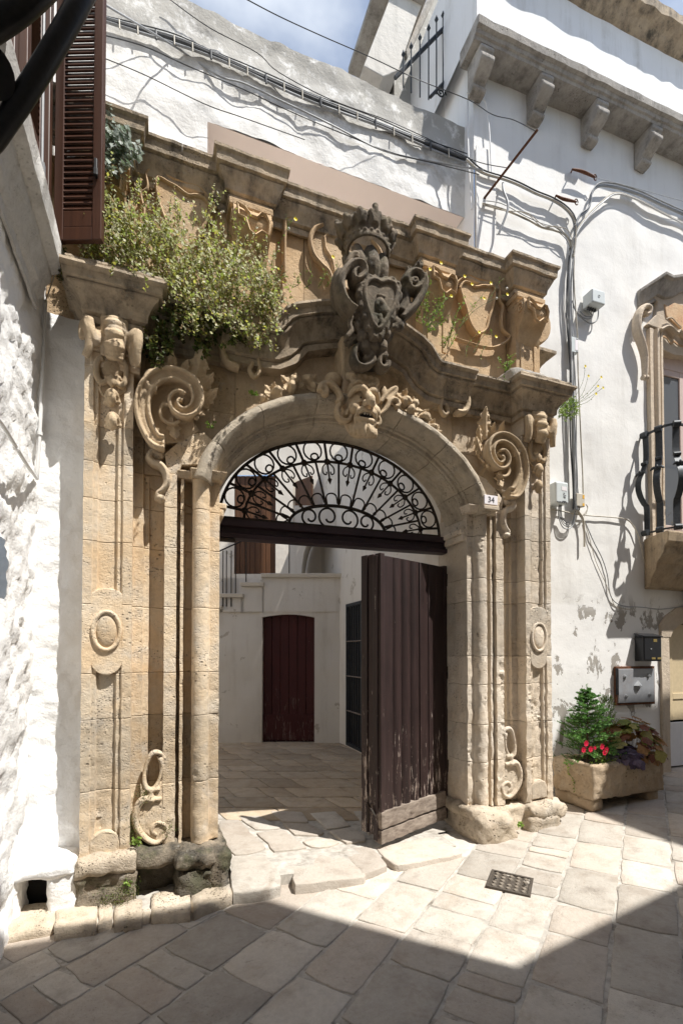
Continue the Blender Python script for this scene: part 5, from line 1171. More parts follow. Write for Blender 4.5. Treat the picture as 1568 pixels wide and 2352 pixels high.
m.tube(catmull([Q(*p, -.29) for p in ((345, 960), (390, 930), (385, 870), (320, 860), (275, 920), (290, 1000), (360, 1010), (430, 940), (430, 840), (370, 775), (270, 780), (170, 860), (100, 970), (85, 1110), (115, 1260), (190, 1390), (290, 1470))], 5), lambda t: .022 + .018 * t, 8, ky=2.6)
m.tube(catmull([Q(*p, -.20) for p in ((90, 900), (50, 1040), (60, 1220), (120, 1380))], 4), .045, 8, ky=2)
m.tube(catmull([Q(*p, -.29) for p in ((220, 780), (240, 680), (290, 610), (340, 620), (330, 680))], 4), .026, 8, ky=1.6)
m.build('side_scroll', M['arms'], po, remesh=.0075, sm=0); m = MB()
m.tube(catmull([Q(*p, -.29) for p in ((1140, 1040), (1185, 1030), (1180, 990), (1120, 1000), (1085, 1070), (1130, 1130), (1220, 1110), (1275, 1010), (1240, 910), (1150, 880), (1060, 930), (1020, 1020))], 5), lambda t: .02 + .012 * t, 8, ky=2.4)
m.tube(catmull([Q(*p, -.27) for p in ((1270, 960), (1290, 1090), (1240, 1240), (1160, 1370), (1070, 1470), (980, 1550))], 4), lambda t: .042 - .014 * t, 8, ky=2.2)
m.tube(catmull([Q(*p, -.24) for p in ((1040, 1060), (1010, 1200), (1020, 1350), (960, 1480))], 4), .05, 8, ky=1.6)
leafcrest(m, Q(1180, 880, -.27), Q(1250, 735, -.27), .035, 3, th=.022); leafcrest(m, Q(1080, 900, -.27), Q(1060, 810, -.27), .02, 2, th=.016)
m.build('side_scroll', M['arms'], po, remesh=.0075, sm=0)
m = MB()
for u, v, r in ((395, 1330, .04), (430, 1410, .045), (385, 1510, .04), (425, 1610, .045), (360, 1640, .04), (490, 1720, .045), (430, 1790, .05), (520, 1800, .04), (850, 1480, .035), (880, 1560, .045), (820, 1640, .04), (760, 1740, .045), (900, 1660, .04), (680, 1790, .04), (950, 1620, .05), (600, 1740, .05), (320, 1480, .04)):
    m.ell(Q(u, v, -.27), (r, r * .9, r), nu=8, nv=10)
m.tube(catmull([Q(*p, -.28) for p in ((270, 1500), (240, 1600), (270, 1700), (200, 1790))], 4), .02, 6); leafcrest(m, Q(330, 1750, -.2), Q(180, 1930, -.1), .05, 4, th=.02)
m.hull8([Q(380, 1760, -.28), Q(900, 1700, -.28), Q(900, 1700, .05), Q(380, 1760, .05)], [Q(200, 1100, -.24), Q(1150, 1050, -.24), Q(1150, 1050, -.0), Q(200, 1100, -.0)])
m.ell(Q(640, 1560, -.14), (.16, .12, .22)); m.build('flower_garland', M['arms'], po, remesh=.0075, sm=0)
m = MB()
for k, u in enumerate((460, 580, 700)):
    m.tube(catmull([Q(u + (580 - u) * .3, 2080, -.18), Q(u, 1950, -.25), Q(u, 1840 + 30 * abs(k - 1), -.22)], 4), lambda t: .03 + .02 * sin(pi * t), 8, ky=1.2)
m.tube(catmull([Q(*p, -.22) for p in ((430, 2110), (470, 2150), (520, 2110), (510, 2050), (450, 2040), (540, 2070), (560, 2150), (510, 2220), (420, 2250), (330, 2210), (290, 2110), (310, 2000), (350, 1940))], 5), .026, 8, ky=2.4)
m.tube(catmull([Q(*p, -.22) for p in ((700, 2120), (740, 2090), (700, 2080), (650, 2140), (650, 2220), (700, 2270), (760, 2250), (780, 2180))], 5), .028, 8, ky=2.2)
m.hull8([Q(360, 2300, -.1), Q(760, 2300, -.1), Q(760, 2300, .1), Q(360, 2300, .1)], [Q(380, 1850, -.2), Q(760, 1850, -.2), Q(760, 1850, .1), Q(380, 1850, .1)]); m.build('shell_console', M['arms'], po, remesh=.0075, sm=0)
# crown: open ring tipped forward, with leaves and pearls
cc = Vector((1.49, -.20, 4.86)); tilt = Matrix.Rotation(radians(-14), 3, 'X')
def CR(a, r, h): return cc + tilt @ Vector((r * cos(a), r * .8 * sin(a), h))
m = MB(); m.grid([[CR(2 * pi * k / 36, r, h) for r, h in ((.150, -.075), (.172, -.08), (.182, -.055), (.174, -.03), (.182, .0), (.205, .05), (.200, .06), (.172, .02), (.158, -.04))] for k in range(36)], close_u=True, close_v=True)
for k in range(22):
    m.ell(CR(2 * pi * k / 22, .178, -.035), (.018, .016, .014), nu=6, nv=8)
for k in range(12):
    a = 2 * pi * k / 12 - pi / 2; big = k % 3 == 0
    for j in (-1, 0, 1):
        m.tube(catmull([CR(a + j * .02, .19, .02), CR(a + j * .12, .215, .08 if big else .06), CR(a + j * .22, .235 + (.02 if j == 0 else 0), (.125 if j == 0 else .095) * (1 if big else .7))], 4), lambda t: .026 - .010 * t + .008 * sin(pi * t), 7)
    m.ell(CR(a, .24, .14 if big else .09), (.026, .024, .022), nu=6, nv=8)
m.build('crown', M['arms'], po, remesh=.0065, sm=0)
m = MB()
for dx, yy, r in ((-.10, -.27, .055), (0, -.28, .07), (.10, -.26, .055), (-.14, -.16, .05), (.14, -.16, .05)):
    m.tube(catmull([Vector((1.5 + dx * .8, -.22, 4.55)), Vector((1.5 + dx, yy, 4.66)), Vector((1.5 + dx * 1.1, yy + .05, 4.79))], 4), lambda t, r=r: r * (1 - .25 * t), 8)
m.ell((1.5, -.18, 4.62), (.16, .10, .12)); m.build('crown_support', M['arms'], po, remesh=.008, sm=0)
m = MB(); m.tube([Vector((1.5, .35, 4.75)), Vector((1.5, -.1, 4.75))], .02, 6); m.build('iron_stay', M['rust'], po, smooth=60)

# ---- house number tile
a = ZF('F', 790, 2213, -.078); b = ZF('F', 893, 2300, -.078)
m = MB(); m.box(a.x - .004, b.x + .004, -.066, .06, b.z - .01, a.z + .004); m.build('tile_block', M['pale'], po, smooth=0, bevel=.004)
m = MB(); m.box(a.x, b.x, -.078, -.067, b.z, a.z); tile = m.build('number_tile', M['label_white'], po, smooth=0, bevel=.003); tile['label'] = 'white tile with the number 34'
cu = bpy.data.curves.new('number', 'FONT'); cu.body = '34'; cu.size = (a.z - b.z) * .86; cu.extrude = .0012; cu.align_x = 'CENTER'; cu.align_y = 'CENTER'
tmp = bpy.data.objects.new('number', cu); link(tmp); dg = bpy.context.evaluated_depsgraph_get(); me = bpy.data.meshes.new_from_object(tmp.evaluated_get(dg)); bpy.data.objects.remove(tmp)
nm = bpy.data.objects.new('number', me); link(nm); me.materials.clear(); me.materials.append(M['ink'])
mid_ = (a + b) / 2; me.transform(Matrix.Translation((mid_.x, -.0795, mid_.z)) @ Matrix.Rotation(pi / 2, 4, 'X')); set_parent(nm, tile)
m = MB(); m.box(a.x - .012, b.x + .012, -.088, .06, b.z - .05, b.z - .0105); m.build('tile_ledge', M['window_stone'], po, smooth=0, bevel=.008)

# ---- plinths
def rb(args, mat, name, **k):
    m = MB(); rough_box(m, *args, **k); return m.build(name, M[mat], po, smooth=180)
rb((-.53, -.14, -.10, .5, .17, .305), 'plinth', 'plinth_stone', r=.05, step=.03, amp=.03, sc=7)
rb((-.52, -.15, -.06, .5, -.10, .19), 'mossy', 'plinth_stone', r=.03, step=.03, amp=.03, sc=8, seed=3)
rb((-.17, .14, -.045, .5, .17, .30), 'mossy', 'plinth_stone', r=.05, step=.03, amp=.03, sc=8, seed=5)
rb((-.16, .14, .10, .5, -.10, .20), 'blackmoss', 'plinth_stone', r=.04, step=.025, amp=.035, sc=9, seed=9)
rb((-.56, .42, -.26, .2, -.16, -.03), 'mortar', 'kerb_bed', r=.04, step=.04, amp=.02, sc=6, seed=29)
rb((.09, .38, -.125, .5, .13, .28), 'mossy', 'plinth_stone', r=.07, step=.02, amp=.028, sc=9, seed=2)
rb((.10, .38, -.12, .5, -.09, .17), 'blackmoss', 'plinth_stone', r=.08, step=.02, amp=.035, sc=9, seed=22)
rb((.31, .46, -.11, .5, -.09, .26), 'mossy', 'plinth_stone', r=.06, step=.02, amp=.03, sc=9, seed=6)
rb((2.57, 2.98, -.16, .5, -.08, .245), 'plinth', 'plinth_stone', r=.10, step=.03, amp=.035, sc=6, seed=12)
rb((2.54, 2.80, -.05, .48, .16, .275), 'plinth', 'plinth_stone', r=.05, step=.03, amp=.02, sc=8, seed=14)
rb((2.92, 3.24, .0, .5, -.05, .235), 'plinth', 'plinth_stone', r=.05, step=.03, amp=.03, sc=8, seed=15)
rb((3.14, 3.52, -.115, .5, -.05, .14), 'plinth', 'plinth_stone', r=.05, step=.03, amp=.035, sc=8, seed=16)
rb((3.16, 3.62, -.10, .5, .10, .25), 'plinth', 'plinth_stone', r=.06, step=.03, amp=.03, sc=8, seed=17)
# loose kerb stones along the foot of the left plinth
kz = -.07
for k, (pl, h) in enumerate(((((243, 600), (450, 575), (448, 455), (262, 455)), .07), (((452, 572), (515, 545), (520, 440), (455, 455)), .06), (((517, 570), (657, 545), (655, 440), (530, 430)), .055), (((652, 530), (692, 520), (690, 485), (652, 488)), .05), (((692, 527), (880, 515), (870, 395), (692, 420)), .065), (((884, 513), (1068, 432), (1052, 350), (874, 393)), .07))):
    q = [G(*ZP('N', *p), kz) for p in pl]; x0, x1 = min(p.x for p in q), max(p.x for p in q)
    m = MB(); f0, f1 = q[0], q[1]; b0, b1 = q[3], q[2]
    def xf(p, f0=f0, f1=f1, b0=b0, b1=b1): 
        r = f0.lerp(f1, p.x).lerp(b0.lerp(b1, p.x), p.y); return Vector((r.x, r.y, p.z))
    rough_box(m, .012, .988, 0, 1, kz - .08, kz + h, r=.02, step=.12, amp=.012, sc=5, xf=None, seed=k * 3.1)
    m.v = [xf(p) + noise.noise_vector(xf(p) * 9 + Vector((k, 0, 0))) * .012 for p in m.v]
    m.build('kerb_stone', M['plinth'], po, smooth=180)
# ================================================================ gate and fanlight
GY = .44
gate = thing('carriage_gate', 'dark purple wooden gate leaf standing ajar at the right jamb, paint flaking', 'gate', (2.58, GY, CZ))
HG, FR = Vector((2.60, .415, 0)), Vector((1.715, .075, 0)); ge = (FR - HG); GW = ge.length; ge.normalize(); gn = Vector((ge.y, -ge.x, 0))
if gn.y > 0: gn = -gn
def GX(p): return HG + ge * p.x + gn * p.y + Vector((0, 0, p.z))      # x from the hinge, y out towards the street
zb, zt_ = 0.055, 2.50
m = MB(GX); m.box(.0, GW - .004, -.05, -.012, .36, zt_ - .01); m.build('back_panel', M['gate_wood'], gate, smooth=0)
# upright boards, alternating flat and half-round ridges
nbd = 7; bw_ = (GW - .10) / nbd
for k in range(nbd):
    m = MB(GX); x0 = .05 + k * bw_ + .002; x1 = x0 + bw_ - .004
    if k in (3, 4, 5):
        n = 9; R = [[Vector((x0 + (x1 - x0) * j / n, -.012 + .034 * sin(pi * min(1, j / n)) ** .7 * (1 if True else 0), z)) for j in range(n + 1)] for z in (.30, 1.0, 1.8, zt_ - .02)]
        m.grid(R); m.box(x0, x1, -.014, -.011, .30, zt_ - .02)
    else: m.box(x0, x1, -.014, .006 + .006 * (k % 2), .30, zt_ - .015)
    m.build('board', M['gate_wood'], gate, smooth=40, bevel=0 if k in (3, 4, 5) else .005)
m = MB(GX); m.box(0, .05, -.05, .012, zb, zt_); m.build('hinge_stile', M['gate_wood'], gate, smooth=0, bevel=.006)
m = MB(GX); m.box(GW - .05, GW, -.05, .022, zb + .0, zt_); m.build('meeting_stile', M['gate_wood'], gate, smooth=0, bevel=.006)
for z0, z1, sd in ((zb + .005, .17, 1), (.185, .325, 7)):
    m = MB(); rough_box(m, .055, GW + .004, -.045, .034, z0, z1, r=.008, step=.03, amp=.008, sc=14, seed=sd)
    m.v = [GX(p + Vector((0, 0, (p.x - .5) * -.02))) for p in m.v]; bo = m.build('bottom_board', M['bare_wood'], gate, smooth=60); bo['label'] = 'bare weathered bottom board'
# second, folded panel seen edge-on behind the meeting stile
FB = Vector((1.638, .262, 0)); e2_ = (FB - FR); w2 = e2_.length; e2_.normalize(); n2_ = Vector((e2_.y, -e2_.x, 0))
if n2_.x > 0: n2_ = -n2_
def GX2(p): return FR + e2_ * p.x + n2_ * p.y + Vector((0, 0, p.z))
for k, (a, b, y) in enumerate(((.008, .06, .012), (.064, .125, .0), (.129, w2, .010))):
    m = MB(GX2); m.box(a, b, -.03, y, .07 if k == 0 else .11, zt_ + (.0 if k else -.02)); m.build('folded_board', M['gate_wood'], gate, smooth=0, bevel=.006)
m = MB(GX2); m.tube([Vector((.03, .02, .28)), Vector((.06, .03, .33)), Vector((.10, .02, .36)), Vector((.11, .02, .20))], .008, 6); m.build('hook', M['iron'], gate, smooth=60)
for z in (.5, 1.4, 2.3):
    m = MB(); m.tube([Vector((2.60, .405, z)), Vector((2.60, .405, z + .12))], .016, 8); m.build('hinge', M['iron'], gate, smooth=60)

fl = thing('fanlight_grille', 'rusty wrought iron fan grille with scrolls and spear points over the dark gate beam', 'grille', (1.49, GY, 2.75))
m = MB(); prof = [(.0, 2.595), (.05, 2.60), (.055, 2.635), (.02, 2.65), (.02, 2.69), (.06, 2.70), (.065, 2.75), (-.05, 2.755), (-.05, 2.595)]
R = [[Vector((x, GY - o, z + .012 * (x - .4) / 2.2 * 2)) for o, z in prof] for x in (.405, .9, 1.4, 2.0, 2.595)]; m.grid(R, close_v=True); m.f.append(tuple(range(9))); m.f.append(tuple(36 + i for i in range(9))); m.build('transom_beam', M['gate_beam'], fl, smooth=25)
m = MB(); m.box(.41, .56, GY - .055, GY + .02, 2.575, 2.592); m.build('transom_iron', M['iron'], fl, smooth=0)
FC = Vector((1.48, 2.765)); A1, B1 = 1.045, .775; A2, B2 = .845, .60; A3, B3 = .46, .205
def FP(t, a, b, dy=0): return Vector((FC.x + a * cos(t), GY - .02 + dy, FC.y + b * sin(t)))
def iron(name, pts, r, n=6, kk=1.0, ky=1.0, par=fl): m = MB(); m.tube(pts, r * 1.06, n, ky=ky); return m.build(name, M['iron'], par, smooth=60)
iron('outer_ring', [FP(pi * k / 40, A1, B1) for k in range(41)], .013); iron('middle_ring', [FP(pi * k / 40, A2, B2) for k in range(41)], .011); iron('inner_arch', [FP(pi * k / 30, A3, B3) for k in range(31)], .014)
iron('sill_bar', [Vector((.45, GY - .02, 2.768)), Vector((2.53, GY - .02, 2.785))], .014)
NB = 12
def on(t, a, b): return FP(t, a, b)
tb = [pi * (k + .5) / NB for k in range(NB)]
# spread the stations evenly along the ellipse
for k in range(NB):
    t = tb[k]; p2, p1 = on(t, A2, B2), on(t, A1, B1); d = (p1 - p2).normalized()
    iron('rib', [p2, p1], .011)
    m = MB(); m.ell(p2, (.030, .022, .030), nu=6, nv=8); m.ell(p2 + Vector((0, -.02, 0)), (.016, .012, .016), nu=6, nv=8); m.build('boss', M['iron'], fl, smooth=180)
    # spear pointing back to the centre
    q = p2 + (Vector((FC.x, p2.y, FC.y - .12)) - p2).normalized() * .205; dq = (q - p2).normalized()
    m = MB(); m.tube([p2, q - dq * .055], .008, 6); m.tube([q - dq * .06, q - dq * .045, q], [.009, .022, .001], 6, ky=.5); m.build('spear', M['iron'], fl, smooth=40)
    s_ = Vector((dq.z, 0, -dq.x))
    for sg in (-1, 1):
        iron('tendril', catmull([p2, p2 + dq * .05 + s_ * sg * .05, p2 + dq * .10 + s_ * sg * .052, p2 + dq * .115 + s_ * sg * .025, p2 + dq * .09 + s_ * sg * .018], 4), .006)
for k in range(NB + 1):
    t = pi * k / NB
    if 0 < k < NB:
        p3, p2 = on(t, A3, B3), on(t, A2, B2); iron('ray', [p3, p2], .0095)
        m = MB(); d = (p2 - p3).normalized(); m.tube([p3 + d * .03, p3 + d * .05], .016, 6); m.build('collar', M['iron'], fl, smooth=60)
        ta, tb_ = t - pi / NB / 2, t + pi / NB / 2
        c0_, pa, pb = on(t, (A1 + A2) / 2 + .01, (B1 + B2) / 2 + .01), None, None
        rr = .5 * min((on(ta, .95, .69) - on(tb_, .95, .69)).length, .19) - .012
        d = Vector((c0_.x - FC.x, 0, c0_.z - FC.y)).normalized(); s_ = Vector((d.z, 0, -d.x))
        for sg in (-1, 1):
            pts = []
            for j in range(15):
                f = j / 14; ang = f * 1.75 * pi; r_ = rr * (1 if f < .55 else 1 - (f - .55) * 1.55)
                cc_ = c0_ - d * (0 if f < .55 else rr * .55 * (f - .55) / .45) + s_ * sg * (0 if f < .55 else rr * .38 * (f - .55) / .45)
                pts.append(cc_ + d * r_ * cos(ang) + s_ * sg * r_ * sin(ang))
            iron('scroll', pts, .0075)
    if k < NB:
        t = pi * (k + .5) / NB; p3 = on(t, A3 + .075, B3 + .075); d = Vector((p3.x - FC.x, 0, p3.z - FC.y + .15)).normalized(); s_ = Vector((d.z, 0, -d.x))
        iron('loop', [p3 - d * .06 + s_ * .05] + [p3 + d * .038 * sin(a) + s_ * .05 * cos(a) for a in [pi * j / 8 for j in range(9)]] + [p3 - d * .06 - s_ * .05], .0065)
for sg in (-1, 1):
    for cx_, r_ in ((.10, .085), (.27, .07)):
        c_ = Vector((FC.x + sg * cx_, GY - .02, FC.y + r_ + .008)); pts = []
        for j in range(24):
            f = j / 23; a = -pi / 2 + f * 2.3 * pi; q = r_ * (1 if f < .45 else 1 - (f - .45) * 1.35); pts.append(c_ + Vector((sg * q * cos(a), 0, q * sin(a))))
        iron('bottom_scroll', pts, .009)

# ================================================================ balcony window of the right house
def rb2(name, mat, *a, par=rh, bevel=.006, rough=None):
    m = MB(); rbox(m, *a); return m.build(name, M[mat], par, smooth=0, bevel=bevel, rough=rough)
u0, u1, z0, z1 = win
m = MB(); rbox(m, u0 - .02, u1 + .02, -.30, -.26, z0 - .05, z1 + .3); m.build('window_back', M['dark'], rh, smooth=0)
m = MB(); rbox(m, u0 - .001, u0 + .04, -.26, .0, z0, z1); rbox(m, u0, u1, -.26, 0, z1 - .02, z1 + .02); m.build('window_reveal', M['window_stone'], rh, smooth=0)
for k, (a, b) in enumerate(((u0 + .04, u0 + .56), (u0 + .565, u1 - .02))):
    fr = rb2('french_door', 'pink_wood', a, b, -.12, -.075, z0 + .02, z0 + .62); rb2('door_panel', 'pink_wood', a + .08, b - .08, -.072, -.066, z0 + .12, z0 + .52, par=fr)
    for aa, bb, zz0, zz1 in ((a, a + .075, z0 + .62, z1 - .28), (b - .075, b, z0 + .62, z1 - .28), (a + .075, b - .075, z1 - .36, z1 - .28), (a + .075, b - .075, z0 + .62, z0 + .68)):
        rb2('rail', 'pink_wood', aa, bb, -.12, -.075, zz0, zz1, par=fr)
    rb2('pane', 'glass', a + .075, b - .075, -.10, -.092, z0 + .68, z1 - .36, par=fr, bevel=0)
rb2('transom_head', 'pink_wood', u0 + .04, u1, -.13, -.07, z1 - .28, z1)
# moulded stone surround
sx = [(-.215, .0), (-.21, .055), (-.16, .055), (-.155, .04), (-.135, .045), (-.115, .08), (-.085, .085), (-.08, .055), (-.06, .05), (-.05, .075), (-.02, .075), (0, .05), (.0, -.02)]; zj = RL(1490, 752, .05)[2]
m = MB(); R = [[RW(u0 + .02 + du, w, z) for du, w in sx] for z in [z0 - .1 + (zj - z0 + .1) * k / 14 for k in range(15)]]; m.grid(R); m.build('window_jamb', M['window_stone'], rh, smooth=35, rough=(.004, 7))
def RS(u, v, w=.08): return RP(*ZP('S', u, v), w)
m = MB(); m.tube(catmull([RS(*p) for p in ((240, 410), (270, 400), (275, 360), (240, 345), (205, 370), (180, 440), (180, 540), (215, 640), (240, 740), (245, 850), (240, 920))], 5), lambda t: .022 + .014 * sin(pi * t), 8, ky=1.8); m.build('side_scroll', M['window_stone'], rh, remesh=.009, sm=1); m = MB(); m.tube([RS(250, 388, .03), RS(250, 388, .11)], .026, 12); m.build('scroll_eye', M['window_stone'], rh, smooth=40); m = MB(); m.tube([RS(225, 915), RS(263, 915)], .032, 10); m.build('scroll_foot', M['window_stone'], rh, smooth=40)
o = [(265, 480), (340, 400), (355, 300), (300, 230), (560, 150), (800, 200), (800, 560), (560, 580), (520, 540), (490, 590), (430, 510), (370, 520)]
def RLS(p, w=.06): return RL(*ZP('S', *p), w)
m = MB(); pl = [(RLS(p)[0], RLS(p)[2]) for p in o]; m.prism(pl, lambda p: RW(p[0], .055, p[1]), lambda p: RW(p[0], -.01, p[1])); m.build('window_head', M['window_stone'], rh, smooth=0, bevel=.012)
o2 = [(415, 420), (400, 320), (430, 340), (480, 310), (530, 330), (800, 330), (800, 600), (560, 600), (545, 540), (505, 500), (440, 440)]
m = MB(); pl = [(RLS(p)[0], RLS(p)[2]) for p in o2]; m.prism(pl, lambda p: RW(p[0], .07, p[1]), lambda p: RW(p[0], .05, p[1])); m.build('head_panel', M['orange_stone'], rh, smooth=0, bevel=.006)
m = MB(); m.tube(catmull([RS(*p, .09) for p in ((370, 530), (420, 505), (460, 520), (500, 560), (520, 540), (560, 580), (640, 600))], 4), .02, 8, ky=1.6); m.tube(catmull([RS(*p, .085) for p in ((415, 440), (460, 430), (500, 470), (540, 510))], 4), .008, 6); m.build('head_scallop', M['window_stone'], rh, smooth=60)
o3 = [(368, 520), (430, 510), (490, 585), (520, 540), (560, 580), (800, 590), (800, 800), (560, 745), (470, 735), (372, 690)]
m = MB(); pl = [(RLS(p, 0)[0], RLS(p, 0)[2]) for p in o3]; m.prism(pl, lambda p: RW(p[0], .02, p[1]), lambda p: RW(p[0], -.12, p[1])); m.build('painted_soffit', M['window_stone'], rh, smooth=0)
m = MB(); m.tube(catmull([RS(*p, .022) for p in ((370, 580), (420, 590), (455, 640), (480, 620), (520, 650), (620, 680))], 4), .014, 6, ky=.3); m.build('red_painted_band', M['orange_stone'], rh, smooth=60)
# breaking cornice over the window
cpts = [(250, 160), (372, 90), (430, 120), (500, 110), (560, 75), (640, 60), (800, 120)]
base = [RLS(p, .12) for p in cpts]
m = MB(); rows = []
for k, (u, w, z) in enumerate(base):
    o_ = .0 if k == 0 else .13
    rows.append([RW(u + (.0 if k else 0), wq * (1 if k else .25), z - h) for wq, h in ((.0, .0), (.20, 0), (.20, .04), (.165, .05), (.15, .09), (.10, .15), (.085, .2), (.05, .21), (.05, .26), (0, .27))])
m.grid(rows, close_v=True); m.f.append(tuple(range(10))); m.build('window_cornice', M['grey_stone'], rh, smooth=25, bevel=.006)
# balcony: moulded stone floor on a console
zf_ = RL(1478, 1232, .12)[2]; ub = RL(1466, 1235, 0)[0]
m = MB(); pr = [(0, zf_ - .62), (.10, zf_ - .60), (.14, zf_ - .50), (.22, zf_ - .42), (.24, zf_ - .34), (.36, zf_ - .24), (.38, zf_ - .17), (.44, zf_ - .13), (.46, zf_ - .02), (.44, zf_), (0, zf_)]
m.grid([[RW(ub - .10 + (.46 - o) * .4, o, z) for o, z in pr], [RW(ub + 2.2, o, z) for o, z in pr]], close_v=True); m.f.append(tuple(range(11))); m.build('balcony_floor', M['balcony_stone'], rh, smooth=30, bevel=.01)
m = MB(); m.ell(RW(ub + .8, .14, zf_ - .62), (.12, .14, .2)); m.ell(RW(ub + .8, .08, zf_ - .85), (.08, .08, .14)); m.build('balcony_console', M['balcony_stone'], rh, remesh=.015, sm=1)
# iron railing with bellied straps
br = thing('balcony_railing', 'dark iron balcony railing of bellied straps with curled ends and small leaves', 'railing', RW(ub + .5, .4, zf_))
zr = RL(1478, 992, .12)[2]
def strap(pu, pw, drx, dry):
    """(pu,pw): place on the rail; (drx,dry): outward direction"""
    prf = [(.0, zr - .01), (-.01, zr - .18), (-.005, zr - .33), (.03, zr - .42), (.07, zr - .50), (.115, zr - .58), (.125, zr - .68), (.09, zr - .78), (.03, zr - .86), (-.01, zr - .92), (-.01, zf_ + .03)]
    sc_ = 1.0; pts = [(o * sc_, z) for o, z in prf]; m = MB()
    c = catmull([(o, 0, z) for o, z in pts], 4); hw = .036; tx_, ty_ = -dry, drx; R = []
    for p in c:
        R.append([RW(pu + drx * (p.x + dd) + tx_ * ss * hw, pw + dry * (p.x + dd) + ty_ * ss * hw, p.z) for dd, ss in ((0, -1), (.010, -1), (.010, 1), (0, 1))])
    m.grid(R, close_v=True); b = m.build('strap', M['grey_iron'], br, smooth=25)
    for zz, rr in ((zr - .005, .038), (zr - .36, .024), (zf_ + .06, .036)):
        m = MB(); c_ = RW(pu, pw, zz); t_ = (RW(tx_, ty_, 0) - RW(0, 0, 0)); off = RW(drx * .02, dry * .02, 0) - RW(0, 0, 0); m.tube([c_ + off - t_ * .036, c_ + off + t_ * .036], rr, 10); m.build('curl', M['grey_iron'], b, smooth=40)
    for sg in (-1, 1):
        m = MB(); c_ = RW(pu + drx * .09, pw + dry * .09, zr - .515); t_ = (RW(tx_, ty_, 0) - RW(0, 0, 0)) * sg; m.tube(catmull([c_, c_ + t_ * .035 + Vector((0, 0, .03)), c_ + t_ * .075 + Vector((0, 0, .005))], 4), lambda t: .004 + .014 * sin(pi * t), 6); m.build('leaf', M['grey_iron'], b, smooth=40)
    m = MB(); m.ell(RW(pu + drx * .10, pw + dry * .10, zr - .48), (.016, .016, .025), nu=6, nv=8); m.build('bud', M['grey_iron'], b, smooth=180)
for (pu, pw, dx_, dy_) in ((ub + .05, .07, -1, 0), (ub + .06, .235, -.9, .4), (ub + .13, .39, -.5, .86), (ub + .42, .40, 0, 1), (ub + .74, .40, 0, 1), (ub + 1.0, .40, 0, 1)): strap(pu, pw, dx_, dy_)
m = MB(); m.tube([RW(ub + .05, -.02, zr), RW(ub + .05, .10, zr), RW(ub + .05, .32, zr), RW(ub + .12, .40, zr), RW(ub + .3, .40, zr), RW(ub + 2.2, .40, zr)], .016, 4, twist=pi / 4); m.build('handrail', M['grey_iron'], br, smooth=0)
m = MB(); m.tube([RW(ub + .06, -.02, zf_ + .06), RW(ub + .06, .30, zf_ + .06), RW(ub + .12, .39, zf_ + .06), RW(ub + .3, .39, zf_ + .06), RW(ub + 2.2, .39, zf_ + .06)], .012, 6); m.build('lower_rail', M['grey_iron'], br, smooth=60)
# ground-floor door
u0, u1, z0, z1 = dor
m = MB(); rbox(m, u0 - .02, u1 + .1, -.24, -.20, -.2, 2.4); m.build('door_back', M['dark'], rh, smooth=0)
fr = rb2('ground_door', 'cream_wood', u0 + .17, u1, -.16, -.11, .78, 2.02)
rb2('door_stile', 'cream_wood', u0 + .17, u0 + .23, -.11, -.10, .78, 2.02, par=fr); rb2('door_rail', 'cream_wood', u0 + .23, u1, -.11, -.10, 1.05, 1.13, par=fr)
rb2('door_glass', 'glass', u0 + .12, u0 + .165, -.15, -.14, .78, 1.98, bevel=0); rb2('inner_board', 'orange_stone', u0 + .01, u0 + .12, -.16, -.12, .60, 1.98)
rb2('white_door_board', 'white_board', u0 + .015, u1, -.10, -.08, .20, .76)
rb2('door_step', 'plinth', u0 - .2, u1, -.2, .10, -.1, .17, bevel=.02)
jm = [(-.13, .0), (-.13, .035), (.0, .035), (.012, .02), (.012, -.2)]
m = MB(); R = [[RW(u0 + du, w, z) for du, w in jm] for z in [.02 + .26 * k for k in range(8)]]; m.grid(R); m.build('door_jamb', M['window_stone'], rh, smooth=0, rough=(.006, 8))
m = MB(); pl = [(u0 - .13, 1.84), (u0 - .13, 2.0), (u0 - .03, 2.12), (u0 + .15, 2.22), (u0 + .5, 2.27), (u1, 2.27), (u1, 2.06), (u0 + .35, 2.05), (u0 + .18, 2.0), (u0 + .08, 1.93), (u0 + .03, 1.84)]
m.prism(pl, lambda p: RW(p[0], .036, p[1]), lambda p: RW(p[0], -.2, p[1])); m.build('door_arch', M['window_stone'], rh, smooth=0, bevel=.01)

# ================================================================ fittings on the right wall
def wallbox(name, label, cat, px0, py0, px1, py1, dep, mat, bev=.012, group=None):
    a, b = RL(px0, py0, dep), RL(px1, py1, dep); m = MB(); rbox(m, a[0], b[0], .012, dep, b[2], a[2]); o = m.build(name, M[mat], None, smooth=0, bevel=bev, seg=3); tag(o, label, cat, group); return o, a[0], b[0], b[2], a[2]
o, a, b, zb_, zt2 = wallbox('junction_box', 'square light grey junction box high on the pale wall, cables looping below', 'junction box', 1360, 660, 1390, 700, .16, 'box_grey', .014, 'grey utility boxes on the right wall')
for k in range(4): rb2('cable_gland', 'cable_dark', a + .02 + .035 * k, a + .04 + .035 * k, .05, .08, zb_ - .03, zb_ + .005, par=o)
m = MB(); m.tube([RW((a + b) / 2 + .015 * cos(t), .1615, (zb_ + zt2) / 2 + .015 * sin(t)) for t in [2 * pi * k / 10 for k in range(11)]], .002, 4); m.build('emblem_ring', M['cable_grey'], o, smooth=60)
o, a, b, zb_, zt2 = wallbox('junction_box', 'small narrow grey box clipped on the vertical cable run', 'junction box', 1312, 772, 1328, 811, .07, 'box_grey', .006, 'grey utility boxes on the right wall')
rb2('paper_label', 'label_white', a + (b - a) * .5, b - .006, .0695, .0725, zb_ + .03, zt2 - .025, par=o, bevel=0)
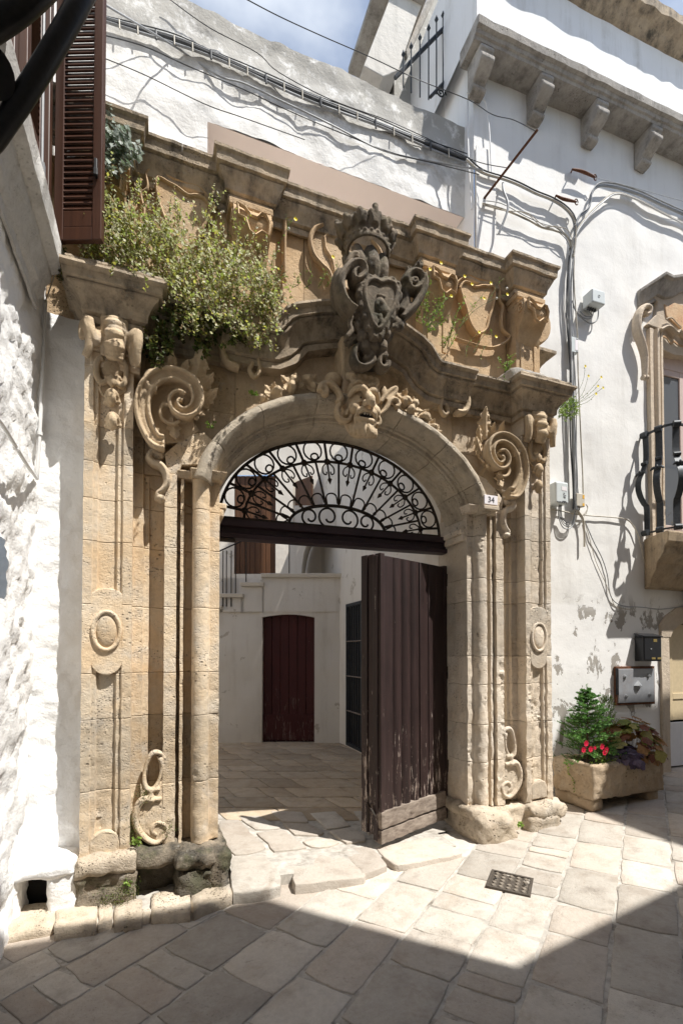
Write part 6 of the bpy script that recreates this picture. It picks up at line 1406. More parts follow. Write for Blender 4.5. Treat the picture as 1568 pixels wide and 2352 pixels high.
for zz in (zb_ + .012, zt2 - .016): rb2('vent_slot', 'ink', b - .035, b - .008, .0695, .0715, zz - .005, zz + .005, par=o, bevel=0)
o, a, b, zb_, zt2 = wallbox('junction_box', 'large light grey meter box with paper label beside the right pilaster', 'junction box', 1276, 1104, 1306, 1158, .15, 'box_grey', .02, 'grey utility boxes on the right wall')
rb2('paper_label', 'label_white', a + (b - a) * .45, b - .03, .1495, .1525, zt2 - .10, zt2 - .055, par=o, bevel=0)
for k, (x_, z_, w_, h_) in enumerate(((.58, -.125, .02, .006), (.56, -.14, .012, .012), (.64, -.15, .025, .005), (.56, -.165, .03, .010), (.62, -.178, .02, .006), (.5, -.215, .05, .012))): rb2('printed_mark', 'ink', a + (b - a) * x_, a + (b - a) * x_ + w_, .1495, .1520, zt2 + z_ - h_, zt2 + z_, par=o, bevel=0)
for k in range(5): rb2('vent_slot', 'ink', a + .015 + .03 * k, a + .032 + .03 * k, .1495, .1515, zb_ + .008, zb_ + .02, par=o, bevel=0)
o, a, b, zb_, zt2 = wallbox('junction_box', 'small beige box with yellow labels where the cables bunch', 'junction box', 1324, 1132, 1343, 1164, .08, 'box_beige', .006, 'grey utility boxes on the right wall')
for f0, f1 in ((.05, .25), (.62, .9)): rb2('yellow_label', 'yellow', b - .035, b - .008, .0795, .082, zb_ + (zt2 - zb_) * f0, zb_ + (zt2 - zb_) * f1, par=o, bevel=0)
# letter box and steel hatch
o, a, b, zb_, zt2 = wallbox('letter_box', 'black metal letter box beside the ground-floor door', 'letter box', 1477, 1462, 1519, 1519, .13, 'black_metal', .006)
m = MB(); m.hull8([RW(a - .012, .145, zt2 - .004), RW(b + .012, .145, zt2 - .004), RW(b + .012, .012, zt2 + .03), RW(a - .012, .012, zt2 + .03)], [RW(a - .012, .145, zt2 + .006), RW(b + .012, .145, zt2 + .006), RW(b + .012, .012, zt2 + .042), RW(a - .012, .012, zt2 + .042)]); m.build('lid', M['black_metal'], o, smooth=0, bevel=.003)
rb2('door_flap', 'black_metal', a + .012, b - .012, .13, .136, zb_ + .02, zt2 - .02, par=o, bevel=.003)
for x0_, zz0, zz1 in ((.52, .78, .9), (.42, .08, .16), (.74, .08, .16)): rb2('name_plate', 'brass', a + (b - a) * x0_, a + (b - a) * (x0_ + .2), .136, .139, zb_ + (zt2 - zb_) * zz0, zb_ + (zt2 - zb_) * zz1, par=o, bevel=0)
m = MB(); m.tube([RW(a + (b - a) * .38, .135, zb_ + (zt2 - zb_) * .5), RW(a + (b - a) * .38, .145, zb_ + (zt2 - zb_) * .5)], .008, 8); m.build('lock', M['cable_grey'], o, smooth=40)
o, a, b, zb_, zt2 = wallbox('steel_hatch', 'grey steel utility hatch with four bolts and a diamond handle under the letter box', 'hatch', 1420, 1537, 1503, 1612, .05, 'steel_panel', .004)
rb2('frame', 'rust', a - .025, b + .025, .004, .035, zb_ - .03, zt2 + .03, par=o, bevel=.004); rb2('hinge_strip', 'black_metal', a - .028, a - .006, .03, .056, zb_ + .1, zt2 + .01, par=o, bevel=.003)
for fx, fz_ in ((.17, .78), (.83, .80), (.20, .20), (.86, .22)):
    c_ = RW(a + (b - a) * fx, .05, zb_ + (zt2 - zb_) * fz_); m = MB(); m.tube([c_, c_ + RN * .012], .022, 10); m.tube([c_, c_ + RN * .022], .010, 8); m.build('bolt', M['cable_grey'], o, smooth=30)
c_ = RW(a + (b - a) * .52, .05, zb_ + (zt2 - zb_) * .5); m = MB(); m.tube([c_, c_ + RN * .02, c_ + RN * .035], [.062, .05, .015], 4); m.build('handle', M['cable_grey'], o, smooth=0)

# ---- cables
def cable(name, label, pts, r, mat, n=6, sub=5, ky=1, group=None, par=None):
    m = MB(); m.tube(catmull(pts, sub), r, n); o = m.build(name, M[mat], par, smooth=60)
    if not par: tag(o, label, 'cable', group)
    return o
up = [(180, 20), (232, 42), (300, 62), (400, 90), (480, 122), (560, 158), (640, 193), (720, 226), (800, 258), (880, 290), (960, 322), (1040, 354), (1072, 366)]
yb = .845
o = cable('cable_bundle', 'thick black and grey cable bundle slung along the white parapet wall', [F(p[0], p[1], yb) for p in up], .017, 'cable_dark', 8)
cable('cable', None, [F(p[0], p[1] - 5, yb - .008) for p in up], .013, 'cable_grey', par=o); cable('cable', None, [F(p[0], p[1] + 6 + 3 * sin(p[0] * .02), yb - .006) for p in up], .011, 'cable_grey', par=o)
cable('cable', None, [F(p[0], p[1] - 9 - 5 * abs(sin(p[0] * .013)), yb - .006) for p in up], .005, 'cable_dark', par=o)
for k in range(20):
    t = 232 + 42 * k; i = max(j for j in range(len(up)) if up[j][0] <= t); i = min(i, len(up) - 2); f = (t - up[i][0]) / (up[i + 1][0] - up[i][0]); py = up[i][1] + (up[i + 1][1] - up[i][1]) * f
    m = MB(); m.tube([F(t, py - 10, yb - .022), F(t + 1, py + 11, yb - .022)], .006 if k % 3 else .010, 6); m.build('cable_tie', M['cable_dark' if k % 3 == 0 else 'box_beige'], o, smooth=40)
W1 = .845
cable('overhead_cable', 'thin cable drooping across the upper wall from the shutter to the rusty rod', [F(225, 0, .2), F(400, 105, W1), F(500, 172, W1), F(560, 190, W1), F(640, 228, W1), F(760, 285, W1), (F(880, 345, W1)), F(1000, 372, W1), RP(1110, 390, .12)], .008, 'cable_grey')
cable('overhead_cable', 'pair of thin wires sagging just under the thick cable bundle', [F(232, 78, .75), F(330, 105, W1), F(430, 150, W1), F(560, 205, W1), F(640, 243, W1), F(760, 295, W1), F(900, 350, W1), F(1000, 375, W1), RP(1100, 400, .10)], .005, 'cable_dark')
cable('overhead_cable', 'lowest thin wire crossing the white fascia above the pink soffit', [F(232, 130, .78), F(330, 170, .8), F(470, 238, .8), F(560, 270, .8), F(700, 320, .78)], .004, 'cable_dark')
cable('overhead_cable', 'thin wire crossing the sky from the upper left towards the rusty rod', [F(560, -6, .0), F(640, 36, .1), F(740, 82, .3), F(850, 130, .5), F(960, 182, .6), F(1075, 228, .6), RP(1130, 262, .25), RP(1180, 275, .3), RP(1228, 300, .48)], .004, 'cable_dark')
cable('overhead_cable', 'thin wire along the upper wall above the thick bundle', [F(380, -10, .82), F(480, 62, .83), F(590, 120, .83), F(640, 165, .83), F(760, 228, .83), F(900, 280, .83), F(1040, 345, .83), RP(1100, 372, .1), RP(1165, 385, .2)], .004, 'cable_dark')
# rusty rod
m = MB(); m.tube([RP(1106, 462, .0), RP(1234, 297, .50)], .017, 4, twist=pi / 4); o = m.build('iron_rod', M['rust'], None, smooth=0, bevel=.002); tag(o, 'rusty square iron rod sticking out of the right wall with wires tied to it', 'rod')
# bundles on the right wall
ww = .05
def RC(u, v, w=ww): return RP(*ZP('C', u, v), w)
def RGp(u, v, w=ww): return RP(*ZP('G', u, v), w)
b1 = [RP(1070, 366, .03), RC(330, 1050), RC(470, 1095), RC(560, 1130), RC(660, 1180), RC(760, 1220), RC(840, 1270), RC(890, 1330), RC(905, 1400), RC(900, 1480), RC(890, 1568)]
o = cable('cable_bundle', 'grey cable bundle running from the parapet corner down to the vertical run', b1, .014, 'cable_grey', 8); cable('cable', None, [p + Vector((.02, -.01, .02)) for p in b1], .008, 'cable_dark', par=o); cable('cable', None, [p + Vector((.0, -.02, -.02)) for p in b1], .007, 'cable_beige', par=o)
b2 = [RC(1640, 1340), RC(1568, 1310), RC(1440, 1255), RC(1300, 1190), RC(1150, 1145), RC(1050, 1140), RC(1005, 1190), RC(995, 1260), RC(970, 1300), RC(930, 1330), RC(900, 1400)]
o = cable('cable_bundle', 'white and grey cable bundle bending in from the right edge at balcony height', b2, .015, 'cable_grey', 8); cable('cable', None, [p + Vector((0, -.02, .022)) for p in b2], .008, 'cable_grey', par=o)
b3 = [RC(1640, 1400), RC(1568, 1365), RC(1440, 1300), RC(1280, 1215), RC(1160, 1180), RC(1080, 1225), RC(1000, 1300), RC(930, 1390), RC(900, 1450)]
cable('cable', None, b3, .010, 'cable_beige', par=o); cable('cable', None, [p + Vector((0, -.01, -.022)) for p in b3], .009, 'pipe', par=o)
b4 = [RC(340, 1245), RC(450, 1275), RC(600, 1335), RC(700, 1390), RC(780, 1410), RC(850, 1440), RC(880, 1500), RC(885, 1568)]
o = cable('cable_bundle', 'tangled beige telephone wires above the right end of the portal', b4, .010, 'cable_beige'); rr_ = random.Random(3)
for k in range(4): cable('cable', None, [p + Vector((0, -.01 * k, rr_.uniform(-.05, .05))) for p in b4], .004, 'cable_beige' if k % 2 else 'cable_grey', par=o)
vb = [RGp(300, -60), RGp(285, 60), RGp(280, 250), RGp(280, 500), RGp(287, 700), RGp(298, 900), RGp(303, 1200), RGp(310, 1500), RGp(318, 1750), RGp(325, 1900), RGp(330, 2000)]
o = cable('cable_bundle', 'vertical run of grey cables down the right wall past the junction boxes', vb, .013, 'cable_grey', 8)
for k, (dx_, mt, r_) in enumerate(((-.028, 'cable_dark', .009), (.026, 'cable_grey', .009), (-.014, 'cable_grey', .008), (.012, 'pipe', .007), (.04, 'cable_dark', .005))): cable('cable', None, [p + Vector((dx_ + .010 * sin(i * 1.7 + k), -.012 * (k % 3), 0)) for i, p in enumerate(vb)], r_, mt, par=o)
v2 = [RGp(320, -40), RGp(318, 200), RGp(330, 400), RGp(345, 640), RGp(350, 900), RGp(362, 1200), RGp(375, 1500), RGp(385, 1700), RGp(390, 1880)]
cable('cable_conduit', 'beige conduit running down to the small beige box', v2, .008, 'cable_beige')
o = cable('cable_loop', 'loose cable loops hanging under the square junction box', [RGp(305, 350), RGp(330, 430), RGp(380, 490), RGp(450, 530), RGp(500, 500), RGp(510, 430), RGp(500, 390)], .008, 'cable_grey')
for k in range(3): cable('cable', None, [RGp(330 + 14 * k, 430), RGp(390 + 10 * k, 485 - 6 * k), RGp(450 + 6 * k, 490 - 10 * k), RGp(470 - 15 * k, 440), RGp(450 - 14 * k, 385)], .005, 'pipe' if k == 1 else 'cable_grey', par=o)
o = cable('cable_loop', 'loose cable loops hanging under the large meter box', [RGp(200, 1955, .1), RGp(195, 2040), RGp(225, 2130), RGp(275, 2150), RGp(315, 2110), RGp(325, 2040)], .006, 'cable_grey')
for k in range(3): cable('cable', None, [RGp(206 + 6 * k, 1955, .1), RGp(206 + 8 * k, 2050), RGp(240 + 8 * k, 2120 - 12 * k), RGp(300, 2120 - 14 * k), RGp(328, 2010)], .004, 'cable_dark', par=o)
for k in range(3): cable('cable', None, [RGp(345, 1960), RGp(355 + 10 * k, 2040), RGp(400 + 10 * k, 2050 - 25 * k), RGp(425, 1990 - 10 * k), RGp(410, 1955)], .004, 'cable_beige', par=o)
cable('cable_tassel', 'coiled cable end hanging below the small beige box', [RGp(350, 2010), RGp(385, 2060), RGp(395, 2120), RGp(400, 2200), RGp(400, 2290)], .012, 'cable_beige')
cable('cable', 'thin beige cable crossing the wall under the boxes towards the balcony', [RGp(100, 2005, .03), RGp(180, 2000, .03), RGp(320, 2030, .03), RGp(440, 2045, .03), RGp(640, 2060, .03), RGp(740, 2080, .03), RGp(800, 2150, .03), RGp(840, 2260, .03), RGp(870, 2400, .03)], .007, 'cable_beige')
def RM(u, v, w=.02): return RP(*ZP('M', u, v), w)
cable('cable', 'slack cable curving from the boxes down to the door arch', [RM(410, -80), RM(470, 60), RM(540, 200), RM(580, 330), RM(600, 470), RM(640, 540), RM(720, 575), RM(850, 582), RM(1000, 598), RM(1180, 575)], .006, 'cable_grey')
cable('cable', 'second slack cable beside the one curving to the door arch', [RM(400, -100), RM(440, 40), RM(490, 220), RM(570, 400), RM(610, 500), RM(650, 580), RM(760, 600)], .004, 'cable_beige')
cable('conduit_pipe', 'short grey bent pipe rising out of the wires by the rusty rod', [RC(440, 1430, .1), RC(490, 1300, .14), RC(495, 1240, .14), RC(470, 1170, .1), RC(465, 1120, .04)], .013, 'cable_grey', 8)
cable('conduit_pipe', 'thin conduit running down the wall corner below the first corbel', [RC(245, 565, .04), RC(345, 605, .05), RC(370, 680, .05), RC(385, 850, .05), RC(395, 1060, .05)], .008, 'pipe', 8)
cable('conduit_pipe', 'white conduit down the very corner where parapet and right wall meet', [RP(1073, 232, -.02), RP(1075, 350, -.02), RP(1082, 480, -.02)], .010, 'pipe', 8)
for lab, k in (('rusty hook and turnbuckle with a wire under the parapet', 0), ('rusty hook and turnbuckle beside the cable bundle', 1)):
    pts = ((890, 1035), (940, 1045), (990, 1065), (1030, 1085)) if k == 0 else ((790, 1195), (830, 1215), (870, 1225), (915, 1235))
    m = MB(); m.tube(catmull([RC(*p, .08) for p in pts], 4), lambda t: .010 + .008 * sin(pi * t), 6); c_ = RC(*pts[-1], .08); m.tube([c_ + Vector((.025 * cos(t), 0, .035 * sin(t))) for t in [2 * pi * j / 10 for j in range(10)]], .006, 6); m.tube([RC(*pts[0], .08), RC(pts[0][0] - 8, pts[0][1] + 20, .0)], .008, 6)
    o = m.build('wall_hook', M['rust'], None, smooth=60); tag(o, lab, 'hook')
cable('overhead_cable', 'fine wire stretched from the hook to the right edge', [RC(1030, 1085, .08), RC(1200, 1130, .08), RC(1640, 1250, .08)], .003, 'cable_grey')

# ================================================================ street furniture near the camera
lb = thing('lamp_bracket', 'black iron lamp bracket close by at the top left corner', 'lamp bracket', (-0.8, -1.9, 3.3))
def near(px, py, zc): return CAM + ray(px, py) * zc
m = MB(); m.tube(catmull([Vector((-.8, -2.3, 2.95)), near(-160, 420, 1.5), near(-40, 345, 1.45), near(20, 270, 1.42), near(80, 180, 1.4), near(140, 80, 1.4), near(195, -20, 1.42), near(260, -150, 1.5)], 6), .0285, 12); m.build('curved_arm', M['black_iron'], lb, smooth=60)
m = MB(); m.tube(catmull([Vector((-.8, -2.2, 3.35)), near(-150, 140, 1.4), near(-40, 75, 1.38), near(60, 5, 1.38), near(160, -90, 1.45)], 6), .034, 12); m.build('upper_arm', M['black_iron'], lb, smooth=60)
c_ = near(-22, 160, 1.35); m = MB(); nn_ = (CAM - c_).normalized(); m.tube([c_ - nn_ * .02, c_ + nn_ * .02], .058, 20); m.build('disc', M['black_iron'], lb, smooth=40)
m = MB(); m.box(-.83, -.78, -2.4, -2.1, 2.8, 3.5); m.build('wall_plate', M['black_iron'], lb, smooth=0, bevel=.01)

# drain cover
ps = [ZP('O', *p) for p in ((792, 338), (953, 374), (940, 443), (768, 403))]; zc_ = gz(2.2) + .003; q = [G(*p, zc_) for p in ps]
cvr = thing('drain_cover', 'square rusty cast iron drain cover with a diamond lattice set in the pale paving', 'drain cover', sum(q, Vector()) / 4)
ax, ay = ((q[1] - q[0]) + (q[2] - q[3])) / 2, ((q[3] - q[0]) + (q[2] - q[1])) / 2; cn = sum(q, Vector()) / 4
def CV(u, v, h): return cn + ax * u + ay * v + Vector((0, 0, h))
m = MB(); m.hull8([CV(-.5, .5, -.03), CV(.5, .5, -.03), CV(.5, -.5, -.03), CV(-.5, -.5, -.03)], [CV(-.5, .5, .008), CV(.5, .5, .008), CV(.5, -.5, .008), CV(-.5, -.5, .008)]); m.build('plate', M['cover'], cvr, smooth=0)
m = MB()
for a0, a1, b0, b1 in ((-.53, .53, -.53, -.45), (-.53, .53, .45, .53), (-.53, -.46, -.449, .449), (.46, .53, -.449, .449)): m.hull8([CV(a0, b1, .0), CV(a1, b1, .0), CV(a1, b0, .0), CV(a0, b0, .0)], [CV(a0, b1, .016), CV(a1, b1, .016), CV(a1, b0, .016), CV(a0, b0, .016)])
m.build('frame', M['cover'], cvr, smooth=0)
for i in range(5):
    for j in range(5):
        if i == 2 and j == 2: continue
        u, v = -.36 + .18 * i, -.36 + .18 * j; r_ = .075; m = MB(); m.hull8([CV(u, v + r_, .006), CV(u + r_, v, .006), CV(u, v - r_, .006), CV(u - r_, v, .006)], [CV(u, v + r_ * .8, .016), CV(u + r_ * .8, v, .016), CV(u, v - r_ * .8, .016), CV(u - r_ * .8, v, .016)]); m.build('lattice_stud', M['cover_stud'], cvr, smooth=0)
for u, v in ((-.36, .0), (.36, .0)): m = MB(); c_ = CV(u, v, .017); m.ell(c_, (.012, .012, .003), nu=4, nv=8); m.build('lifting_hole_shade', M['dark'], cvr, smooth=0)  # dark discs painted as the shade in the lifting holes

# planter trough
tr = thing('stone_trough', 'rough tufa stone trough planted with greenery at the foot of the right wall', 'planter', G(1400, 1850, gz(4.2)))
gp = gz(4.2)
cA, cB = G(*ZP('M', 470, 2110), gp + .12), G(*ZP('M', 1030, 2025), gp + .12)     # bottom front corners
cL = G(*ZP('M', 165, 2000), gp + .12)
ax_ = (cB - cA); ay_ = (cL - cA)
tw, td = ax_.length, ay_.length; tax = ax_.normalized(); tay = Vector((-tax.y, tax.x, 0)); 
td = min(td, .55); th_ = .34
def TX(p): return cA + tax * p.x + tay * p.y + Vector((0, 0, p.z))
for nm, a in (('front_wall', (0, tw, 0, .075, 0, th_)), ('back_wall', (0, tw, td - .07, td, 0, th_)), ('end_wall', (0, .07, .01, td - .01, 0, th_ - .002)), ('end_wall', (tw - .07, tw, .01, td - .01, 0, th_ - .002))):
    m = MB(); rough_box(m, *a, r=.018, step=.022, amp=.016, sc=14, seed=a[0] + a[2]); m.xf = TX; m.build(nm, M['trough'], tr, smooth=180)
m = MB(TX); m.box(.05, tw - .05, .05, td - .05, .02, th_ - .05); m.build('soil', M['soil'], tr, smooth=0)
for xx in (.02, tw - .20):
    m = MB(TX); rough_box(m, xx, xx + .16, .03, td, -.125, .002, r=.02, step=.04, amp=.01, sc=8, seed=xx); m.build('foot_block', M['trough'], tr, smooth=180)
# ================================================================ plants
def leaf_quad(m, p, d, nrm, l, w, fold=.25):
    """one leaf: two triangles folded on the midrib"""
    d = d.normalized(); s_ = d.cross(nrm)
    if s_.length < 1e-4: s_ = d.cross(Vector((.3, .5, .8)))
    s_.normalize(); n = s_.cross(d)
    b, t = p, p + d * l; mid = p + d * l * .45
    k = len(m.v); m.v += [b, mid + s_ * w + n * w * fold, t, mid - s_ * w + n * w * fold]; m.f += [(k, k + 1, k + 2), (k, k + 2, k + 3)]
def rv(r): return Vector((r.uniform(-1, 1), r.uniform(-1, 1), r.uniform(-1, 1)))
def sprig(r, lm, sm, p0, d, L_, nl, ls, droop=.3, wf=.42, sr=.0018):
    p = Vector(p0); d = d.normalized(); pts = [p.copy()]; n = 6
    for k in range(n):
        d = (d + Vector((0, 0, -droop / n)) + rv(r) * .12).normalized(); p = p + d * (L_ / n); pts.append(p.copy())
    sm.tube(pts, lambda t: sr * (1 - .6 * t), 3, cap=False)
    for k in range(nl):
        t = (k + r.random()) / nl * n; i = min(int(t), n - 1); q = pts[i].lerp(pts[i + 1], t - i); a = (pts[i + 1] - pts[i]).normalized()
        o = rv(r); o = (o - a * o.dot(a)).normalized(); leaf_quad(lm, q, (o + a * .6), rv(r).normalized() * .55 + Vector((.45, -.62, .65)), ls * r.uniform(.6, 1.25), ls * wf * r.uniform(.8, 1.15))
    return pts
def inpoly(x, y, P):
    c = False; j = len(P) - 1
    for i in range(len(P)):
        if (P[i][1] > y) != (P[j][1] > y) and x < (P[j][0] - P[i][0]) * (y - P[i][1]) / (P[j][1] - P[i][1]) + P[i][0]: c = not c
        j = i
    return c
def mass(name, label, cat, poly, yr, n, mat, L_=.14, nl=14, ls=.018, up=(0, -.3, 1), droop=.3, seed=1, thick=None, wf=.42):
    """a bush filling an outline, sprig by sprig; yr(px,py) gives the depth range there"""
    r = random.Random(seed); lm, sm = MB(), MB(); x0, x1 = min(p[0] for p in poly), max(p[0] for p in poly); y0, y1 = min(p[1] for p in poly), max(p[1] for p in poly); k = 0; c = Vector()
    while k < n:
        px, py = r.uniform(x0, x1), r.uniform(y0, y1)
        if not inpoly(px, py, poly): continue
        a, b = yr(px, py); tip = F(px, py, r.uniform(a, b)); d = (Vector(up) + rv(r) * .75).normalized(); l_ = L_ * r.uniform(.6, 1.3)
        sprig(r, lm, sm, tip - d * l_ * .8, d, l_, nl, ls, droop, wf); k += 1; c += tip
    t = thing(name, label, cat, c / n)
    lm.build('foliage', M[mat], t, smooth=0, kind='stuff'); sm.build('stem', M['twig'], t, smooth=0, kind='stuff'); return t
bush = [(178, 552), (205, 520), (228, 440), (262, 418), (300, 470), (345, 480), (372, 495), (402, 480), (408, 520), (430, 540), (470, 500), (492, 480), (500, 540), (520, 570), (545, 520), (548, 570), (575, 590), (610, 600), (640, 640), (640, 690), (620, 745), (590, 770), (545, 745), (500, 725), (460, 730), (425, 705), (395, 655), (370, 620), (300, 600), (240, 585), (196, 570)]
def byr(px, py):
    return (-.22, .22) if py < 600 else (-.32, .08)
mass('trailing_shrub', 'large silvery green trailing shrub overflowing the left end of the portal cornice', 'shrub', bush, byr, 720, 'leaf_shrub', L_=.23, nl=16, ls=.026, seed=2, wf=.46)
stray = random.Random(77); sl, ss_ = MB(), MB()
for k in range(90):
    i = stray.randrange(len(bush)); a_, b_ = bush[i], bush[(i + 1) % len(bush)]; f_ = stray.random(); px, py = a_[0] + (b_[0] - a_[0]) * f_, a_[1] + (b_[1] - a_[1]) * f_
    d_ = Vector((stray.uniform(-.6, .6), -.4, 1 if py < 620 else stray.uniform(-.8, .4)))
    sprig(stray, sl, ss_, F(px, py, stray.uniform(*byr(px, py))), d_, stray.uniform(.08, .2), 13, .022, .3, .46)
sh0 = [o for o in bpy.data.objects if o.name == 'trailing_shrub'][0]; sl.build('stray_shoots', M['leaf_shrub'], sh0, smooth=0, kind='stuff'); ss_.build('stem', M['twig'], sh0, smooth=0, kind='stuff')
mass('hanging_vine', 'dark green ivy hanging below the left cornice behind the big scroll', 'vine', [(375, 650), (430, 700), (500, 725), (560, 760), (575, 790), (545, 800), (500, 790), (470, 830), (440, 800), (400, 760), (385, 830), (350, 840), (345, 790), (362, 740)], lambda a, b: (-.12, .10), 190, 'leaf_vine', L_=.12, nl=11, ls=.030, up=(0, -.2, -.9), seed=3, wf=.6)
mass('hanging_vine', 'reddish trailing stems hanging at the right end of the shrub over the arched cornice', 'vine', [(590, 640), (640, 625), (648, 680), (625, 760), (600, 770), (590, 700)], lambda a, b: (-.25, -.10), 70, 'leaf_dry', L_=.16, nl=12, ls=.016, up=(.1, -.3, -.4), seed=4)
mass('round_leaf_plant', 'pale round-leaved plant on the top left corner of the portal attic', 'plant', [(232, 300), (262, 262), (285, 300), (300, 330), (322, 330), (318, 360), (290, 370), (272, 400), (245, 400), (228, 350)], lambda a, b: (-.02, .12), 95, 'leaf_pale', L_=.10, nl=6, ls=.034, up=(.1, -.4, -.2), seed=5, wf=.75)
mass('corner_fern', 'small dark green plant in the corner left of the portal cornice end', 'plant', [(114, 580), (150, 560), (152, 620), (135, 640), (118, 610)], lambda a, b: (-.12, .05), 40, 'leaf_vine', L_=.08, nl=9, ls=.020, seed=6, wf=.5)
def weeds(name, label, stems, mat, seed, flowers=(), seedheads=(), y=(-.05, .12), nl=22, ls=.018, spread=10):
    r = random.Random(seed); lm, sm = MB(), MB(); base = F(*stems[0][0], sum(y) / 2); t = thing(name, label, 'weed', base)
    for pts in stems:
        yy = r.uniform(*y); c = catmull([F(p[0] + r.uniform(-2, 2), p[1], yy + r.uniform(-.03, .03)) for p in pts], 5); sm.tube(c, lambda q: .0028 * (1 - .6 * q), 4, cap=False)
        for k in range(nl):
            q = c[int((k + r.random()) / nl * (len(c) - 1) * .92)]
            if r.random() < .35: sprig(r, lm, sm, q, Vector((r.uniform(-1, 1), r.uniform(-1, .3), r.uniform(.0, 1))), r.uniform(.03, .09), 6, ls * .8, .2, .38, .0012)
            else: leaf_quad(lm, q, rv(r) + Vector((0, 0, .3)), rv(r), ls * r.uniform(.6, 1.5), ls * .4)
    lm.build('foliage', M[mat], t, smooth=0, kind='stuff'); sm.build('stem', M['stem'], t, smooth=0, kind='stuff')
    for (fx, fy) in flowers:
        c = F(fx, fy, sum(y) / 2); m = MB()
        for k in range(9):
            a = 2 * pi * k / 9; leaf_quad(m, c, Vector((cos(a), -.35, sin(a))), Vector((0, -1, 0)), .019, .006, .1)
        m.build('flower', M['yellow_petal'], t, smooth=0)
    for (fx, fy) in seedheads:
        m = MB(); m.ell(F(fx, fy, sum(y) / 2), (.011, .011, .011), nu=6, nv=8); m.build('seed_head', M['white_seed'], t, smooth=180)
def ZFp(u, v): return ZP('F', u, v)
weeds('flowering_weed', 'bright green weeds with yellow flowers on the right shoulder of the pediment', [[ZFp(300, 880), ZFp(330, 720), ZFp(320, 560)], [ZFp(330, 890), ZFp(400, 760), ZFp(420, 640)], [ZFp(260, 820), ZFp(290, 740), ZFp(280, 680)], [ZFp(380, 920), ZFp(450, 830), ZFp(470, 700)], [ZFp(500, 1040), ZFp(540, 880), ZFp(580, 760), ZFp(640, 700)], [ZFp(520, 1050), ZFp(600, 880), ZFp(700, 740), ZFp(840, 550)], [ZFp(360, 940), ZFp(340, 780), ZFp(360, 450)], [ZFp(470, 1060), ZFp(520, 960), ZFp(560, 860)], [ZFp(350, 900), ZFp(440, 720), ZFp(530, 650)]], 'leaf_weed', 1, [ZFp(360, 440), ZFp(447, 390), ZFp(632, 495), ZFp(838, 548), ZFp(527, 650), ZFp(690, 557), ZFp(785, 670)], [], nl=26, ls=.022)
weeds('flowering_weed', 'thin straggling weeds with yellow flowers before the right relief shield', [[ZFp(640, 1110), ZFp(660, 1040), ZFp(740, 940)], [ZFp(760, 1140), ZFp(780, 1080), ZFp(800, 1040)], [ZFp(700, 1100), ZFp(780, 960), ZFp(880, 970)], [ZFp(600, 900), ZFp(720, 760), ZFp(880, 670), ZFp(960, 640)], [ZFp(820, 680), ZFp(890, 560), ZFp(925, 470)]], 'leaf_weed', 2, [ZFp(747, 935), ZFp(880, 970), ZFp(968, 638)], [ZFp(885, 668), ZFp(965, 590)], nl=8, ls=.014)
weeds('corner_weed', 'little green weed in the notch beside the right end block of the cornice', [[ZFp(960, 1220), ZFp(920, 1180), ZFp(900, 1130)], [ZFp(970, 1230), ZFp(990, 1150), ZFp(1000, 1110)], [ZFp(975, 1220), ZFp(940, 1280), ZFp(960, 1310)], [ZFp(965, 1210), ZFp(1000, 1180), ZFp(1015, 1170)]], 'leaf_weed', 3, y=(-.14, -.02), nl=14, ls=.022)
def ZEp(u, v): return ZP('E', u, v)
weeds('dry_weed', 'feathery weeds growing left of the coat of arms on the pediment', [[ZEp(40, 620), ZEp(150, 560), ZEp(210, 480)], [ZEp(120, 640), ZEp(170, 480), ZEp(190, 330)], [ZEp(60, 640), ZEp(100, 520), ZEp(90, 450)], [ZEp(200, 600), ZEp(260, 520), ZEp(300, 540)], [ZEp(150, 640), ZEp(210, 350), ZEp(280, 200), ZEp(350, 80)], [ZEp(20, 680), ZEp(80, 640), ZEp(300, 520)], [ZEp(420, 610), ZEp(470, 560), ZEp(460, 400)], [ZEp(520, 600), ZEp(560, 540), ZEp(590, 480)], [ZEp(580, 600), ZEp(640, 500), ZEp(690, 430)], [ZEp(330, 610), ZEp(380, 580), ZEp(360, 560)]], 'leaf_weed', 4, [ZEp(352, 105), ZEp(627, 383)], [ZEp(303, 175)], nl=16, ls=.016)
def wallplant():
    t = thing('flowering_weed', 'yellow-flowered weed growing out of the right side of the portal in front of the cables', 'weed', F(1285, 950, .1)); r = random.Random(8); lm, sm = MB(), MB(); Zp = lambda u, v: F(*ZP('G', u, v), .25 + r.uniform(-.05, .05)); fl_ = []
    for k in range(120):
        sprig(r, lm, sm, Zp(r.uniform(190, 330), r.uniform(1130, 1280)), Vector((r.uniform(-.4, 1), -.3, r.uniform(-.5, .8))), .06, 9, .017, .2)
    for pts in (((240, 1200), (330, 1100), (390, 980), (405, 868)), ((260, 1210), (380, 1090), (430, 945)), ((270, 1200), (420, 1080), (530, 955)), ((300, 1190), (440, 1110), (545, 1038)), ((280, 1200), (400, 1120), (505, 1025)), ((300, 1190), (420, 1150), (490, 1085))):
        c = catmull([Zp(*p) for p in pts], 5); sm.tube(c, .002, 4, cap=False); fl_.append(pts[-1])
        for q in c[3:]:
            if r.random() < .7: leaf_quad(lm, q, rv(r), rv(r), .014, .005)
    lm.build('foliage', M['leaf_weed'], t, smooth=0, kind='stuff'); sm.build('stem', M['stem'], t, smooth=0, kind='stuff')
    for f in fl_:
        m = MB(); c = F(*ZP('G', *f), .25)
        for k in range(9): a = 2 * pi * k / 9; leaf_quad(m, c, Vector((cos(a), -.3, sin(a))), Vector((0, -1, 0)), .02, .006, .1)
        m.build('flower', M['yellow_petal'], t, smooth=0)
wallplant()
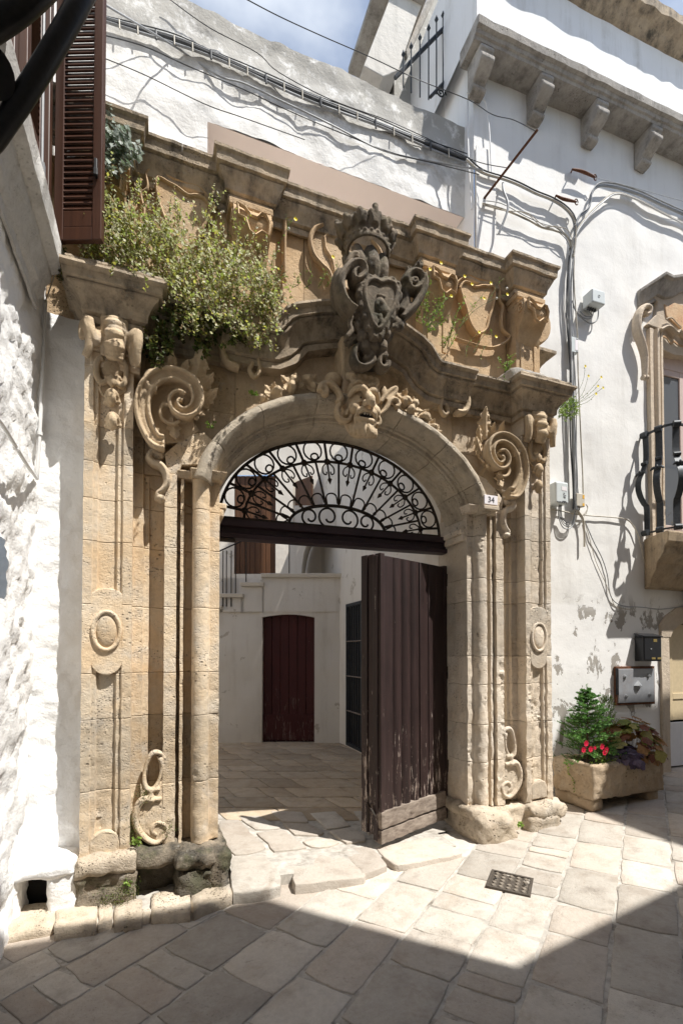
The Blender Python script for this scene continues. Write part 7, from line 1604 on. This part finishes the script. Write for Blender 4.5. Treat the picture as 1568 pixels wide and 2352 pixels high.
# tufts in the joints
for k, (px, py, y, n, lab) in enumerate(((*ZP('D', 1285, 1110), .08, 14, 'tiny plant in the wall above the left haunch of the arch'), (*ZP('D', 1085, 1410), .05, 14, 'tiny plant where the arch moulding springs on the left'), (*ZP('D', 1025, 1305), .03, 8, 'tiny plant under the big left volute'), (*ZP('K', 885, 1720), -.02, 16, 'little clover on top of the left plinth by the foot scroll'), (*ZP('K', 830, 1975), -.03, 16, 'green sprig in the mossy hollow of the left plinth'), (*ZP('L', 530, 2060), -.06, 14, 'moss tuft between the blocks of the right plinth'))):
    r = random.Random(k); lm, sm = MB(), MB(); c = F(px, py, y); t = thing('wall_tuft', lab, 'plant', c)
    for j in range(n): sprig(r, lm, sm, c + rv(r) * .012, Vector((r.uniform(-1, 1), -1, r.uniform(-.3, 1))), .045, 5, .016, .3, .55, .001)
    lm.build('foliage', M['leaf_weed'], t, smooth=0, kind='stuff'); sm.build('stem', M['stem'], t, smooth=0, kind='stuff')
# moss on the left plinth
r = random.Random(5); lm = MB()
for k in range(2600):
    u, v = r.choice(((690, 2060), (760, 2050), (850, 2010), (830, 1990), (1090, 1650), (850, 1600), (860, 1690), (940, 1440), (780, 2080))); p = F(*ZP('K', u + r.gauss(0, 28), v + r.gauss(0, 32)), .0); p.y = r.uniform(-.12, .02) if v > 1800 else r.uniform(.0, .12)
    leaf_quad(lm, p, rv(r) + Vector((0, -.6, .5)), rv(r), .008, .004)
o = lm.build('moss', M['leaf_vine'], None, smooth=0); tag(o, kind='stuff')

# ---- in the trough
TZ = th_ - .05
def TXP(x, y, z): return TX(Vector((x, y, z)))
sp = thing('spruce_sapling', 'small green spruce sapling at the left end of the stone trough', 'tree', TXP(.22, td * .5, TZ)); r = random.Random(21); tm, nm_ = MB(), MB(); H_ = .80
tm.tube([TXP(.22, td * .5, TZ + H_ * k / 8) + rv(r) * .006 for k in range(9)], lambda t: .012 * (1 - .75 * t), 6)
def needles(a, b, n, l_):
    d = (b - a).normalized()
    for k in range(n):
        q = a.lerp(b, r.random()); o = rv(r); o = (o - d * o.dot(d)).normalized(); leaf_quad(nm_, q, o * .8 + d * .75, o, l_ * r.uniform(.7, 1.2), .0030, 0)
for k in range(92):
    f = (k / 92) ** .9; z = TZ + .05 + f * (H_ - .07); a = k * 2.4 + r.uniform(-.4, .4); L_ = (.34 * (1 - f) ** .75 + .05) * r.uniform(.65, 1.2); b0 = TXP(.22, td * .5, z); dd = (tax * cos(a) + tay * sin(a) + Vector((0, 0, r.uniform(.05, .55)))).normalized(); pts = [b0]; d_ = dd.copy()
    for i in range(4):
        d_ = (d_ + Vector((0, 0, -.16 if i < 2 else .22)) + rv(r) * .16).normalized(); pts.append(pts[-1] + d_ * L_ / 4)
    tm.tube(pts, lambda t: .0035 * (1 - .7 * t), 4, cap=False)
    for i in range(4): needles(pts[i], pts[i + 1], 32, .021)
    for i in range(1, 4):
        for sg in (-1, 1, 0):
            sd = dd.cross(Vector((0, 0, 1))).normalized() * sg + Vector((0, 0, r.uniform(-.15, .55) if sg else .7)); q2 = pts[i] + (dd * .75 + sd * .7).normalized() * L_ * (.46 - .09 * i) * r.uniform(.6, 1.2); tm.tube([pts[i], q2], .0015, 3, cap=False); needles(pts[i], q2, 24, .018)
needles(TXP(.22, td * .5, TZ + H_ - .12), TXP(.22, td * .5, TZ + H_ + .03), 90, .024)
tm.build('trunk', M['twig'], sp, smooth=60); nm_.build('needles', M['needle'], sp, smooth=0, kind='stuff')
th2 = thing('dwarf_cypress', 'lime green dwarf cypress behind the spruce in the stone trough', 'shrub', TXP(.60, td * .66, TZ)); lm, sm = MB(), MB()
for k in range(330):
    f = r.random(); z = TZ + .05 + .60 * f; rad = .15 * (1 - f) ** .6 * sqrt(r.random()) + .012; a = r.uniform(0, 2 * pi); sprig(r, lm, sm, TXP(.60 + rad * cos(a), td * .66 + rad * sin(a) * .8, z), tax * cos(a) * .5 + tay * sin(a) * .5 + Vector((0, 0, 1)), .07, 22, .010, 0, .38, .001)
lm.build('foliage', M['needle_lime'], th2, smooth=0, kind='stuff'); sm.build('stem', M['stem'], th2, smooth=0, kind='stuff')
def lobed(m, c, nrm, dirv, R_, lob=5, cup=.18, depth=.22):
    nrm = nrm.normalized(); u = (dirv - nrm * dirv.dot(nrm)).normalized(); w = nrm.cross(u); n = 20; vs = [c]
    for j in range(n):
        a = 2 * pi * j / n; rr_ = R_ * (1 - depth + depth * abs(cos(a * lob / 2.0))) * (1 + .25 * cos(a)); vs.append(c + u * rr_ * cos(a) + w * rr_ * sin(a) - nrm * cup * rr_ * (1 if j % 2 else .55))
    m.add(vs, [(0, 1 + j, 1 + (j + 1) % n) for j in range(n)])
def heuchera(name, label, mat, n, cx, cy, cz, rx, ry, rz, R_, seed):
    t = thing(name, label, 'plant', TXP(cx, cy, TZ)); r = random.Random(seed); sm = MB()
    for k in range(n):
        a = r.uniform(0, 2 * pi); e = r.uniform(-.25, 1) ; e = math.asin(max(-1, min(1, e))); q = Vector((cos(a) * cos(e), sin(a) * cos(e), sin(e))); p = TXP(cx + q.x * rx * r.uniform(.75, 1.05), cy + q.y * ry * r.uniform(.75, 1.05), cz + q.z * rz * r.uniform(.75, 1.05))
        wq = tax * q.x + tay * q.y + Vector((0, 0, q.z)); m = MB(); lobed(m, p, wq + Vector((0, 0, .5)) + rv(r) * .45, wq + Vector((0, 0, -.7)) + rv(r) * .3, R_ * r.uniform(.6, 1.2)); m.build('leaf', M[mat], t, smooth=0)
        sm.tube([TXP(cx, cy, TZ), TXP(cx + q.x * rx * .4, cy + q.y * ry * .4, cz), p], .0018, 3, cap=False)
    sm.build('stem', M['twig'], t, smooth=0, kind='stuff')
heuchera('heuchera', 'rust and olive leaved heuchera spilling over the right end of the stone trough', 'leaf_rust', 150, tw * .78, td * .42, TZ + .10, .36, .30, .36, .064, 31)
heuchera('heuchera', 'dark purple heuchera in the middle front of the stone trough', 'leaf_purple', 46, tw * .54, td * .16, TZ + .07, .17, .15, .14, .062, 32)
dn = thing('red_flowers', 'crimson red dianthus blooming at the front of the stone trough', 'flowers', TXP(.22, .10, TZ)); lm = MB(); r = random.Random(41)
for k in range(160): leaf_quad(lm, TXP(r.uniform(.10, .46), r.uniform(.02, .16), TZ + r.uniform(.02, .10)), rv(r) + Vector((0, 0, .6)), rv(r), .03, .005)
lm.build('foliage', M['leaf_weed'], dn, smooth=0, kind='stuff')
for k, (u, v) in enumerate(((410, 1655), (390, 1705), (445, 1700), (535, 1680), (555, 1725), (570, 1705), (480, 1690))):
    d_ = ray(*ZP('M', u, v)); p0_ = TXP(0, .03, 0); nrm_ = tay; tt_ = (p0_ - CAM).dot(nrm_) / d_.dot(nrm_); c = CAM + d_ * tt_; m = MB(); sc_ = .024 if k in (6,) else .036
    for j in range(7): a = 2 * pi * j / 7 + k; leaf_quad(m, c, tax * cos(a) + Vector((0, 0, sin(a))) - tay * .25, -tay, sc_, sc_ * .42, .1)
    m.ell(c - tay * .006, (.006, .006, .006), nu=4, nv=6); m.build('flower', M['red'], dn, smooth=0)
vn = thing('ivy_sprig', 'thin ivy sprig hanging over the left front corner of the stone trough', 'vine', TXP(.02, .2, th_)); lm, sm = MB(), MB()
cL2 = [TXP(-.02, td * .62 - .02 * k, th_ + .02 - .05 * k) + rv(r) * .012 for k in range(7)]; sm.tube(cL2, .002, 4, cap=False)
for q in catmull(cL2, 5): leaf_quad(lm, q, rv(r) - tax * .3, -tax + rv(r) * .4, .022, .009)
lm.build('foliage', M['leaf_weed'], vn, smooth=0, kind='stuff'); sm.build('stem', M['stem'], vn, smooth=0, kind='stuff')
# dry creeper twigs on the balcony edge
r = random.Random(51); lm, sm = MB(), MB(); cD = RW(ub + .55, .30, zf_ + .05); t = thing('dry_creeper', 'dry brown creeper tangled at the foot of the balcony railing', 'creeper', cD)
for k in range(46):
    p = RW(ub + r.uniform(.2, 1.7), r.uniform(.05, .36), zf_ + r.uniform(.0, .12)); sprig(r, lm, sm, p, Vector((r.uniform(-1, 1), r.uniform(-.6, .3), r.uniform(-.2, 1))), r.uniform(.1, .32), 7, .014, .5, .4, .0016)
lm.build('foliage', M['leaf_dry'], t, smooth=0, kind='stuff'); sm.build('stem', M['twig'], t, smooth=0, kind='stuff')
for o in COL.objects:
    g = {'overhead_cable': 'thin wires strung across the upper walls', 'cable_bundle': 'cable bundles fixed to the walls', 'flowering_weed': 'yellow flowered weeds on the portal', 'wall_tuft': 'tiny plants in the joints of the portal', 'hanging_vine': 'vines hanging from the portal cornice', 'heuchera': 'heucheras in the stone trough', 'wall_hook': 'rusty hooks on the right wall', 'cable_loop': 'loose cable loops under the boxes'}.get(o.name.split('.')[0])
    if g and o.get('label') and not o.parent: o['group'] = g
